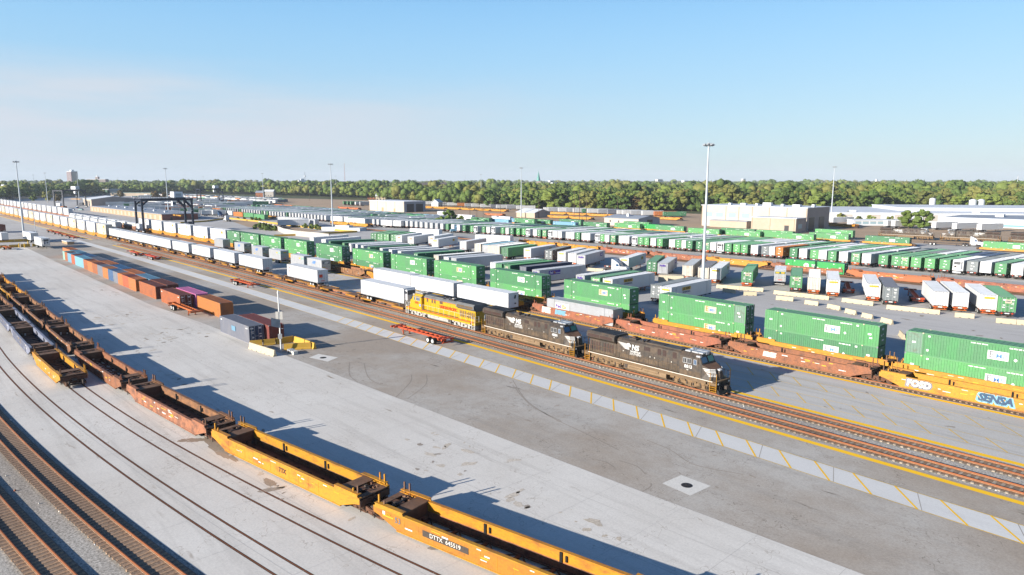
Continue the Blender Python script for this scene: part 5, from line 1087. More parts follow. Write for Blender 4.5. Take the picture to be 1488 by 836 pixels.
# --- row of trailers and containers parked square to the tracks (their long sides point away from them)
T1r = [(945.7, 413, 42, 'c', dict(col='grey', marks=True), 'chassis_black', 'grey container with white marks behind the foremost white and yellow sign container'),
       (959.6, 416, 42, 'c', dict(col='white', smooth=True, marks=False, logo='jbh', front_logo='jbh'), 'chassis_black', 'white container with yellow J.B. HUNT sign at the tall lamp mast'),
       (876.2, 404.3, 41, 'c', dict(col='white', smooth=True, marks=False, logo='jbh', front_logo='jbh'), 'chassis_orange', 'white container with yellow J.B. HUNT sign beside the green one'),
       (858.8, 402, 41, 'c', dict(col='green', marks=True, front_logo='emp'), 'chassis_black', 'green container between a white and a purple signed one'),
       (837, 398.8, 40, 'c', dict(col='silver', marks=False, front_logo='fedex', roof='white'), 'chassis_black', 'silver container with purple front sign beside the green one'),
       (773.3, 391.4, 37.5, 'c', dict(col='silver', smooth=True, marks=False, logo='fedex', front_logo='fedex', roof='white'), 'chassis_black', 'silver container with large dark purple FedEx panel'),
       (755, 386.5, 37, 'c', dict(col='navy', marks=False, end_col='slate', roof='slate'), 'chassis_black', 'dark navy container beside the one with the purple panel'),
       (732, 384.3, 37, 'c', dict(col='dark_green', marks=False, end_col='green', roof='green', front_logo='emp'), 'chassis_black', 'green container with dark side, left of the navy one'),
       (720, 382.6, 37, 'c', dict(col='green', marks=False), 'chassis_black', 'green container squeezed between a dark sided and a white one'),
       (712.4, 380.8, 37, 'c', dict(col='white', smooth=True, marks=False), 'chassis_black', 'white container, leftmost of the group with the purple panel'),
       (655.6, 374.5, 35, 'v', dict(col='silver', roof='roof_white'), None, 'pale blue sided trailer with upright panels, right one of its trio'),
       (644.8, 373, 35, 'v', dict(col='white', roof='roof_white'), None, 'white trailer, middle one of the pale trio'),
       (630.3, 370.4, 35, 'c', dict(col='rusty_white', marks=False), 'chassis_black', 'rust streaked white container, left one of the pale trio'),
       (601.2, 367.3, 31, 'c', dict(col='dark_green', end_col='green', marks=True), 'chassis_black', 'dark green container between the two groups of white ones'),
       (578, 364.3, 29, 'v', dict(col='white'), None, 'white trailer, right one of the low white trio'), (565, 362.3, 29, 'v', dict(col='clean_white'), None, 'white trailer, middle one of the low white trio'),
       (551.8, 360.4, 28, 'v', dict(col='white'), None, 'white trailer, left one of the low white trio'), (534, 358.4, 26, 'c', dict(col='green', marks=False, end_col='green'), 'chassis_black', 'green container left of the low white trio'),
       (524.5, 356.3, 27, 'v', dict(col='white'), None, 'white trailer just left of that green container'), (516.3, 354.6, 27, 'v', dict(col='clean_white'), None, 'clean white trailer, second left of that green container'), (507, 353.6, 28, 'v', dict(col='white'), None, 'white trailer, third left of that green container'),
       (497.2, 352.5, 28, 'c', dict(col='green', marks=False), 'chassis_black', 'green container with orange marked doors near the long dark green one'), (477.5, 349.9, 26, 'c', dict(col='dark_green', marks=False, end_col='green'), 'chassis_black', 'long dark green container right of two white trailers'),
       (467, 347.6, 48, 'v', dict(col='clean_white'), None, 'white trailer, right of the leftmost pair by the lamp mast'), (449.9, 344.6, 48, 'v', dict(col='white'), None, 'white trailer, leftmost of the row by the lamp mast')]
for (u, v, a, kind, kw, ch, lab) in T1r:
    kit = cont_trailer(ch, **kw) if kind == 'c' else van(**kw)
    face(kit, 'container_trailer' if kind == 'c' else 'box_trailer', lab, 'trailer', u, v, 4.09, a+3, group='trailers parked in the near row')
WHb = lambda lg='jbh', fl='jbh': dict(col='white', smooth=True, marks=False, logo=lg, front_logo=fl)
T2r = [(1453.5, 431.2, 65, 'c', dict(col='green', marks=True, front_logo='emp'), 'chassis_black', 'green container at the right end of the angled row'),
       (1426.3, 428, 66, 'c', WHb('jbh_small'), 'chassis_orange', 'white container with yellow door band left of the green end one'), (1385.9, 424.2, 66, 'c', WHb(None, None), 'chassis_orange', 'white container in the middle of the right trio'), (1356.9, 423, 66, 'c', WHb(None, None), 'chassis_orange', 'white container, left one of the right trio'),
       (1285.5, 416.6, 66, 'c', dict(col='grey', marks=True, roof='slate'), 'chassis_black', 'dark grey container between two empty frames'), (1260.2, 411.6, 66, 'c', WHb('jbh_small'), 'chassis_orange', 'white container with yellow door band beside the dark grey one'),
       (1202, 405.9, 66, 'c', WHb(), 'chassis_orange', 'white container with yellow band left of an empty red frame'), (1174.3, 402.7, 66, 'c', dict(col='rusty_white', marks=False, posts=True), 'chassis_orange', 'white container with rust streaked doors below the bright green rail container'),
       (1148.4, 400.2, 67, 'c', dict(col='green', marks=True, front_logo='emp'), 'chassis_black', 'green container beside the short grey trailer'),
       (1077.7, 393.4, 66, 'c', dict(col='green', marks=True, front_logo='emp'), 'chassis_orange', 'green container standing alone right of the tall lamp mast'),
       (1032, 389.6, 65, 'c', WHb('jbh_small'), 'chassis_orange', 'white container with yellow marks just right of the tall mast'), (1014.5, 388.3, 66, 'c', dict(col='rusty_white', marks=False, roof='slate'), 'chassis_orange', 'cream container with grey roof at the tall mast'),
       (991.8, 385.2, 67, 'c', dict(col='rusty_white', marks=False, roof='silver'), 'chassis_orange', 'silver white container with rusty doors left of the tall mast'), (955.8, 382, 68, 'c', dict(col='silver', marks=False, front_logo='fedex', logo='fedex_end', roof='silver'), 'chassis_black', 'silver container with purple FedEx doors beside a green one'),
       (940, 379.5, 70, 'c', dict(col='green', marks=True), 'chassis_orange', 'green container left of the silver FedEx one'), (900.5, 374.6, 62, 'c', WHb('jbh_small'), 'chassis_orange', 'white container with yellow mark beside the white truck cab'),
       (838.3, 370.2, 62, 'c', dict(col='silver', smooth=True, marks=False, front_logo='fedex', logo='fedex_end', roof='white'), 'chassis_orange', 'silver container with purple FedEx sign, right one of three'), (825.7, 367.7, 62, 'c', WHb(None, None), 'chassis_orange', 'white container, middle one of three'), (810.3, 365.8, 61, 'c', WHb(None), 'chassis_orange', 'white container, left one of three'),
       (791.6, 363.3, 64, 'c', dict(col='dark_brown', marks=True, roof='grey', end_col='grey'), 'chassis_black', 'dark brown container standing between white ones'), (761.3, 360.7, 57, 'c', WHb('jbh_small'), 'chassis_orange', 'white container with orange patch left of the dark brown one'),
       (728.9, 359.7, 52, 'c', dict(col='green', marks=False, logo='jbh_small'), 'chassis_black', 'green container, right one of a tight group'), (716.9, 357.4, 52, 'c', dict(col='rusty_white', marks=False), 'chassis_orange', 'cream container left of the green one in the tight group'), (709.5, 356.2, 52, 'c', dict(col='rusty_white', marks=False, roof='white'), 'chassis_black', 'cream container with rust orange corner in the tight group'),
       (701, 355.3, 55, 'c', dict(col='silver', marks=False, roof='light_blue'), 'chassis_orange', 'blue grey container in the tight group'), (689.7, 354, 55, 'c', dict(col='rusty_white', marks=False), 'chassis_black', 'white container, left one of the tight group'),
       (668.2, 350.8, 66, 'v', dict(col='silver'), None, 'silver trailer alone between two groups'), (627.5, 347.7, 68, 'c', WHb('jbh_small'), 'chassis_orange', 'white container with yellow marks near the two white vans'), (622.5, 343.3, 68, 'c', WHb(None, 'orange_patch'), 'chassis_black', 'white container with orange patch on its end'),
       (592.4, 343.7, 68, 'c', WHb('jbh_small', 'orange_patch'), 'chassis_black', 'white container right of the plain white one'), (575.3, 342, 68, 'c', WHb(None, 'orange_patch'), 'chassis_black', 'white container right of the four green ones'),
       (567.6, 340.7, 69, 'c', dict(col='green', marks=True), 'chassis_black', 'green container, rightmost of four together'), (557, 339.9, 70, 'c', dict(col='green', marks=True), 'chassis_black', 'green container, third of four together'), (547.9, 339.6, 71, 'c', dict(col='green', marks=True), 'chassis_black', 'green container, second of four together'), (538.7, 338.9, 72, 'c', dict(col='green', marks=True), 'chassis_black', 'green container, leftmost of four together')]
for (u, v, a, kind, kw, ch, lab) in T2r:
    kit = cont_trailer(ch, **kw) if kind == 'c' else van(**kw)
    face(kit, 'container_trailer' if kind == 'c' else 'box_trailer', lab, 'trailer', u, v, 4.09, a, group='trailers parked in the angled row')
face(van(L=8.6, col='silver', logo='door_band', Hh=2.9), 'short_trailer', 'short grey trailer with green and yellow band over its doors', 'short trailer', 1125.7, 391.5, 4.09, 68, L=8.6)
for (u, v, a, c, lab) in ((1233, 428, 66, 'chassis_red', 'empty red orange frame between two white containers at the barriers'), (1333, 441, 66, 'chassis_red', 'empty red orange frame beside the dark grey container'), (884, 392, 48, 'chassis_black', 'empty dark frame behind the white truck cab')):
    x, y = G(u, v); aa = radians(a); spawn(chassis_parts(14.0, c), 'container_chassis', lab, 'chassis', (x+6.5*cos(aa), y+6.5*sin(aa), .03), aa, 'empty container frames on wheels')
face(van(col='clean_white', logo='small_blue', door='-x'), 'box_trailer', 'white trailer broadside with small blue mark near the pale blue truck', 'trailer', 600.5, 331.5, 4.09, -30)
face(van(col='clean_white', door='-x'), 'box_trailer', 'white trailer broadside right of the silver trailer', 'trailer', 695.4, 340.3, 4.09, -30)
face(container_parts(L=6.06, Wd=2.44, Hh=2.6, col='cream', marks=False, posts=False, smooth=True), 'site_office', 'small cream office container with one window near the silver FedEx trailers', 'site office', 958.3, 398, 2.6, -18, L=6.06, Wd=2.44)
x, y = G(897, 397); spawn(tractor('clean_white'), 'semi_truck', 'white truck cab with rounded roof fairing without trailer', 'truck', (x, y, .03), radians(-35))
# --- concrete barriers
bars = []
Dz = lambda x, y: (1120+x/7.915, 380+y/7.915)
Ez = lambda x, y: (1300+x/7.915, 380+y/7.915)
Cz = lambda x, y: (940+x/7.915, 370+y/7.915)
Az = lambda x, y: (760+x/7.915, 350+y/7.915)
runs = [((Dz(35, 375)), Dz(670, 447), 4), (Dz(820, 465), Dz(1180, 512), 2), (Ez(-300, 500) if False else Dz(1335, 548), Ez(515, 612), 4), (Ez(688, 640), Ez(915, 657), 1), (Ez(1160, 705), Ez(1640, 745), 2),
        (Dz(60, 440), Dz(260, 460), 1), (Dz(392, 490), Dz(548, 512), 1), (Dz(655, 535), Dz(798, 567), 1), (Dz(858, 590), Dz(982, 620), 1), (Dz(1050, 640), Dz(1172, 668), 1), (Dz(1270, 695), Dz(1400, 730), 1),
        (Cz(800, 385), Cz(1340, 430), 4), (Cz(872, 428), Cz(1015, 448), 1), (Cz(1110, 470), Cz(1262, 475), 1), (Az(745, 345), Az(930, 360), 2), (Ez(40, 830), Ez(85, 870) if False else (1316, 497), 1), ((1318, 499), (1330, 508), 1)]
runs = [r_ for r_ in runs if r_[0][0] < r_[1][0]]
i_ = 0
for a, b, n in runs:
    A = Vector(G(*a)); B = Vector(G(*b)); h = atan2(B.y-A.y, B.x-A.x); step = (B-A).length/n; Lq = min(max(step, 2.4), 3.6)
    for k in range(n):
        i_ += 1; p = A+(B-A)*(k+.5)/n
        spawn(jersey(round(Lq, 1), 'jersey', .85), 'jersey_barrier', 'cream concrete road barrier, %s in the lines before the angled trailers' % nth(i_), 'barrier', (p.x, p.y, .03), h, 'cream road barriers')
# --- line of well cars between the angled row and the road
hubk = container_parts(col='bright_green', marks=True, logo='hub', posts=True, smooth=True, end_col='dark_green', roof='slate')
tc = [(-12, 'well_orange'), (9, 'well_orange'), (30, 'well_red'), (51, 'well_orange'), (72, 'well_red'), (93, 'ttx_yellow'), (114, 'well_red'), (135, 'well_red'), (156, 'ttx_yellow'), (177, 'ttx_yellow')]
for k, (s, c) in enumerate(tc): on_rail(well_car(20., c, floor='plain', seed=k % 4, ribs=k % 2 == 0), 'well_car', '%s well car, %s from the right beside the empty grey road' % ({'well_orange': 'orange', 'well_red': 'rusty red', 'ttx_yellow': 'yellow'}[c], nth(k+1)), 'rail car', const(124.6), s, 'well cars beside the grey road')
cx, cy = SN(*G(1136.8, 377.1, 3.5)); on_rail(hubk, 'shipping_container', 'bright green container with white hexagon emblem and HUB GROUP lettering', 'container', const(124.6), cx-8.1, dz=.3)
x, y = W(163, 113.5+1); 
# --- the long double row of containers beyond the road
rowF = [(1488+21*0+3, 'w'), (1468.4, 'w'), (1444.7, 'g'), (1423, 'W'), (1404, 'k'), (1383.6, 'r'), (1364.5, 'g'), (1342.8, 'g'), (1323, 'g'), (1305.9, 'y'), (1294.7, 'g'), (1276, 'g'), (1252, 'w'), (1236.4, 'y'), (1218.7, 'w'), (1202.6, 'g'), (1188.7, 'w'), (1176.8, 'g'), (1160.8, 'w'), (1147, 'g'), (1126.6, 'o'),
        (1114.7, 'w'), (1106, 'k'), (1090.7, 'w'), (1076, 'g'), (1065, 'g'), (1053, 'g'), (1042, 'r'), (1031, 'w'), (1021.6, 'y'), (1011, 'g'), (997, 'g'), (987.6, 'w'), (981, 'g'), (972, 'w'), (954.5, 'g'), (945, 'w'), (935, 'g'), (927, 'g'), (918.5, 'r'), (906.7, 'w'), (899, 'w'), (887, 'y'), (878, 'w'), (871, 'g'), (865, 'r'),
        (850.8, 'w'), (845, 'w'), (836, 'g'), (828, 'w'), (822, 'w'), (810, 'w'), (803, 'w'), (797, 'r'), (788, 'y'), (780, 'g'), (774.5, 'w'), (764.6, 'r'), (758, 'g'), (750, 'g'), (740.8, 'g'), (733.8, 'w'), (727.6, 'g'), (714.5, 'r'), (706.6, 'w'), (700.0, 'g'), (689, 'r'), (683, 'g')]
LYs = [(640, 334.0), (689.5, 337.4), (760, 341.6), (960, 358.3), (1126, 371.6), (1323, 388.3), (1468.4, 399.5), (1500, 402.2)]
def ly(u):
    for (a, p), (b, q) in zip(LYs, LYs[1:]):
        if u <= b: return p+(q-p)*(u-a)/(b-a)
    return LYs[-1][1]
KIND = {'w': ('white', lambda: cont_trailer('chassis_black', col='white', smooth=True, marks=False, front_logo=None)), 'W': ('clean white', lambda: van(col='clean_white', door='+x')), 'g': ('green', lambda: cont_trailer('chassis_black', col='green', door='+x')),
        'y': ('yellow marked green', lambda: cont_trailer('chassis_orange', col='green', door='-x', front_logo='emp')), 'o': ('orange', lambda: cont_trailer('chassis_black', col='orange', door='+x')), 'k': ('grey', lambda: cont_trailer('chassis_black', col='grey', door='+x')),
        'r': ('refrigerated white', lambda: van(col='white', door='+x', reefer=1)), 'b': ('blue topped', lambda: cont_trailer('chassis_black', col='slate', roof='navy', marks=False)), 's': ('silver', lambda: van(col='silver', door='-x'))}
def rowang(u): return 37.5+.012*(u-1100)*-.2
back = rnd.choices('wgbwsgwgk', k=80)
for k, (u, c) in enumerate(rowF):
    a = radians(rowang(u)); X = (cos(a), sin(a)); Y = (-sin(a), cos(a)); x, y = G(u, ly(u), 1.2); nm, kf = KIND[c]
    cx, cy = x+X[0]*8.1-Y[0]*1.3, y+X[1]*8.1-Y[1]*1.3
    spawn(kf(), 'container_trailer', '%s box, %s from the right in the long row beside the grey road' % (nm, nth(k+1)), 'trailer', (cx, cy, .02), a, 'long row beside the grey road')
    nm, kf = KIND[back[k]]
    spawn(kf(), 'container_trailer', '%s box, %s from the right in the back line of the long row' % (nm, nth(k+1)), 'trailer', (cx+X[0]*17.2, cy+X[1]*17.2, .02), a+pi, 'back line of the long double row')
# --- green containers on the line behind the long row
Tz = lambda x, y: (1300+x/7.6, 310+y/7.6); Uz = lambda x, y: (1120+x/7.6, 310+y/7.6); Vz = lambda x, y: (940+x/7.6, 310+y/7.6); Wz = lambda x, y: (760+x/7.6, 310+y/7.6); Xz = lambda x, y: (600+x/7.6, 290+y/7.6)
rb = [(*Tz(980, 308), 'green'), (*Uz(1045, 245), 'green'), (*Uz(425, 210), 'green'), (*Uz(55, 212), 'green'), (*Vz(875, 182), 'green'), (*Vz(455, 160), 'green'), (*Vz(95, 130), 'green'), (*Wz(1330, 118), 'bright_green'), (*Wz(1010, 105), 'green'), (*Wz(665, 93), 'green'), (*Wz(330, 88), 'light_blue'), (*Wz(75, 62), 'green'), (*Wz(-130, 55), 'light_blue'), (*Xz(845, 212), 'light_blue'), (*Xz(585, 215), 'green')]
for k, (u, v, c) in enumerate(rb):
    cx, cy = G(u, v, 3.55); s, n = SN(cx, cy); h = HR; X = (cos(h), sin(h)); Yv = (-sin(h), cos(h)); px, py = cx+X[0]*8.1+Yv[0]*1.3, cy+X[1]*8.1+Yv[1]*1.3
    spawn(container_parts(col=c, logo='emp' if c == 'green' else None, smooth=(c != 'green')), 'shipping_container', '%s container, %s from the right on the line behind the long row' % (c.replace('_', ' '), nth(k+1)), 'container', (px, py, .62), h, 'containers on the line behind the long row')
    spawn(well_car(18.2, 'ttx_yellow', floor='plain', post=False, trucks=(-1, 1), top=.78, bulk=False), 'well_car', 'yellow well car below the %s container from the right behind the long row' % nth(k+1), 'rail car', (px, py, .31), h, 'well cars behind the long row')
rb2 = [(*Uz(490, 172), 'green'), (*Vz(1210, 182), 'green'), (*Vz(820, 160), 'green'), (*Wz(1110, 88), 'green'), (*Wz(400, 62), 'green'), (*Xz(640, 195), 'green'), (*Xz(1120, 205), 'green'), (*Xz(870, 182), 'clean_white'), (*Xz(470, 165), 'white'), (*Xz(270, 130), 'clean_white'), (*Xz(60, 160), 'light_blue'), (590, 311, 'bright_green'), (559, 309, 'green'), (542, 307, 'light_blue'), (525, 306, 'green'), (503, 305, 'green'), (484, 303.8, 'green'), (469, 302.5, 'light_blue'), (455, 301, 'green'), (438, 299.8, 'green'), (425, 299, 'green'), (412, 298, 'orange'), (398, 297, 'orange'), (380, 297.5, 'light_blue')]
for k, (u, v, c) in enumerate(rb2):
    cx, cy = G(u, v, 4.1); h = HR; X = (cos(h), sin(h)); Yv = (-sin(h), cos(h)); px, py = cx+X[0]*8.1+Yv[0]*1.3, cy+X[1]*8.1+Yv[1]*1.3
    spawn(cont_trailer('chassis_black', col=c, smooth=(c != 'green'), logo='emp' if c == 'green' else None), 'container_trailer', '%s container, %s from the right in the broken line farther back' % (c.replace('_', ' '), nth(k+1)), 'trailer', (px, py, .02), h, 'broken line of containers farther back')
SM = MB()
def far_box_trailer(p, a, c):
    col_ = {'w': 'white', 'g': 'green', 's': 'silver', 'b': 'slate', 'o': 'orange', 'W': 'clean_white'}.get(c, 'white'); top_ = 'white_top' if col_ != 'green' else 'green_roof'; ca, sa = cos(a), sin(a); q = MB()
    q.box(-8.07, 8.07, -1.3, 1.3, 1.15, 4.05, col_); q.box(-8.0, 8.0, -1.25, 1.25, 4.05, 4.09, top_); q.box(-8.1, -8.07, -1.2, 1.2, 1.3, 3.9, col_); q.box(-7, -4.5, -1.1, 1.1, .1, 1.0, 'tyre'); q.box(5, 5.3, -.8, .8, 0, 1.15, 'steel_dark')
    q.v = [(p[0]+x*ca-y*sa, p[1]+x*sa+y*ca, z) for x, y, z in q.v]
    for k_ in q.k: SM.mi(k_)
    o = len(SM.v); SM.v += q.v; SM.f += [[i+o for i in f] for f in q.f]; SM.m += [SM.mi(q.k[i]) for i in q.m]; SM.sm += q.sm
# ------------------------------------------------------------------ rows farther left in the yard
def spot(s, n, deg=37.5): x, y = W(s, n); return (x, y, .02), radians(deg)
for k, s in enumerate([246+4.4*i for i in range(0, 26)] + [376+4.4*i for i in range(0, 42)]):
    c = rnd.choice('wwwwgwwsg' if k > 4 else 'gwg')
    nm, kf = KIND[c]; p, a = spot(s, 152 if s < 300 else 148)
    if 300 < s < 360 and k % 3 == 0: continue
    spawn(kf(), 'container_trailer', '%s box, %s from the right in the left part of the long row' % (nm, nth(k+1)), 'trailer', p, a, 'left part of the long row')
    p2, a2 = spot(s, 165.5 if s < 300 else 161.5); nm, kf = KIND[rnd.choice('wgwbswg')]
    far_box_trailer(p2, a2, rnd.choice('wgwswg'))
for j, (n, s0, s1, st) in enumerate(((176, 300, 560, 8.5), (190, 330, 600, 9.5))):
    for k in range(int((s1-s0)/st)):
        c = rnd.choice('wwgws'); nm, kf = KIND[c]; p, a = spot(s0+k*st, n)
        far_box_trailer(p, a, c)
for k, (u, v, c, ang) in enumerate(((483, 314, 'w', 20), (505.5, 316.5, 'w', 20), (555, 319.5, 'w', 20), (448, 319, 'W', 200), (406, 314.8, 's', -36), (417, 315.5, 's', -36), (435, 317.5, 's', -38))):
    nm, kf = KIND[c]; x, y = G(u, v, 4.1); a = radians(ang-57 if ang == 20 else ang)
    spawn(kf(), 'box_trailer', '%s trailer broadside by the curved ramp, %s of seven' % (nm, nth(k+1)), 'trailer', (x+8*cos(a), y+8*sin(a), .02), a, 'trailers by the curved ramp')
x, y = G(578, 322); spawn(tractor('teal'), 'semi_truck', 'teal green truck pulling the bright green container', 'truck', (x, y, .03), radians(150))
x, y = G(604, 323); spawn(cont_trailer('chassis_black', col='bright_green', smooth=True, marks=False, logo='hub'), 'container_trailer', 'bright green container with white emblem behind the teal truck', 'trailer', (x, y, .03), radians(-33))
x, y = G(664, 338.5); spawn(tractor('light_blue'), 'semi_truck', 'pale blue truck turning on the grey road', 'truck', (x, y, .03), radians(200))
x, y = G(1450, 358); xx, yy = G(1415, 358.5); spawn(tractor('clean_white'), 'semi_truck', 'white truck hauling an empty frame behind the long row', 'truck', (xx, yy, .03), radians(-35))
x, y = G(1372, 357); spawn(chassis_parts(14, 'chassis_black'), 'container_chassis', 'empty dark frame behind the white truck', 'chassis', (x, y, .03), radians(-37))
x, y = G(320, 315.5); spawn(tractor('navy'), 'semi_truck', 'dark blue truck near the yellow bordered island', 'truck', (x, y, .03), radians(-40)); x, y = G(306, 313.5); spawn(van(col='white'), 'box_trailer', 'white trailer coupled behind the dark blue truck', 'trailer', (x, y, .03), radians(-45))
for k, (u, v, c) in enumerate(((1018, 306, 0), (935, 300, 0), (1096, 305, 0))): pass
# rows of rail cars given by the base line of each row
def car_row(p, q, kitf, label, step=19.4, grp=None, z=RT, name='well_car', cat='rail car', maxn=40):
    A = Vector(G(*p)); B = Vector(G(*q)); h = atan2(B.y-A.y, B.x-A.x); n = min(maxn, max(1, int((B-A).length/step)))
    for k in range(n):
        P_ = A+(B-A).normalized()*(k+.5)*step; spawn(kitf(k), name, label % nth(k+1), cat, (P_.x, P_.y, z), h, grp)
wy = lambda k: well_car(18.8, 'ttx_yellow', floor='plain', post=False); wo = lambda k: well_car(18.8, 'well_orange', floor='plain', post=False)
car_row((483, 326.5), (568, 333.5), wy, 'yellow well car, %s from the left in the short row by the curved ramp', grp='well cars by the curved ramp')
car_row((318, 309.5), (400, 319), wy, 'yellow well car, %s from the left carrying orange and green boxes', grp='well cars with orange and green boxes')
car_row((612, 302.5), (756, 309.5), wy, 'yellow well car, %s from the left in front of the far white trailers', grp='far yellow well cars')
car_row((706, 313.5), (752, 316), wo, 'orange well car, %s from the left beside the beige shed', grp='far orange well cars')
car_row((797, 311.5), (1010, 322), wy, 'yellow well car, %s from the left behind the low white building', grp='yellow well cars behind the low white building')
car_row((797, 317), (872, 321), wy, 'yellow well car, %s from the left beside the low white building', grp='yellow well cars beside the low white building')
car_row((1203, 329), (1282, 335), wy, 'yellow well car, %s from the left right of the big beige workshop', grp='yellow well cars right of the workshop')
car_row((493, 303.5), (537, 306.5), wo, 'orange well car, %s from the left beside the white shed', grp='orange well cars beside the white shed')
car_row((95, 303), (0, 296), wo, 'orange well car, %s from the right at the left edge yard', grp='orange well cars at the left', maxn=1)
for k, (u, v, c) in enumerate(((311, 302.5, 'orange'), (318.5, 304.5, 'green'), (327.5, 305.8, 'white'), (342, 307.8, 'orange'), (356.8, 309, 'green'), (372, 311, 'green'))):
    x, y = G(u, v, 3.6); spawn(container_parts(col=c, marks=False, smooth=True), 'shipping_container', '%s box on the yellow cars, %s from the left near the curved ramp' % (c, nth(k+1)), 'container', (x+5, y-5, .65), HR, 'boxes on the yellow cars near the curved ramp')
# trailers beyond the rail cars, at the foot of the trees
def trailer_row(p, q, n, cols, ang, label, grp):
    A = Vector(G(*p)); B = Vector(G(*q)); out_ = []
    for k in range(n):
        P_ = A+(B-A)*(k+rnd.uniform(.25, .75))/n; nm, kf = KIND[cols[k % len(cols)]]; spawn(kf(), 'box_trailer', label % (nm, nth(k+1)), 'trailer', (P_.x, P_.y, .02), radians(ang+rnd.uniform(-3, 3)), grp)
trailer_row((618, 298), (772, 306.5), 13, 'wwgswoswwbwsw', 12, '%s trailer, %s from the left at the foot of the trees', 'trailers at the foot of the trees, left')
trailer_row((797, 308.5), (985, 316.5), 15, 'wswswgwsbwwswog', 10, '%s trailer, %s from the left behind the low white building', 'trailers at the foot of the trees, middle')
trailer_row((505, 298), (538, 299.5), 5, 'gggws', 40, '%s trailer, %s from the left beside the white shed', 'trailers beside the white shed')
for k, (u, v, lg) in enumerate(((1223, 326, 0), (1302, 331, 0), (1313, 331.5, 1), (1372, 334, 1), (1402, 335.5, 1), (1438, 337, 1))):
    x, y = G(u, v); spawn(van(col='white', logo='pup_band' if False else None), 'box_trailer', 'white trailer, %s from the left before the wide white warehouse' % nth(k+1), 'trailer', (x, y, .02), radians(22), 'trailers before the warehouse')
# far left lots
k = 0
for n, s0, s1, st, ang in ((95, 470, 640, 17, -47), (118, 500, 800, 11, 30), (138, 560, 860, 9, 35), (165, 600, 900, 9.5, 35), (195, 640, 980, 10.5, 38), (228, 680, 1080, 11, 38), (262, 720, 1150, 13, -47), (290, 760, 1200, 17, -47), (180, 640, 960, 9, 38), (212, 680, 1050, 10, 38), (246, 700, 1150, 17, -47), (276, 740, 1200, 11, 36), (305, 800, 1200, 12, 36), (151, 600, 900, 17, -47)):
    s = s0
    while s < s1:
        if rnd.random() < .8:
            k += 1; c = rnd.choice('wwwwsgwbwo' if n > 100 else 'wws'); nm, kf = KIND[c]; p, a = spot(s+rnd.uniform(-1, 1), n+rnd.uniform(-2, 2), ang+rnd.uniform(-2, 2))
            if n > 140: far_box_trailer(p, a, c); s += st; continue
            spawn(kf(), 'box_trailer', '%s trailer far off in the crowded lots behind the dark gantry cranes' % nm, 'trailer', p, a, '%s trailers far off behind the cranes' % nm)
        s += st
struct('distant_trailer_lots', SM.mesh('distant_trailer_lots'), 'stuff')
for k, (u, v, c) in enumerate(((247, 303, 'navy'), (262, 305, 'clean_white'), (273, 306, 'slate'), (258, 310, 'clean_white'), (268, 311, 'silver'), (285, 305, 'blue'), (224, 302, 'navy'), (112, 303, 'blue'), (118, 306, 'teal'), (105, 306, 'clean_white'))):
    x, y = G(u, v); spawn(car(c), 'parked_car', '%s car, %s of those by the tan buildings' % (c.replace('_', ' '), nth(k+1)), 'car', (x, y, .03), radians(20+17*k), 'cars by the tan buildings')
for k, (u, v, c) in enumerate(((235, 299, 'slate'), (278, 300, 'clean_white'), (290, 303, 'rust_orange'), (297, 301, 'dark_green'), (330, 322, 'clean_white'), (207, 297, 'light_blue'))):
    x, y = G(u, v); spawn(tractor(c if c in MATS else 'white'), 'semi_truck', '%s truck cab, %s of the scattered ones near the dark gantry crane' % (c.replace('_', ' '), nth(k+1)), 'truck', (x, y, .03), radians(-30+40*k), 'truck cabs near the gantry crane')
# ------------------------------------------------------------------ left foreground trailers by the yellow kerb wall
face(van(L=12.6, col='white', reefer=2, door='-x'), 'box_trailer', 'white refrigerated trailer with dark cooling unit standing by the yellow barriers', 'trailer', 60.8, 343.2, 4.1, -45, L=12.6)
face(van(col='white', door='+x'), 'box_trailer', 'white trailer with stained end behind the slim post at the left', 'trailer', 43, 335.5, 4.1, -45)
face(cont_trailer('chassis_black', col='white', smooth=True, marks=False), 'container_trailer', 'white container trailer cut by the left edge, lower one', 'trailer', -16, 336, 4.1, -30)
face(cont_trailer('chassis_black', L=12.19, Wd=2.44, col='maroon', posts=False, marks=False), 'container_trailer', 'dark red container at the left edge above the white trailer', 'trailer', -4, 325, 4.1, -38, L=12.19)
x, y = G(99, 354.5); m = MB(); m.box(-5, 5, -1.2, 1.2, .1, 1.1, 'tan_wall'); m.box(-5.1, 5.1, -1.3, 1.3, 1.1, 1.25, 'roof_white'); tag(ob('flatbed_load', m.mesh('flatbed_load'), None, (x, y, .03), HR), 'low white topped wooden platform beside the refrigerated trailer', 'platform')
face(chassis_parts(7.5, 'chassis_orange'), 'container_chassis', 'short orange frame trailer beside the tall mast at the left', 'chassis', 12, 357, 1.2, -40, L=7.5)
c_ = 0
for a, b, mt in (((-6, 361.5), (62, 357.5), 'jersey_yellow'), ((-6, 353), (60, 350.2), 'jersey_yellow')):
    A = Vector(G(*a)); B = Vector(G(*b)); n = int((B-A).length/3.05); h = atan2(B.y-A.y, B.x-A.x)
    for k in range(n): c_ += 1; P_ = A+(B-A)*(k+.5)/n; spawn(jersey(3.05, mt, 1.1), 'jersey_barrier', 'yellow barrier, %s of the two lines at the tall mast on the left' % nth(c_), 'barrier', (P_.x, P_.y, .03), h, 'yellow barriers at the left mast')
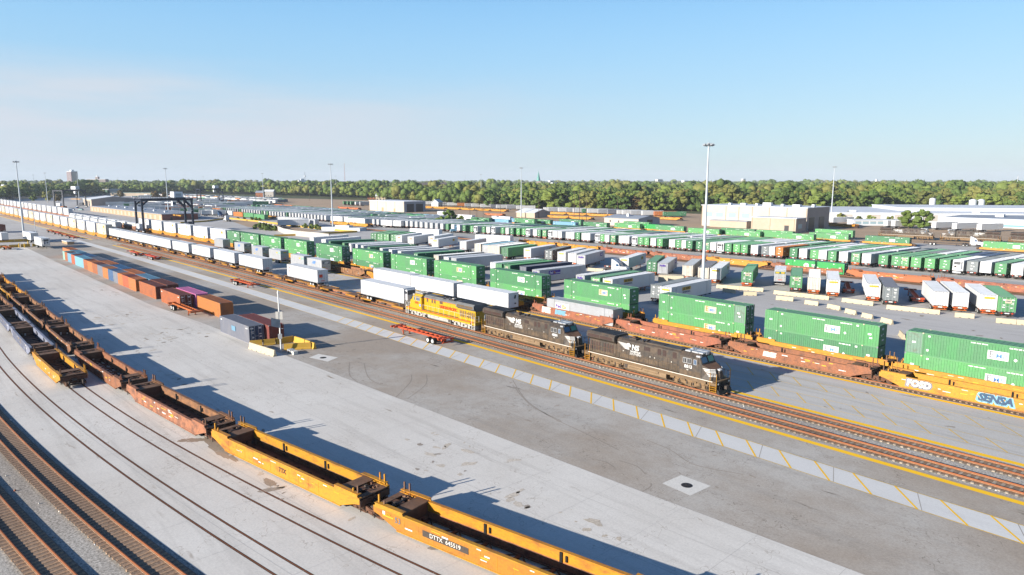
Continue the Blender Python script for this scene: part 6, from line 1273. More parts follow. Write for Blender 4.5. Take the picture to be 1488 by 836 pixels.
for k, (u, v) in enumerate(((28, 360), (36, 360.3), (41, 356))):
    x, y = G(u, v); m = MB(); m.tube((0, 0, 0), (0, 0, 1.5), .2, .2, 10, 'yellow_mark'); m.tube((0, 0, 1.5), (0, 0, 1.62), .2, .05, 10, 'yellow_mark'); tag(ob('bollard', m.mesh('bollard'), None, (x, y, .03)), 'yellow bollard, %s at the foot of the tall left mast' % ('left one', 'right one', 'rear one')[k], 'bollard', 'bollards at the left mast')
x, y = G(53.5, 352.5); spawn([('post', (lambda m: (m.tube((0, 0, 0), (0, 0, 12.5), .13, .1, 8, 'pole'), m.mesh('post'))[1])(MB())), ('camera_head', (lambda m: (m.box(-.3, .3, -.2, .2, 12.3, 12.7, 'silver'), m.mesh('camera_head'))[1])(MB()))], 'camera_mast', 'thin grey post right of the tall left mast', 'camera mast', (x, y, .03))
# ------------------------------------------------------------------ floodlight masts
poles = [(1030, 210, 'tall grey lamp mast in the middle right, nearest of all'), (480, 238.5, 'grey lamp mast left of the picture centre with round lamp ring'), (23, 235, 'tall lamp mast at the left edge beside the yellow barriers'), (757.5, 244, 'lamp mast behind the long row near the beige shed'), (1213, 242.5, 'lamp mast right of the big beige workshop'),
         (240, 245, 'lamp mast rising behind the dark gantry crane'), (699, 253.5, 'thin lamp mast before the trees near the white shed'), (65, 251.5, 'slim lamp mast, right one of two near the left edge'), (48, 254.5, 'slim lamp mast, left one of two near the left edge'), (381, 252.2, 'lamp mast between the left lots and the white shed'),
         (487.5, 256, 'distant lamp mast just right of the nearer centre left mast'), (171, 258, 'distant lamp mast right of the tower block'), (208.5, 259, 'distant lamp mast before the trees on the left'), (295, 256.5, 'distant lamp mast above the far gantry crane'), (163, 259.8, 'farthest lamp mast near the wide brown block'), (111.5, 252.5, 'lamp mast in front of the brick tower block')]
for u, v, lab in poles:
    x, y = G(u, v, 33.8); spawn(light_pole(33.8, 8 if y < 500 else 6), 'floodlight_mast', lab, 'lamp mast', (x, y, 0), .3)
def wood_pole(u, v, Hh, lab, arm=True):
    x, y = G(u, v); m = MB(); m.tube((0, 0, 0), (0, 0, Hh), .2, .13, 8, 'bark'); kit = [('pole_shaft', m.mesh('pole_shaft'))]
    if arm: m = MB(); m.box(-1.6, 1.6, -.1, .1, Hh-1.0, Hh-.75, 'bark'); kit.append(('cross_arm', m.mesh('cross_arm')))
    spawn(kit, 'utility_pole', lab, 'utility pole', (x, y, 0), .5)
for k, (u, v, h_) in enumerate(((834, 319, 19), (842, 320, 18.5), (852, 324, 14), (646, 322, 12), (783, 317, 13), (683, 322, 9), (693, 322, 8), (702, 321, 8), (727, 312, 11), (897, 308, 12), (970, 305, 14), (1190, 300, 12), (450, 292, 26))):
    wood_pole(u, v, h_, 'wooden pole with cross arm, %s from the left among those before the trees' % nth(sorted([834, 842, 852, 646, 783, 683, 693, 702, 727, 897, 970, 1190, 450]).index(u)+1))
# ------------------------------------------------------------------ gantry cranes
GK = gantry(23, 11, 16.5); x, y = W(360, 43.5)
spawn(GK, 'gantry_crane', 'dark blue rubber tyred gantry crane straddling the white stacks, the nearest one', 'gantry crane', (x, y, 0), HR, 'gantry cranes')
for u0, u1, vb, lab in ((290, 322, 297, 'dark gantry crane far off right of the nearest one'), (91, 115, 302, 'dark gantry crane without visible house left of the tan buildings'), (-8, 11, 291, 'dark gantry crane cut by the left edge')):
    x, y = G((u0+u1)/2, vb); spawn(GK, 'gantry_crane', lab, 'gantry crane', (x, y, 0), HR if u0 > 200 else HR+.5, 'gantry cranes')
# ------------------------------------------------------------------ buildings
def B0(name, lab, cat, u, v, hz):
    x, y = G(u, v, hz); r = ob(name, None, None, (x, y, 0), HR); tag(r, lab, cat); return r          # local origin = near corner, +X towards camera right, -X along the front
def pt(nm, m, par): return ob(nm, m.mesh(nm), par)
def shell(r, x0, x1, y0, y1, h, wall, roof, over=.4, par=.0, side=None):
    m = MB(); m.box(x0, x1, y0, y1, 0, h, wall); q = pt('wall', m, r)
    if side: m = MB(); m.box(x1, x1+.06, y0, y1, 0, h-.02, side); pt('side_wall', m, r)
    m = MB(); m.box(x0-over, x1+over, y0-over, y1+over, h, h+.3, roof); pt('roof', m, r); return r
def sub_of(r, nm):
    for c in r.children:
        if c.name.split('.')[0] == nm: return c
    return r
def opening(r, nm, x0, x1, z0, z1, mt, y=0., face_='front', d=.08):
    m = MB()
    if face_ == 'front': m.box(x0, x1, y-d, y, z0, z1, mt); m.box(x0-.12, x1+.12, y-d*.6, y, z1, z1+.15, 'trim')
    else: m.box(y, y+d, x0, x1, z0, z1, mt); m.box(y, y+d*.6, x0-.12, x1+.12, z1, z1+.15, 'trim')
    return pt(nm, m, sub_of(r, 'wall'))
r = B0('workshop', 'big beige railway workshop with two dark side doors and white roof units', 'workshop', 1173.5, 302.9, 11.5)
shell(r, -60, 0, 0, 27, 11.5, 'white_wall', 'roof_light', side='taupe_wall')
for x in (-59.8, -45, -37.3, -29.5, -20, -10.5, -.3): m = MB(); m.box(x-.12, x+.12, -.14, 0, 0, 11.5, 'trim'); pt('pilaster', m, r)
for x in (-57.5, -51, -43.3, -35.5): opening(r, 'window', x, x+4.3, 5.3, 7.8, 'window_blue')
for y in (2.2, 14.2): opening(r, 'roller_door', y, y+6.6, 0, 6.6, 'door_dark', .06, 'side')
for (x, y, w_, h_) in ((-48, 10, 1.2, 1.8), (-41, 12, 2.8, 1.8), (-33, 12, 1.2, 1.8), (-25, 8, 4.2, 3.0), (-17.5, 10, 1.2, 2), (-9.5, 9, 3.6, 1.9), (-2, 12, 1.2, 2.2)): m = MB(); m.box(x-w_*.55, x+w_*.55, y-1.2, y+1.2, 11.8, 11.8+h_*.6, 'roof_white'); pt('roof_vent', m, sub_of(r, 'roof'))
r = B0('workshop_annex', 'lower beige annex with one dark door in front of the big workshop', 'annex', 1157, 318.5, 7.0)
shell(r, -23, 0, 0, 11, 7.0, 'beige_wall', 'roof_light', side='taupe_wall'); opening(r, 'door', -5.6, -3.4, 0, 3.6, 'door_dark'); opening(r, 'window', 2.5, 6.5, 2.2, 4.4, 'window_blue', .06, 'side')
for x in (-22.5, -13, -.8): m = MB(); m.box(x-.1, x+.1, -.12, 0, 0, 7.0, 'trim'); pt('pilaster', m, r)
r = B0('lean_to_shed', 'low tan lean-to left of the annex', 'shed', 1085, 322.5, 3.6); shell(r, -22, 0, 0, 8, 3.6, 'beige_wall', 'roof_grey')
r = B0('white_shed', 'white shed with two tall dark doors beyond the yard', 'shed', 587, 293.5, 8.4)
shell(r, -52, 0, 0, 21, 8.4, 'white_wall', 'roof_light', side='roof_grey')
for x in (-51.8, -39, -26, -13, -.3): m = MB(); m.box(x-.1, x+.1, -.12, 0, 0, 8.4, 'trim'); pt('pilaster', m, r)
opening(r, 'door', -33, -30, 0, 3, 'tan_wall'); opening(r, 'door', -15, -12.5, 0, 2.6, 'tan_wall')
for y in (2.5, 11.5): opening(r, 'roller_door', y, y+7, 0, 6.5, 'door_dark', .06, 'side')
r = B0('beige_shed', 'small beige shed with pitched grey roof', 'shed', 777, 309.7, 3.5)
m = MB(); m.box(-18, 0, 0, 15, 0, 3.5, 'beige_wall'); pt('wall', m, r); m = MB(); m.prism([(0, 3.3), (15, 3.3), (15, 3.5), (7.5, 5.6), (0, 3.5)], 'x', 0, .06, 'taupe_wall'); m.box(0, .06, 0, 15, 0, 3.4, 'taupe_wall'); pt('gable_wall', m, r)
m = MB(); m.prism([(-.5, 3.45), (7.5, 5.7), (15.5, 3.45), (15.5, 3.65), (7.5, 5.95), (-.5, 3.65)], 'x', -18.4, .4, 'roof_light'); pt('roof', m, r)
r = B0('low_office_building', 'long low white building with pitched grey roof behind the green rail containers', 'building', 927.8, 318.8, 4.3)
m = MB(); m.box(-24, 0, 0, 20, 0, 4.3, 'white_wall'); pt('wall', m, r); m = MB(); m.box(0, .06, 0, 20, 0, 4.3, 'roof_grey'); m.prism([(0, 4.3), (20, 4.3), (10, 5.6)], 'x', 0, .06, 'roof_grey'); pt('gable_wall', m, r)
m = MB(); m.prism([(-.5, 4.3), (10, 5.65), (20.5, 4.3), (20.5, 4.5), (10, 5.9), (-.5, 4.5)], 'x', -24.4, .4, 'roof_grey'); pt('roof', m, r); opening(r, 'window', 8, 13, 1.8, 3.6, 'door_dark', .06, 'side'); m = MB(); m.box(-12, -10.5, 5, 6.5, 5, 6.8, 'roof_white'); pt('roof_vent', m, sub_of(r, 'roof'))
for x in (-20, -14, -8, -3): opening(r, 'window', x, x+.8, 2, 3, 'door_dark')
r = B0('tan_freight_building', 'very long low tan building with dark brick end behind the white stacks', 'freight building', 235, 312, 3.9)
shell(r, -190, 0, 0, 22, 3.9, 'tan_wall', 'roof_grey', side='brick')
for k in range(19): opening(r, 'dock_door', -186+k*10, -181+k*10, .4, 3.2, 'beige_wall')
for y in (5, 14): opening(r, 'door', y, y+1.2, 0, 2.3, 'door_dark', .06, 'side')
for k in range(7): m = MB(); m.box(-170+k*24, -168+k*24, 9, 11, 4.2, 5.2, 'roof_light'); pt('roof_vent', m, sub_of(r, 'roof'))
r = B0('gabled_warehouse', 'beige and taupe gabled warehouse at the left behind the long tan building', 'warehouse', 132.5, 290.2, 6.5)
m = MB(); m.box(-34, 0, 0, 40, 0, 6.5, 'beige_wall'); pt('wall', m, r); m = MB(); m.box(0, .08, 0, 40, 0, 6.5, 'taupe_wall'); m.prism([(0, 6.5), (40, 6.5), (20, 9.2)], 'x', 0, .08, 'taupe_wall'); pt('gable_wall', m, r); m = MB(); m.prism([(-.5, 6.4), (20, 9.2), (40.5, 6.4), (40.5, 6.7), (20, 9.6), (-.5, 6.7)], 'x', -34.5, .5, 'roof_light'); pt('roof', m, r)
for x in (-28, -20, -12): opening(r, 'roller_door', x, x+4.5, 0, 4.8, 'door_dark')
r = B0('white_warehouse', 'wide white warehouse with dark roof band at the right edge', 'warehouse', 1372, 317.0, 4.2)
shell(r, 0, 260, 0, 70, 4.2, 'roof_white', 'roof_light', side='white_wall'); m = MB(); m.box(0, 260, 0, 70, 4.5, 4.9, 'roof_grey'); pt('roof_deck', m, r)
for k in range(8): m = MB(); m.box(20+k*26, 24+k*26, 20, 24, 4.9, 6.4, 'roof_white'); pt('roof_vent', m, sub_of(r, 'roof'))
m = MB(); m.box(2, 258, -.08, 0, .6, 1.7, 'light_blue'); pt('blue_band', m, r)
x, y = G(1204, 309, 5.5)
r = ob('white_warehouse', None, None, (x, y, 0), radians(-12)); tag(r, 'white flat roofed warehouse stretching right of the beige workshop', 'warehouse')
shell(r, 0, 250, 0, 100, 5.5, 'roof_white', 'roof_light'); m = MB(); m.box(50, 190, 30, 90, 5.8, 7.6, 'roof_white'); m.box(49.6, 190.4, 29.6, 90.4, 7.6, 7.9, 'roof_light'); pt('upper_storey', m, r)
for k in range(14): opening(r, 'dock_door', 6+k*16, 14+k*16, .8, 4.2, 'white_wall')
for k in range(6): m = MB(); m.box(15+k*35, 18+k*35, 8, 12, 5.8, 6.8, 'roof_white'); pt('roof_vent', m, sub_of(r, 'roof'))
x, y = G(1240, 328); r = ob('low_colonnade', None, None, (x, y, 0), radians(-4)); tag(r, 'low pale building with a row of openings left of the parked white trailers', 'building'); shell(r, 0, 38, 0, 9, 3, 'roof_white', 'roof_light', .2)
for k in range(9): opening(r, 'window', 1+k*4.1, 4.1+k*4.1, 1.0, 2.2, 'window_blue')
def tank(u, v, rr, h_, lab):
    x, y = G(u, v); m = MB(); m.tube((0, 0, 0), (0, 0, h_), rr, rr, 24, 'roof_white'); q = [('tank_shell', m.mesh('tank_shell'))]; m = MB(); m.tube((0, 0, h_), (0, 0, h_+rr*.3), rr, rr*.3, 24, 'roof_light'); q.append(('tank_top', m.mesh('tank_top'))); spawn(q, 'storage_tank', lab, 'tank', (x, y, 0))
tank(1353.5, 311, 2.2, 11.5, 'white cylindrical tank standing alone behind the warehouse roofs'); tank(1412, 311, 2.6, 10.5, 'white tank, left one of a pair behind the warehouse roofs'); tank(1424, 311, 2.4, 10.5, 'white tank, right one of a pair behind the warehouse roofs')
def house(u, v, w_, d_, h_, wall, roof, lab, rz=0., ridge=2.5, z0=0.):
    x, y = G(u, v); r = ob('house', None, None, (x, y, 0), rz); tag(r, lab, 'house')
    m = MB(); m.box(-w_/2, w_/2, 0, d_, 0, h_, wall); m.prism([(0, h_), (d_, h_), (d_/2, h_+ridge)], 'x', -w_/2+.05, w_/2-.05, wall); pt('wall', m, r)
    m = MB(); m.prism([(-.6, h_-.2), (d_/2, h_+ridge), (d_+.6, h_-.2), (d_+.6, h_+.1), (d_/2, h_+ridge+.35), (-.6, h_+.1)], 'x', -w_/2-.5, w_/2+.5, roof); pt('roof', m, r)
    for k in range(max(2, int(w_/4))): m = MB(); m.box(-w_/2+1.2+k*4, -w_/2+2.6+k*4, -.06, 0, 1.2, 2.7, 'door_dark'); pt('window', m, r)
house(1328, 303, 17, 12, 8, 'white_wall', 'roof_grey', 'tall pale house with grey roof before the trees on the right'); house(1386, 306, 9, 14, 6, 'roof_white', 'roof_brown', 'white gabled house with dark roof before the trees on the right', 1.2); house(1398, 306, 12, 9, 5, 'beige_wall', 'roof_brown', 'dark roofed house right of the white gable', 0)
house(1292, 297, 16, 10, 7, 'beige_wall', 'roof_light', 'cream house half hidden in the trees on the right'); house(1196, 303, 14, 9, 4, 'beige_wall', 'roof_light', 'small house among the trees above the workshop')
house(544, 290, 18, 10, 9, 'brick_orange', 'roof_grey', 'orange brick building among the trees left of the white shed'); house(553, 292, 12, 9, 6, 'cream', 'roof_light', 'cream house beside the orange brick building'); house(627, 283, 52, 26, 13, 'roof_brown', 'roof_brown', 'large dark roofed building rising among the trees', 0, 8)
house(640, 302, 9, 7, 5, 'roof_white', 'roof_light', 'small white house below the large dark roof', 1.2); house(806, 278, 30, 18, 14, 'cream', 'tan_wall', 'cream block showing above the trees near the steeple'); house(377, 287, 11, 8, 7, 'brick_orange', 'roof_grey', 'orange brick house among the trees on the left'); house(391, 286, 14, 8, 8, 'white_wall', 'roof_light', 'white and pink house among the trees on the left')
# far landmarks
def far_box(u, v, dist, wpx, dpx, mt1, mt2, lab, nm='tower_block', roofbox=True, cat='building', rows=14, rz=.6):
    x = (u-CX)/F*dist; y = dist; htop = H-(v-VH)*dist/F; w_ = wpx*dist/F; d_ = dpx*dist/F; r = ob(nm, None, None, (x, y, 0), rz); tag(r, lab, cat)
    m = MB(); m.box(-w_/2, w_/2, -d_/2, d_/2, 0, htop, mt1); pt('wall', m, r); m = MB(); m.box(-w_/2, w_/2, -d_/2-.2, -d_/2, 0, htop-.5, mt2); pt('front_wall', m, r)
    m = MB(); m.box(-w_/2-.3, w_/2+.3, -d_/2-.3, d_/2+.3, htop, htop+1.2, 'roof_light')
    if roofbox: m.box(-w_/5, w_/5, -d_/5, d_/5, htop+1.2, htop+6, 'roof_white')
    pt('roof', m, r); n = int(htop/3.4)
    for k in range(max(0, n-rows), n):
        m = MB(); m.box(-w_/2+.8, w_/2-.8, -d_/2-.3, -d_/2-.21, k*3.4+1, k*3.4+2.3, 'window_blue' if mt2 != 'taupe_wall' else 'roof_brown'); pt('window_band', m, r)
    return htop
far_box(113.5, 250, 2400, 11, 9, 'taupe_wall', 'brick', 'tall brick tower block on the left horizon', rz=-.5)
far_box(149, 261, 2300, 27, 8, 'brick', 'taupe_wall', 'wide low brown block on the horizon right of the tower block', roofbox=False, rz=0); far_box(149, 257.5, 2310, 4, 4, 'brick', 'taupe_wall', 'small stair tower of the wide brown block', roofbox=True, rz=0)
far_box(1076, 260.5, 3000, 5.5, 4, 'white_wall', 'roof_white', 'white block on the horizon above the workshop', roofbox=False); far_box(955, 261, 3100, 10, 5, 'roof_white', 'white_wall', 'pale wide block on the horizon in the middle', roofbox=False); far_box(992, 263, 2600, 8, 5, 'roof_white', 'cream', 'low cream block on the horizon', roofbox=False); far_box(1267, 261, 3300, 2.4, 2.4, 'roof_white', 'roof_white', 'slim white block on the right horizon', roofbox=False); far_box(443, 263, 1900, 12, 6, 'white_wall', 'roof_light', 'pale block on the horizon left of the tall thin mast')
far_box(800, 263, 2400, 7, 5, 'roof_white', 'white_wall', 'small white roof on the horizon right of the steeple', roofbox=False); far_box(805, 266, 2000, 10, 5, 'roof_white', 'cream', 'tan roof on the horizon right of the steeple', roofbox=False)
x, y = G(122, 284); r = ob('tiled_sports_hall', None, None, (x, y, 0), -.15); tag(r, 'long pale building with green and blue checkered facade on the left', 'hall'); m = MB(); m.box(-28, 50, 0, 25, 0, 10, 'white_wall'); pt('wall', m, r); m = MB(); m.box(-29, 51, -1, 26, 10, 10.6, 'roof_white'); pt('roof', m, r)
m = MB()
for i in range(40):
    for j in range(5):
        if rnd.random() < .62 and i < 32: m.box(-28+i*1.95, -26.1+i*1.95, -.12, -.02, j*2, j*2+1.9, rnd.choice(['teal', 'faded_green', 'blue', 'light_blue', 'green']))
m.box(35, 49, -.2, -.02, 3, 9, 'dark_green'); pt('checkered_panels', m, r)
x, y = G(190, 285); r = ob('long_green_building', None, None, (x, y, 0), -.1); tag(r, 'low building with pale green roof among the trees on the left', 'building'); shell(r, -35, 35, 0, 14, 5, 'beige_wall', 'teal')
# steeple, radio masts
dist = 2300; m = MB(); x = (782-CX)/F*dist; k = dist/F
m.box(-6, 6, -6, 6, 0, H-1*k, 'taupe_wall'); kit = [('tower', m.mesh('tower'))]; m = MB(); m.tube((0, 0, H-1*k), (0, 0, H+12*k), 7, .4, 8, 'copper'); m.tube((0, 0, H+12*k), (0, 0, H+14.5*k), .4, .3, 6, 'copper'); kit.append(('spire', m.mesh('spire'))); spawn(kit, 'church_steeple', 'green copper church spire above the trees near the middle', 'church steeple', (x, dist, 0))
def mast(u, vtop, dist, lab, mt='pole', wd=1.6, plat=None):
    x = (u-CX)/F*dist; ht = H+(VH-vtop)*dist/F; m = MB()
    for a in range(3): m.tube((wd*cos(a*2.094), wd*sin(a*2.094), 0), (.25*cos(a*2.094), .25*sin(a*2.094), ht), .14, .1, 5, mt)
    for z in range(0, int(ht), 4):
        t = 1-z/ht; q = [(wd*t*cos(a*2.094)+.01, wd*t*sin(a*2.094), z) for a in range(3)]; t2 = 1-min(z+4, ht)/ht; q2 = [(wd*t2*cos(a*2.094), wd*t2*sin(a*2.094), min(z+4, ht)) for a in range(3)]
        for a in range(3): m.tube(q[a], q2[(a+1) % 3], .07, n=3, mt=mt)
    kit = [('lattice', m.mesh('lattice'))]
    if plat: m = MB(); m.tube((0, 0, ht*plat), (0, 0, ht*plat+3), 2.6, 2.6, 12, 'roof_white'); kit.append(('antenna_ring', m.mesh('antenna_ring')))
    spawn(kit, 'radio_mast', lab, 'radio mast', (x, dist, 0))
mast(504, 238, 1800, 'tall thin red and white lattice mast left of the centre', 'rust_orange', 2.2); mast(447, 250, 1900, 'grey antenna mast beside a pale block on the horizon', 'steel_dark', 3.2, .72); mast(677, 253, 2600, 'very thin mast on the horizon', 'pole', 1.5); mast(1470, 256, 900, 'white antenna mast above the trees at the right edge', 'clean_white', 1.4, .62)
# curved ramp with planting
x, y = G(455, 352)
wallp = [(376, 327.5), (398, 333), (412, 339.5), (430, 343), (455, 345.5), (478, 348)]
m = MB(); P_ = [G(*p) for p in wallp]
for a, b in zip(P_, P_[1:]): m.add([(a[0], a[1], 0), (b[0], b[1], 0), (b[0], b[1], 2.4), (a[0], a[1], 2.4), (a[0]+.3, a[1]+.35, 0), (b[0]+.3, b[1]+.35, 0), (b[0]+.3, b[1]+.35, 2.4), (a[0]+.3, a[1]+.35, 2.4)], [(0, 1, 2, 3), (5, 4, 7, 6), (3, 2, 6, 7), (1, 5, 6, 2), (4, 0, 3, 7)], 'white_wall')
tag(ob('retaining_wall', m.mesh('retaining_wall')), 'curved pale concrete retaining wall of the ramp left of the centre lamp mast', 'wall')
def kerb(pts, lab, mt='jersey_yellow'):
    m = MB(); P_ = [Vector(G(*p)) for p in pts]
    for a, b in zip(P_, P_[1:]):
        d = (b-a).normalized(); q = Vector((-d.y, d.x))*.3; m.add([(*(a-q), 0), (*(b-q), 0), (*(b+q), 0), (*(a+q), 0), (*(a-q*.4), .9), (*(b-q*.4), .9), (*(b+q*.4), .9), (*(a+q*.4), .9)], [(0, 1, 5, 4), (1, 2, 6, 5), (2, 3, 7, 6), (3, 0, 4, 7), (4, 5, 6, 7)], mt)
    tag(ob('barrier_wall', m.mesh('barrier_wall')), lab, 'barrier')
kerb([(330, 318), (362, 321.5), (395, 325), (430, 330), (470, 333.5), (500, 337), (519, 338)], 'long yellow low wall above the curved ramp'); kerb([(398, 344), (440, 342.5), (480, 340), (519, 338)], 'yellow low wall below the curved ramp'); kerb([(262, 325), (300, 322.5), (330, 318)], 'yellow low wall running towards the gantry crane')
poly('planted_island', [G(332, 320), G(372, 322), G(430, 331), G(468, 336), G(440, 338), G(400, 336), G(360, 330)], .036, 'yard_soil')
x, y = G(500, 335); m = MB(); m.box(-11, 11, -3.5, 3.5, 0, 1.6, 'roof_white'); m.box(-4, 4, -2, 2, 1.6, 2.6, 'roof_white'); tag(ob('white_tarpaulin_stack', m.mesh('white_tarpaulin_stack'), None, (x, y, .03), -.3), 'low white covered stack in the yellow walled island', 'covered stack')
# ------------------------------------------------------------------ trees
import bmesh, numpy as np
def leafmat(nm, c, c2):
    mat(nm, c, .75, dirt=c2, amt=.8, scale=.35, lo=.42, hi=.62, vary=.18, spec=.15)
leafmat('leaf_green', (.092, .138, .032), (.058, .095, .023)); leafmat('leaf_olive', (.155, .155, .042), (.10, .115, .03)); leafmat('leaf_dark', (.06, .10, .026), (.09, .12, .028)); leafmat('leaf_light', (.135, .175, .036), (.09, .125, .028))
leafmat('leaf_rust', (.13, .085, .03), (.08, .065, .025))
def ico(sub):
    b = bmesh.new(); bmesh.ops.create_icosphere(b, subdivisions=sub, radius=1.0); v = np.array([q.co[:] for q in b.verts]); f = [[a.index for a in q.verts] for q in b.faces]; b.free(); return v, f
I2 = ico(2); I1 = ico(1)
nr = np.random.RandomState(5)
def crown(lobes, cards, leaf, R, hh, seed, base, shape=1.):
    r = random.Random(seed); mb = MB()
    cs = []
    for k in range(lobes):
        a = r.uniform(0, 2*pi); q = r.random()**.5; z = r.uniform(-.95, .9); lim = (1-abs(z)**2.6)**.5
        c = (R*.80*q*cos(a)*lim, R*.80*q*sin(a)*lim, base+hh*(.5+.44*z)); rad = R*r.uniform(.20, .38)*(1 if z < .5 else .8); cs.append((c, rad))
        v, f = I2; n = r.uniform(0, 9); d = 1+.28*np.sin(v[:, 0]*5+n)*np.cos(v[:, 1]*6-n)+.18*np.sin(v[:, 2]*9+n*2)+nr.uniform(-.2, .2, len(v))
        vv = v*d[:, None]*rad*np.array([1, 1, .8])+np.array(c); mb.add([tuple(p) for p in vv], f, leaf)
    for k in range(cards):
        c, rad = r.choice(cs); u = Vector((r.gauss(0, 1), r.gauss(0, 1), r.gauss(0, 1))).normalized(); p = Vector(c)+Vector((u.x, u.y, u.z*.8))*rad*r.uniform(.9, 1.25); s = r.uniform(.35, .85)
        t = u.orthogonal().normalized(); t = (t*cos(k)+u.cross(t)*sin(k)+u*r.uniform(-.5, .5)).normalized(); b = t.cross(u).normalized()
        mb.add([p-t*s*.5, p+b*s*.45, p+t*s*.6, p-b*s*.4], [(0, 1, 2, 3)], leaf)
    return mb
def tree_kit(leaf, R, Ht, seed, lobes=24, cards=700):
    r = random.Random(seed); t = MB(); tb = Ht*.3
    t.tube((0, 0, 0), (.1, 0, tb*.8), .38, .30, 8, 'bark'); t.tube((.1, 0, tb*.8), (.3, .2, Ht*.75), .30, .08, 7, 'bark')
    for k in range(6): a = k*1.05+r.random(); t.tube((.1, 0, tb*r.uniform(.75, 1.2)), (R*.6*cos(a), R*.6*sin(a), Ht*r.uniform(.45, .72)), .17, .04, 5, 'bark')
    return [('trunk', t.mesh('trunk')), ('crown', crown(lobes, cards, leaf, R*1.12, Ht*.93, seed, Ht*.07).mesh('crown'))]
TK = [(tree_kit(l, R, Ht, sd), nm) for l, R, Ht, sd, nm in (('leaf_green', 6.4, 15, 1, 'mid green broad'), ('leaf_green', 5.6, 17, 2, 'mid green tall'), ('leaf_olive', 6.8, 15.5, 3, 'olive yellow broad'), ('leaf_olive', 5.8, 16.5, 4, 'olive yellow tall'), ('leaf_dark', 6.2, 17, 5, 'dark green tall'), ('leaf_light', 6.3, 14, 6, 'light green rounded'), ('leaf_light', 7.0, 15, 7, 'light green spreading'), ('leaf_dark', 6.0, 14, 8, 'dark green rounded'), ('leaf_rust', 5.5, 12, 9, 'brownish low'))]
FB = [(-80, 294), (0, 292), (60, 287.5), (130, 284.5), (200, 282), (300, 281), (380, 283), (450, 285), (520, 288), (560, 292), (640, 299), (700, 302), (800, 304.5), (900, 306.5), (1000, 306), (1240, 308.5), (1320, 305), (1400, 306), (1488, 310), (1580, 311)]
def fd(u):
    for (a, p), (b, q) in zip(FB, FB[1:]):
        if u <= b: return F*H/((p+(q-p)*(u-a)/(b-a))-VH)
    return F*H/(310-VH)
def zone(u): return 'on the left side' if u < 500 else 'in the middle' if u < 1000 else 'on the right side'
cands = []
row = 0
while row < 9:
    u = -60+rnd.uniform(0, 10)
    while u < 1560:
        d = fd(u)+row*11.5+rnd.uniform(-4, 4); cands.append((d, u)); u += 10.2/d*F*rnd.uniform(.75, 1.3)
    row += 1
cands.sort(); near = cands[:292]; rest = cands[292:]
for d, u in near:
    k = rnd.choices(range(9), (5, 4, 5, 4, 2.2, 5, 5, 2, 1.5))[0]; kit, nm = TK[k]; sc = rnd.uniform(.68, 1.12)*(1.28 if rnd.random() < .18 else 1)
    x = (u-CX)/F*d; r = spawn(kit, 'broadleaf_tree', '%s tree in the front of the wood %s' % (nm, zone(u)), 'tree', (x, d, 0), rnd.uniform(0, 6.28), '%s trees %s' % (nm, zone(u)))
    r.scale = (sc*rnd.uniform(.9, 1.15), sc*rnd.uniform(.9, 1.15), sc)
# everything beyond reads as one mass
pr = []
for sd in range(4):
    r = random.Random(50+sd); V = []; Fc = []
    for k in range(5):
        a = k*1.256+r.random(); c = np.array([3.4*cos(a)*r.uniform(.3, 1.1), 3.4*sin(a)*r.uniform(.3, 1.1), 9.5+r.uniform(-3, 3.5)]); v, f = I1 if k else I2; o = sum(len(q) for q in V)
        V.append(v*(1+nr.uniform(-.18, .18, (len(v), 1)))*np.array([r.uniform(3, 4.4), r.uniform(3, 4.4), r.uniform(3, 4)])+c); Fc += [[b+o for b in q] for q in f]
    for k in range(110):
        u_ = nr.normal(0, 1, 3); u_ /= np.linalg.norm(u_); p = np.array([0, 0, 9.5])+u_*np.array([6.2, 6.2, 5.2])*r.uniform(.8, 1.1); o = sum(len(q) for q in V); t = nr.normal(0, .8, (3, 3)); V.append(p+t); Fc.append([o, o+1, o+2])
    pr.append((np.concatenate(V), np.array(Fc, dtype=np.int64)))
allV = []; allF = []; allM = []; off_ = 0; cells = [(d, u) for d, u in rest]
d0 = 0; rowd = 9*11.5
mul = 1.0
while True:
    ddone = 0
    u = -70+rnd.uniform(0, 10)
    while u < 1560:
        d = fd(u)+rowd+rnd.uniform(-.3, .3)*max(12, fd(u)*.02); cells.append((d, u)); u += max(10.5, d*.0135)/d*F*rnd.uniform(.75, 1.3)
    rowd += max(13, rowd*.05)
    if rowd > 5200: break
for d, u in cells:
    v, f = pr[rnd.randrange(4)]; a = rnd.uniform(0, 6.28); s = rnd.uniform(.62, 1.15)*(rnd.uniform(1.25, 1.5) if rnd.random() < .12 else 1)*(1 if d < 1500 else 1.12); c, s_ = cos(a), sin(a)
    x = (u-CX)/F*d; q = np.empty_like(v); q[:, 0] = (v[:, 0]*c-v[:, 1]*s_)*s*(1+.0001*d)+x; q[:, 1] = (v[:, 0]*s_+v[:, 1]*c)*s*(1+.0001*d)+d; q[:, 2] = v[:, 2]*s; allV.append(q); allF.append(f+off_); off_ += len(v); allM.append(np.full(len(f), rnd.choices(range(4), (5, 4, 2.5, 4))[0]))
Vn = np.concatenate(allV).astype(np.float32); Fn = np.concatenate(allF).astype(np.int32); Mn = np.concatenate(allM).astype(np.int32)
me = bpy.data.meshes.new('distant_wood'); me.vertices.add(len(Vn)); me.vertices.foreach_set('co', Vn.ravel()); me.loops.add(Fn.size); me.loops.foreach_set('vertex_index', Fn.ravel()); me.polygons.add(len(Fn)); me.polygons.foreach_set('loop_start', np.arange(0, Fn.size, 3, dtype=np.int32)); me.polygons.foreach_set('material_index', Mn)
me.update(calc_edges=True); [me.materials.append(MATS[k]) for k in ('leaf_green', 'leaf_olive', 'leaf_dark', 'leaf_light')]
print('wood trees', len(cells), 'faces', len(Fn))
struct('distant_wood', me, 'stuff')
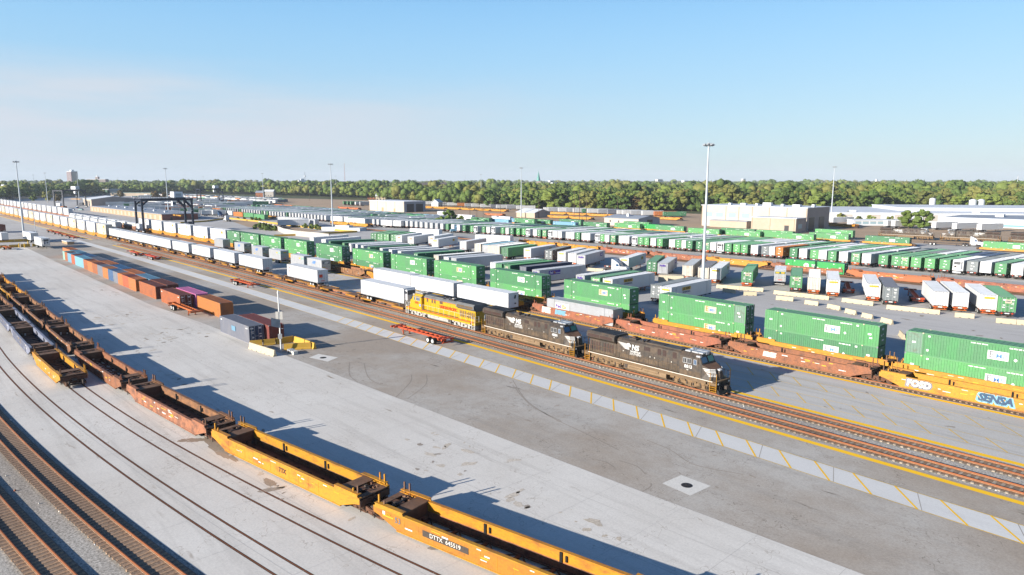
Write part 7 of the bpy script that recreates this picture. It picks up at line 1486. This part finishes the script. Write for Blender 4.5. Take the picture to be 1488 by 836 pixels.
# single trees and bushes inside the yard
for k, (u, v, kt, sc, lab) in enumerate(((653, 328, 0, .62, 'green tree beside a wooden pole at the bend of the grey road'), (640, 329, 5, .42, 'small light green tree left of the one at the wooden pole'), (668, 328, 5, .42, 'small tree right of the one at the wooden pole'), (1320, 332, 5, .72, 'light green slender tree before the white warehouse'), (1340, 333, 0, .70, 'green tree before the white warehouse, rightmost of two'), (1220, 322, 2, .38, 'small olive tree right of the workshop'), (1232, 321, 3, .38, 'second small olive tree right of the workshop'),
        (1248, 326, 2, .32, 'small olive tree, first of three before the warehouse'), (1265, 326, 5, .40, 'small green tree, second of three before the warehouse'), (1293, 327, 2, .34, 'small olive tree, third of three before the warehouse'), (1306, 327, 2, .30, 'tiny olive tree left of the slender one'), (176, 287, 8, .95, 'brownish round tree right of the gabled warehouse'), (226, 291, 8, 1.0, 'wide brownish tree cluster before the wood, left part'), (240, 291, 8, .9, 'wide brownish tree cluster before the wood, right part'), (70, 292, 2, .8, 'olive tree before the wood at the far left'), (85, 293, 8, .75, 'brownish tree left of the dark gantry crane'), (50, 292, 7, .8, 'dark round tree between the slim masts at the left'))):
    x, y = G(u, v); r = spawn(TK[kt][0], 'broadleaf_tree', lab, 'tree', (x, y, 0), k*1.3); r.scale = (sc, sc, sc)
def bush_kit(leaf, sd): r = random.Random(sd); m = MB(); [m.tube((0, 0, 0), (.5*cos(a), .5*sin(a), .9), .05, .02, 5, 'bark') for a in (0, 1.6, 3.1, 4.7)]; return [('stems', m.mesh('stems')), ('foliage', crown(7, 260, leaf, 1.5, 2.0, sd, .1).mesh('foliage'))]
BK = [bush_kit('leaf_dark', 31), bush_kit('leaf_light', 32), bush_kit('leaf_olive', 33)]
for k, (u, v, b, sc) in enumerate(((379, 334, 0, 1.8), (386, 335, 0, 1.9), (393, 335.5, 0, 1.7), (400, 335.5, 1, 1.4), (371, 333, 0, 1.3), (372, 321, 1, 1.2), (377, 321.5, 1, 1.1), (366, 320.5, 0, 1.1), (355, 320, 2, .9), (425, 330, 2, .9), (444, 331.5, 1, 1.3), (453, 333, 1, 1.4), (460, 334, 1, 1.5), (466, 334.5, 2, 1.0), (642, 330, 1, 1.0), (650, 331, 1, 1.1), (345, 319.5, 2, .8))):
    x, y = G(u, v); r = spawn(BK[b], 'bush', '%s bush, %s of the planting along the yellow low walls' % (('dark green', 'bright green', 'dry olive')[b], nth(k+1)), 'bush', (x, y, 0), k, 'bushes along the yellow low walls'); r.scale = (sc,)*3
# ------------------------------------------------------------------ stored locomotives at the right
lk = locomotive('9254'); lr = HR+.02
for k in range(3):
    x, y = G(1300, 344); X = (cos(HR+.0), sin(HR)); 
    A = Vector(G(1272, 345.5)); B = Vector(G(1500, 356.5)); d = (B-A).normalized(); P_ = A+d*(12+k*23.6)
    spawn(lk if k != 1 else lk, 'diesel_locomotive', 'stored dark locomotive, %s from the left behind the green rail containers' % nth(k+1), 'locomotive', (P_.x, P_.y, .3), atan2(d.y, d.x)+(pi if k == 1 else 0), 'stored dark locomotives')
# ------------------------------------------------------------------ haze
m = MB(); m.box(-9000, 9000, -60, 9000, -1, 120, 'hole'); me = m.mesh('haze'); me.materials.clear()
hm = bpy.data.materials.new('haze'); hm.use_nodes = True; t = hm.node_tree; t.nodes.clear(); o_ = t.nodes.new('ShaderNodeOutputMaterial'); pv = t.nodes.new('ShaderNodeVolumePrincipled')
pv.inputs['Color'].default_value = (.80, .88, 1, 1); pv.inputs['Density'].default_value = HAZE; pv.inputs['Anisotropy'].default_value = 0.0; t.links.new(pv.outputs[0], o_.inputs['Volume']); me.materials.append(hm)
struct('haze', me, 'stuff')
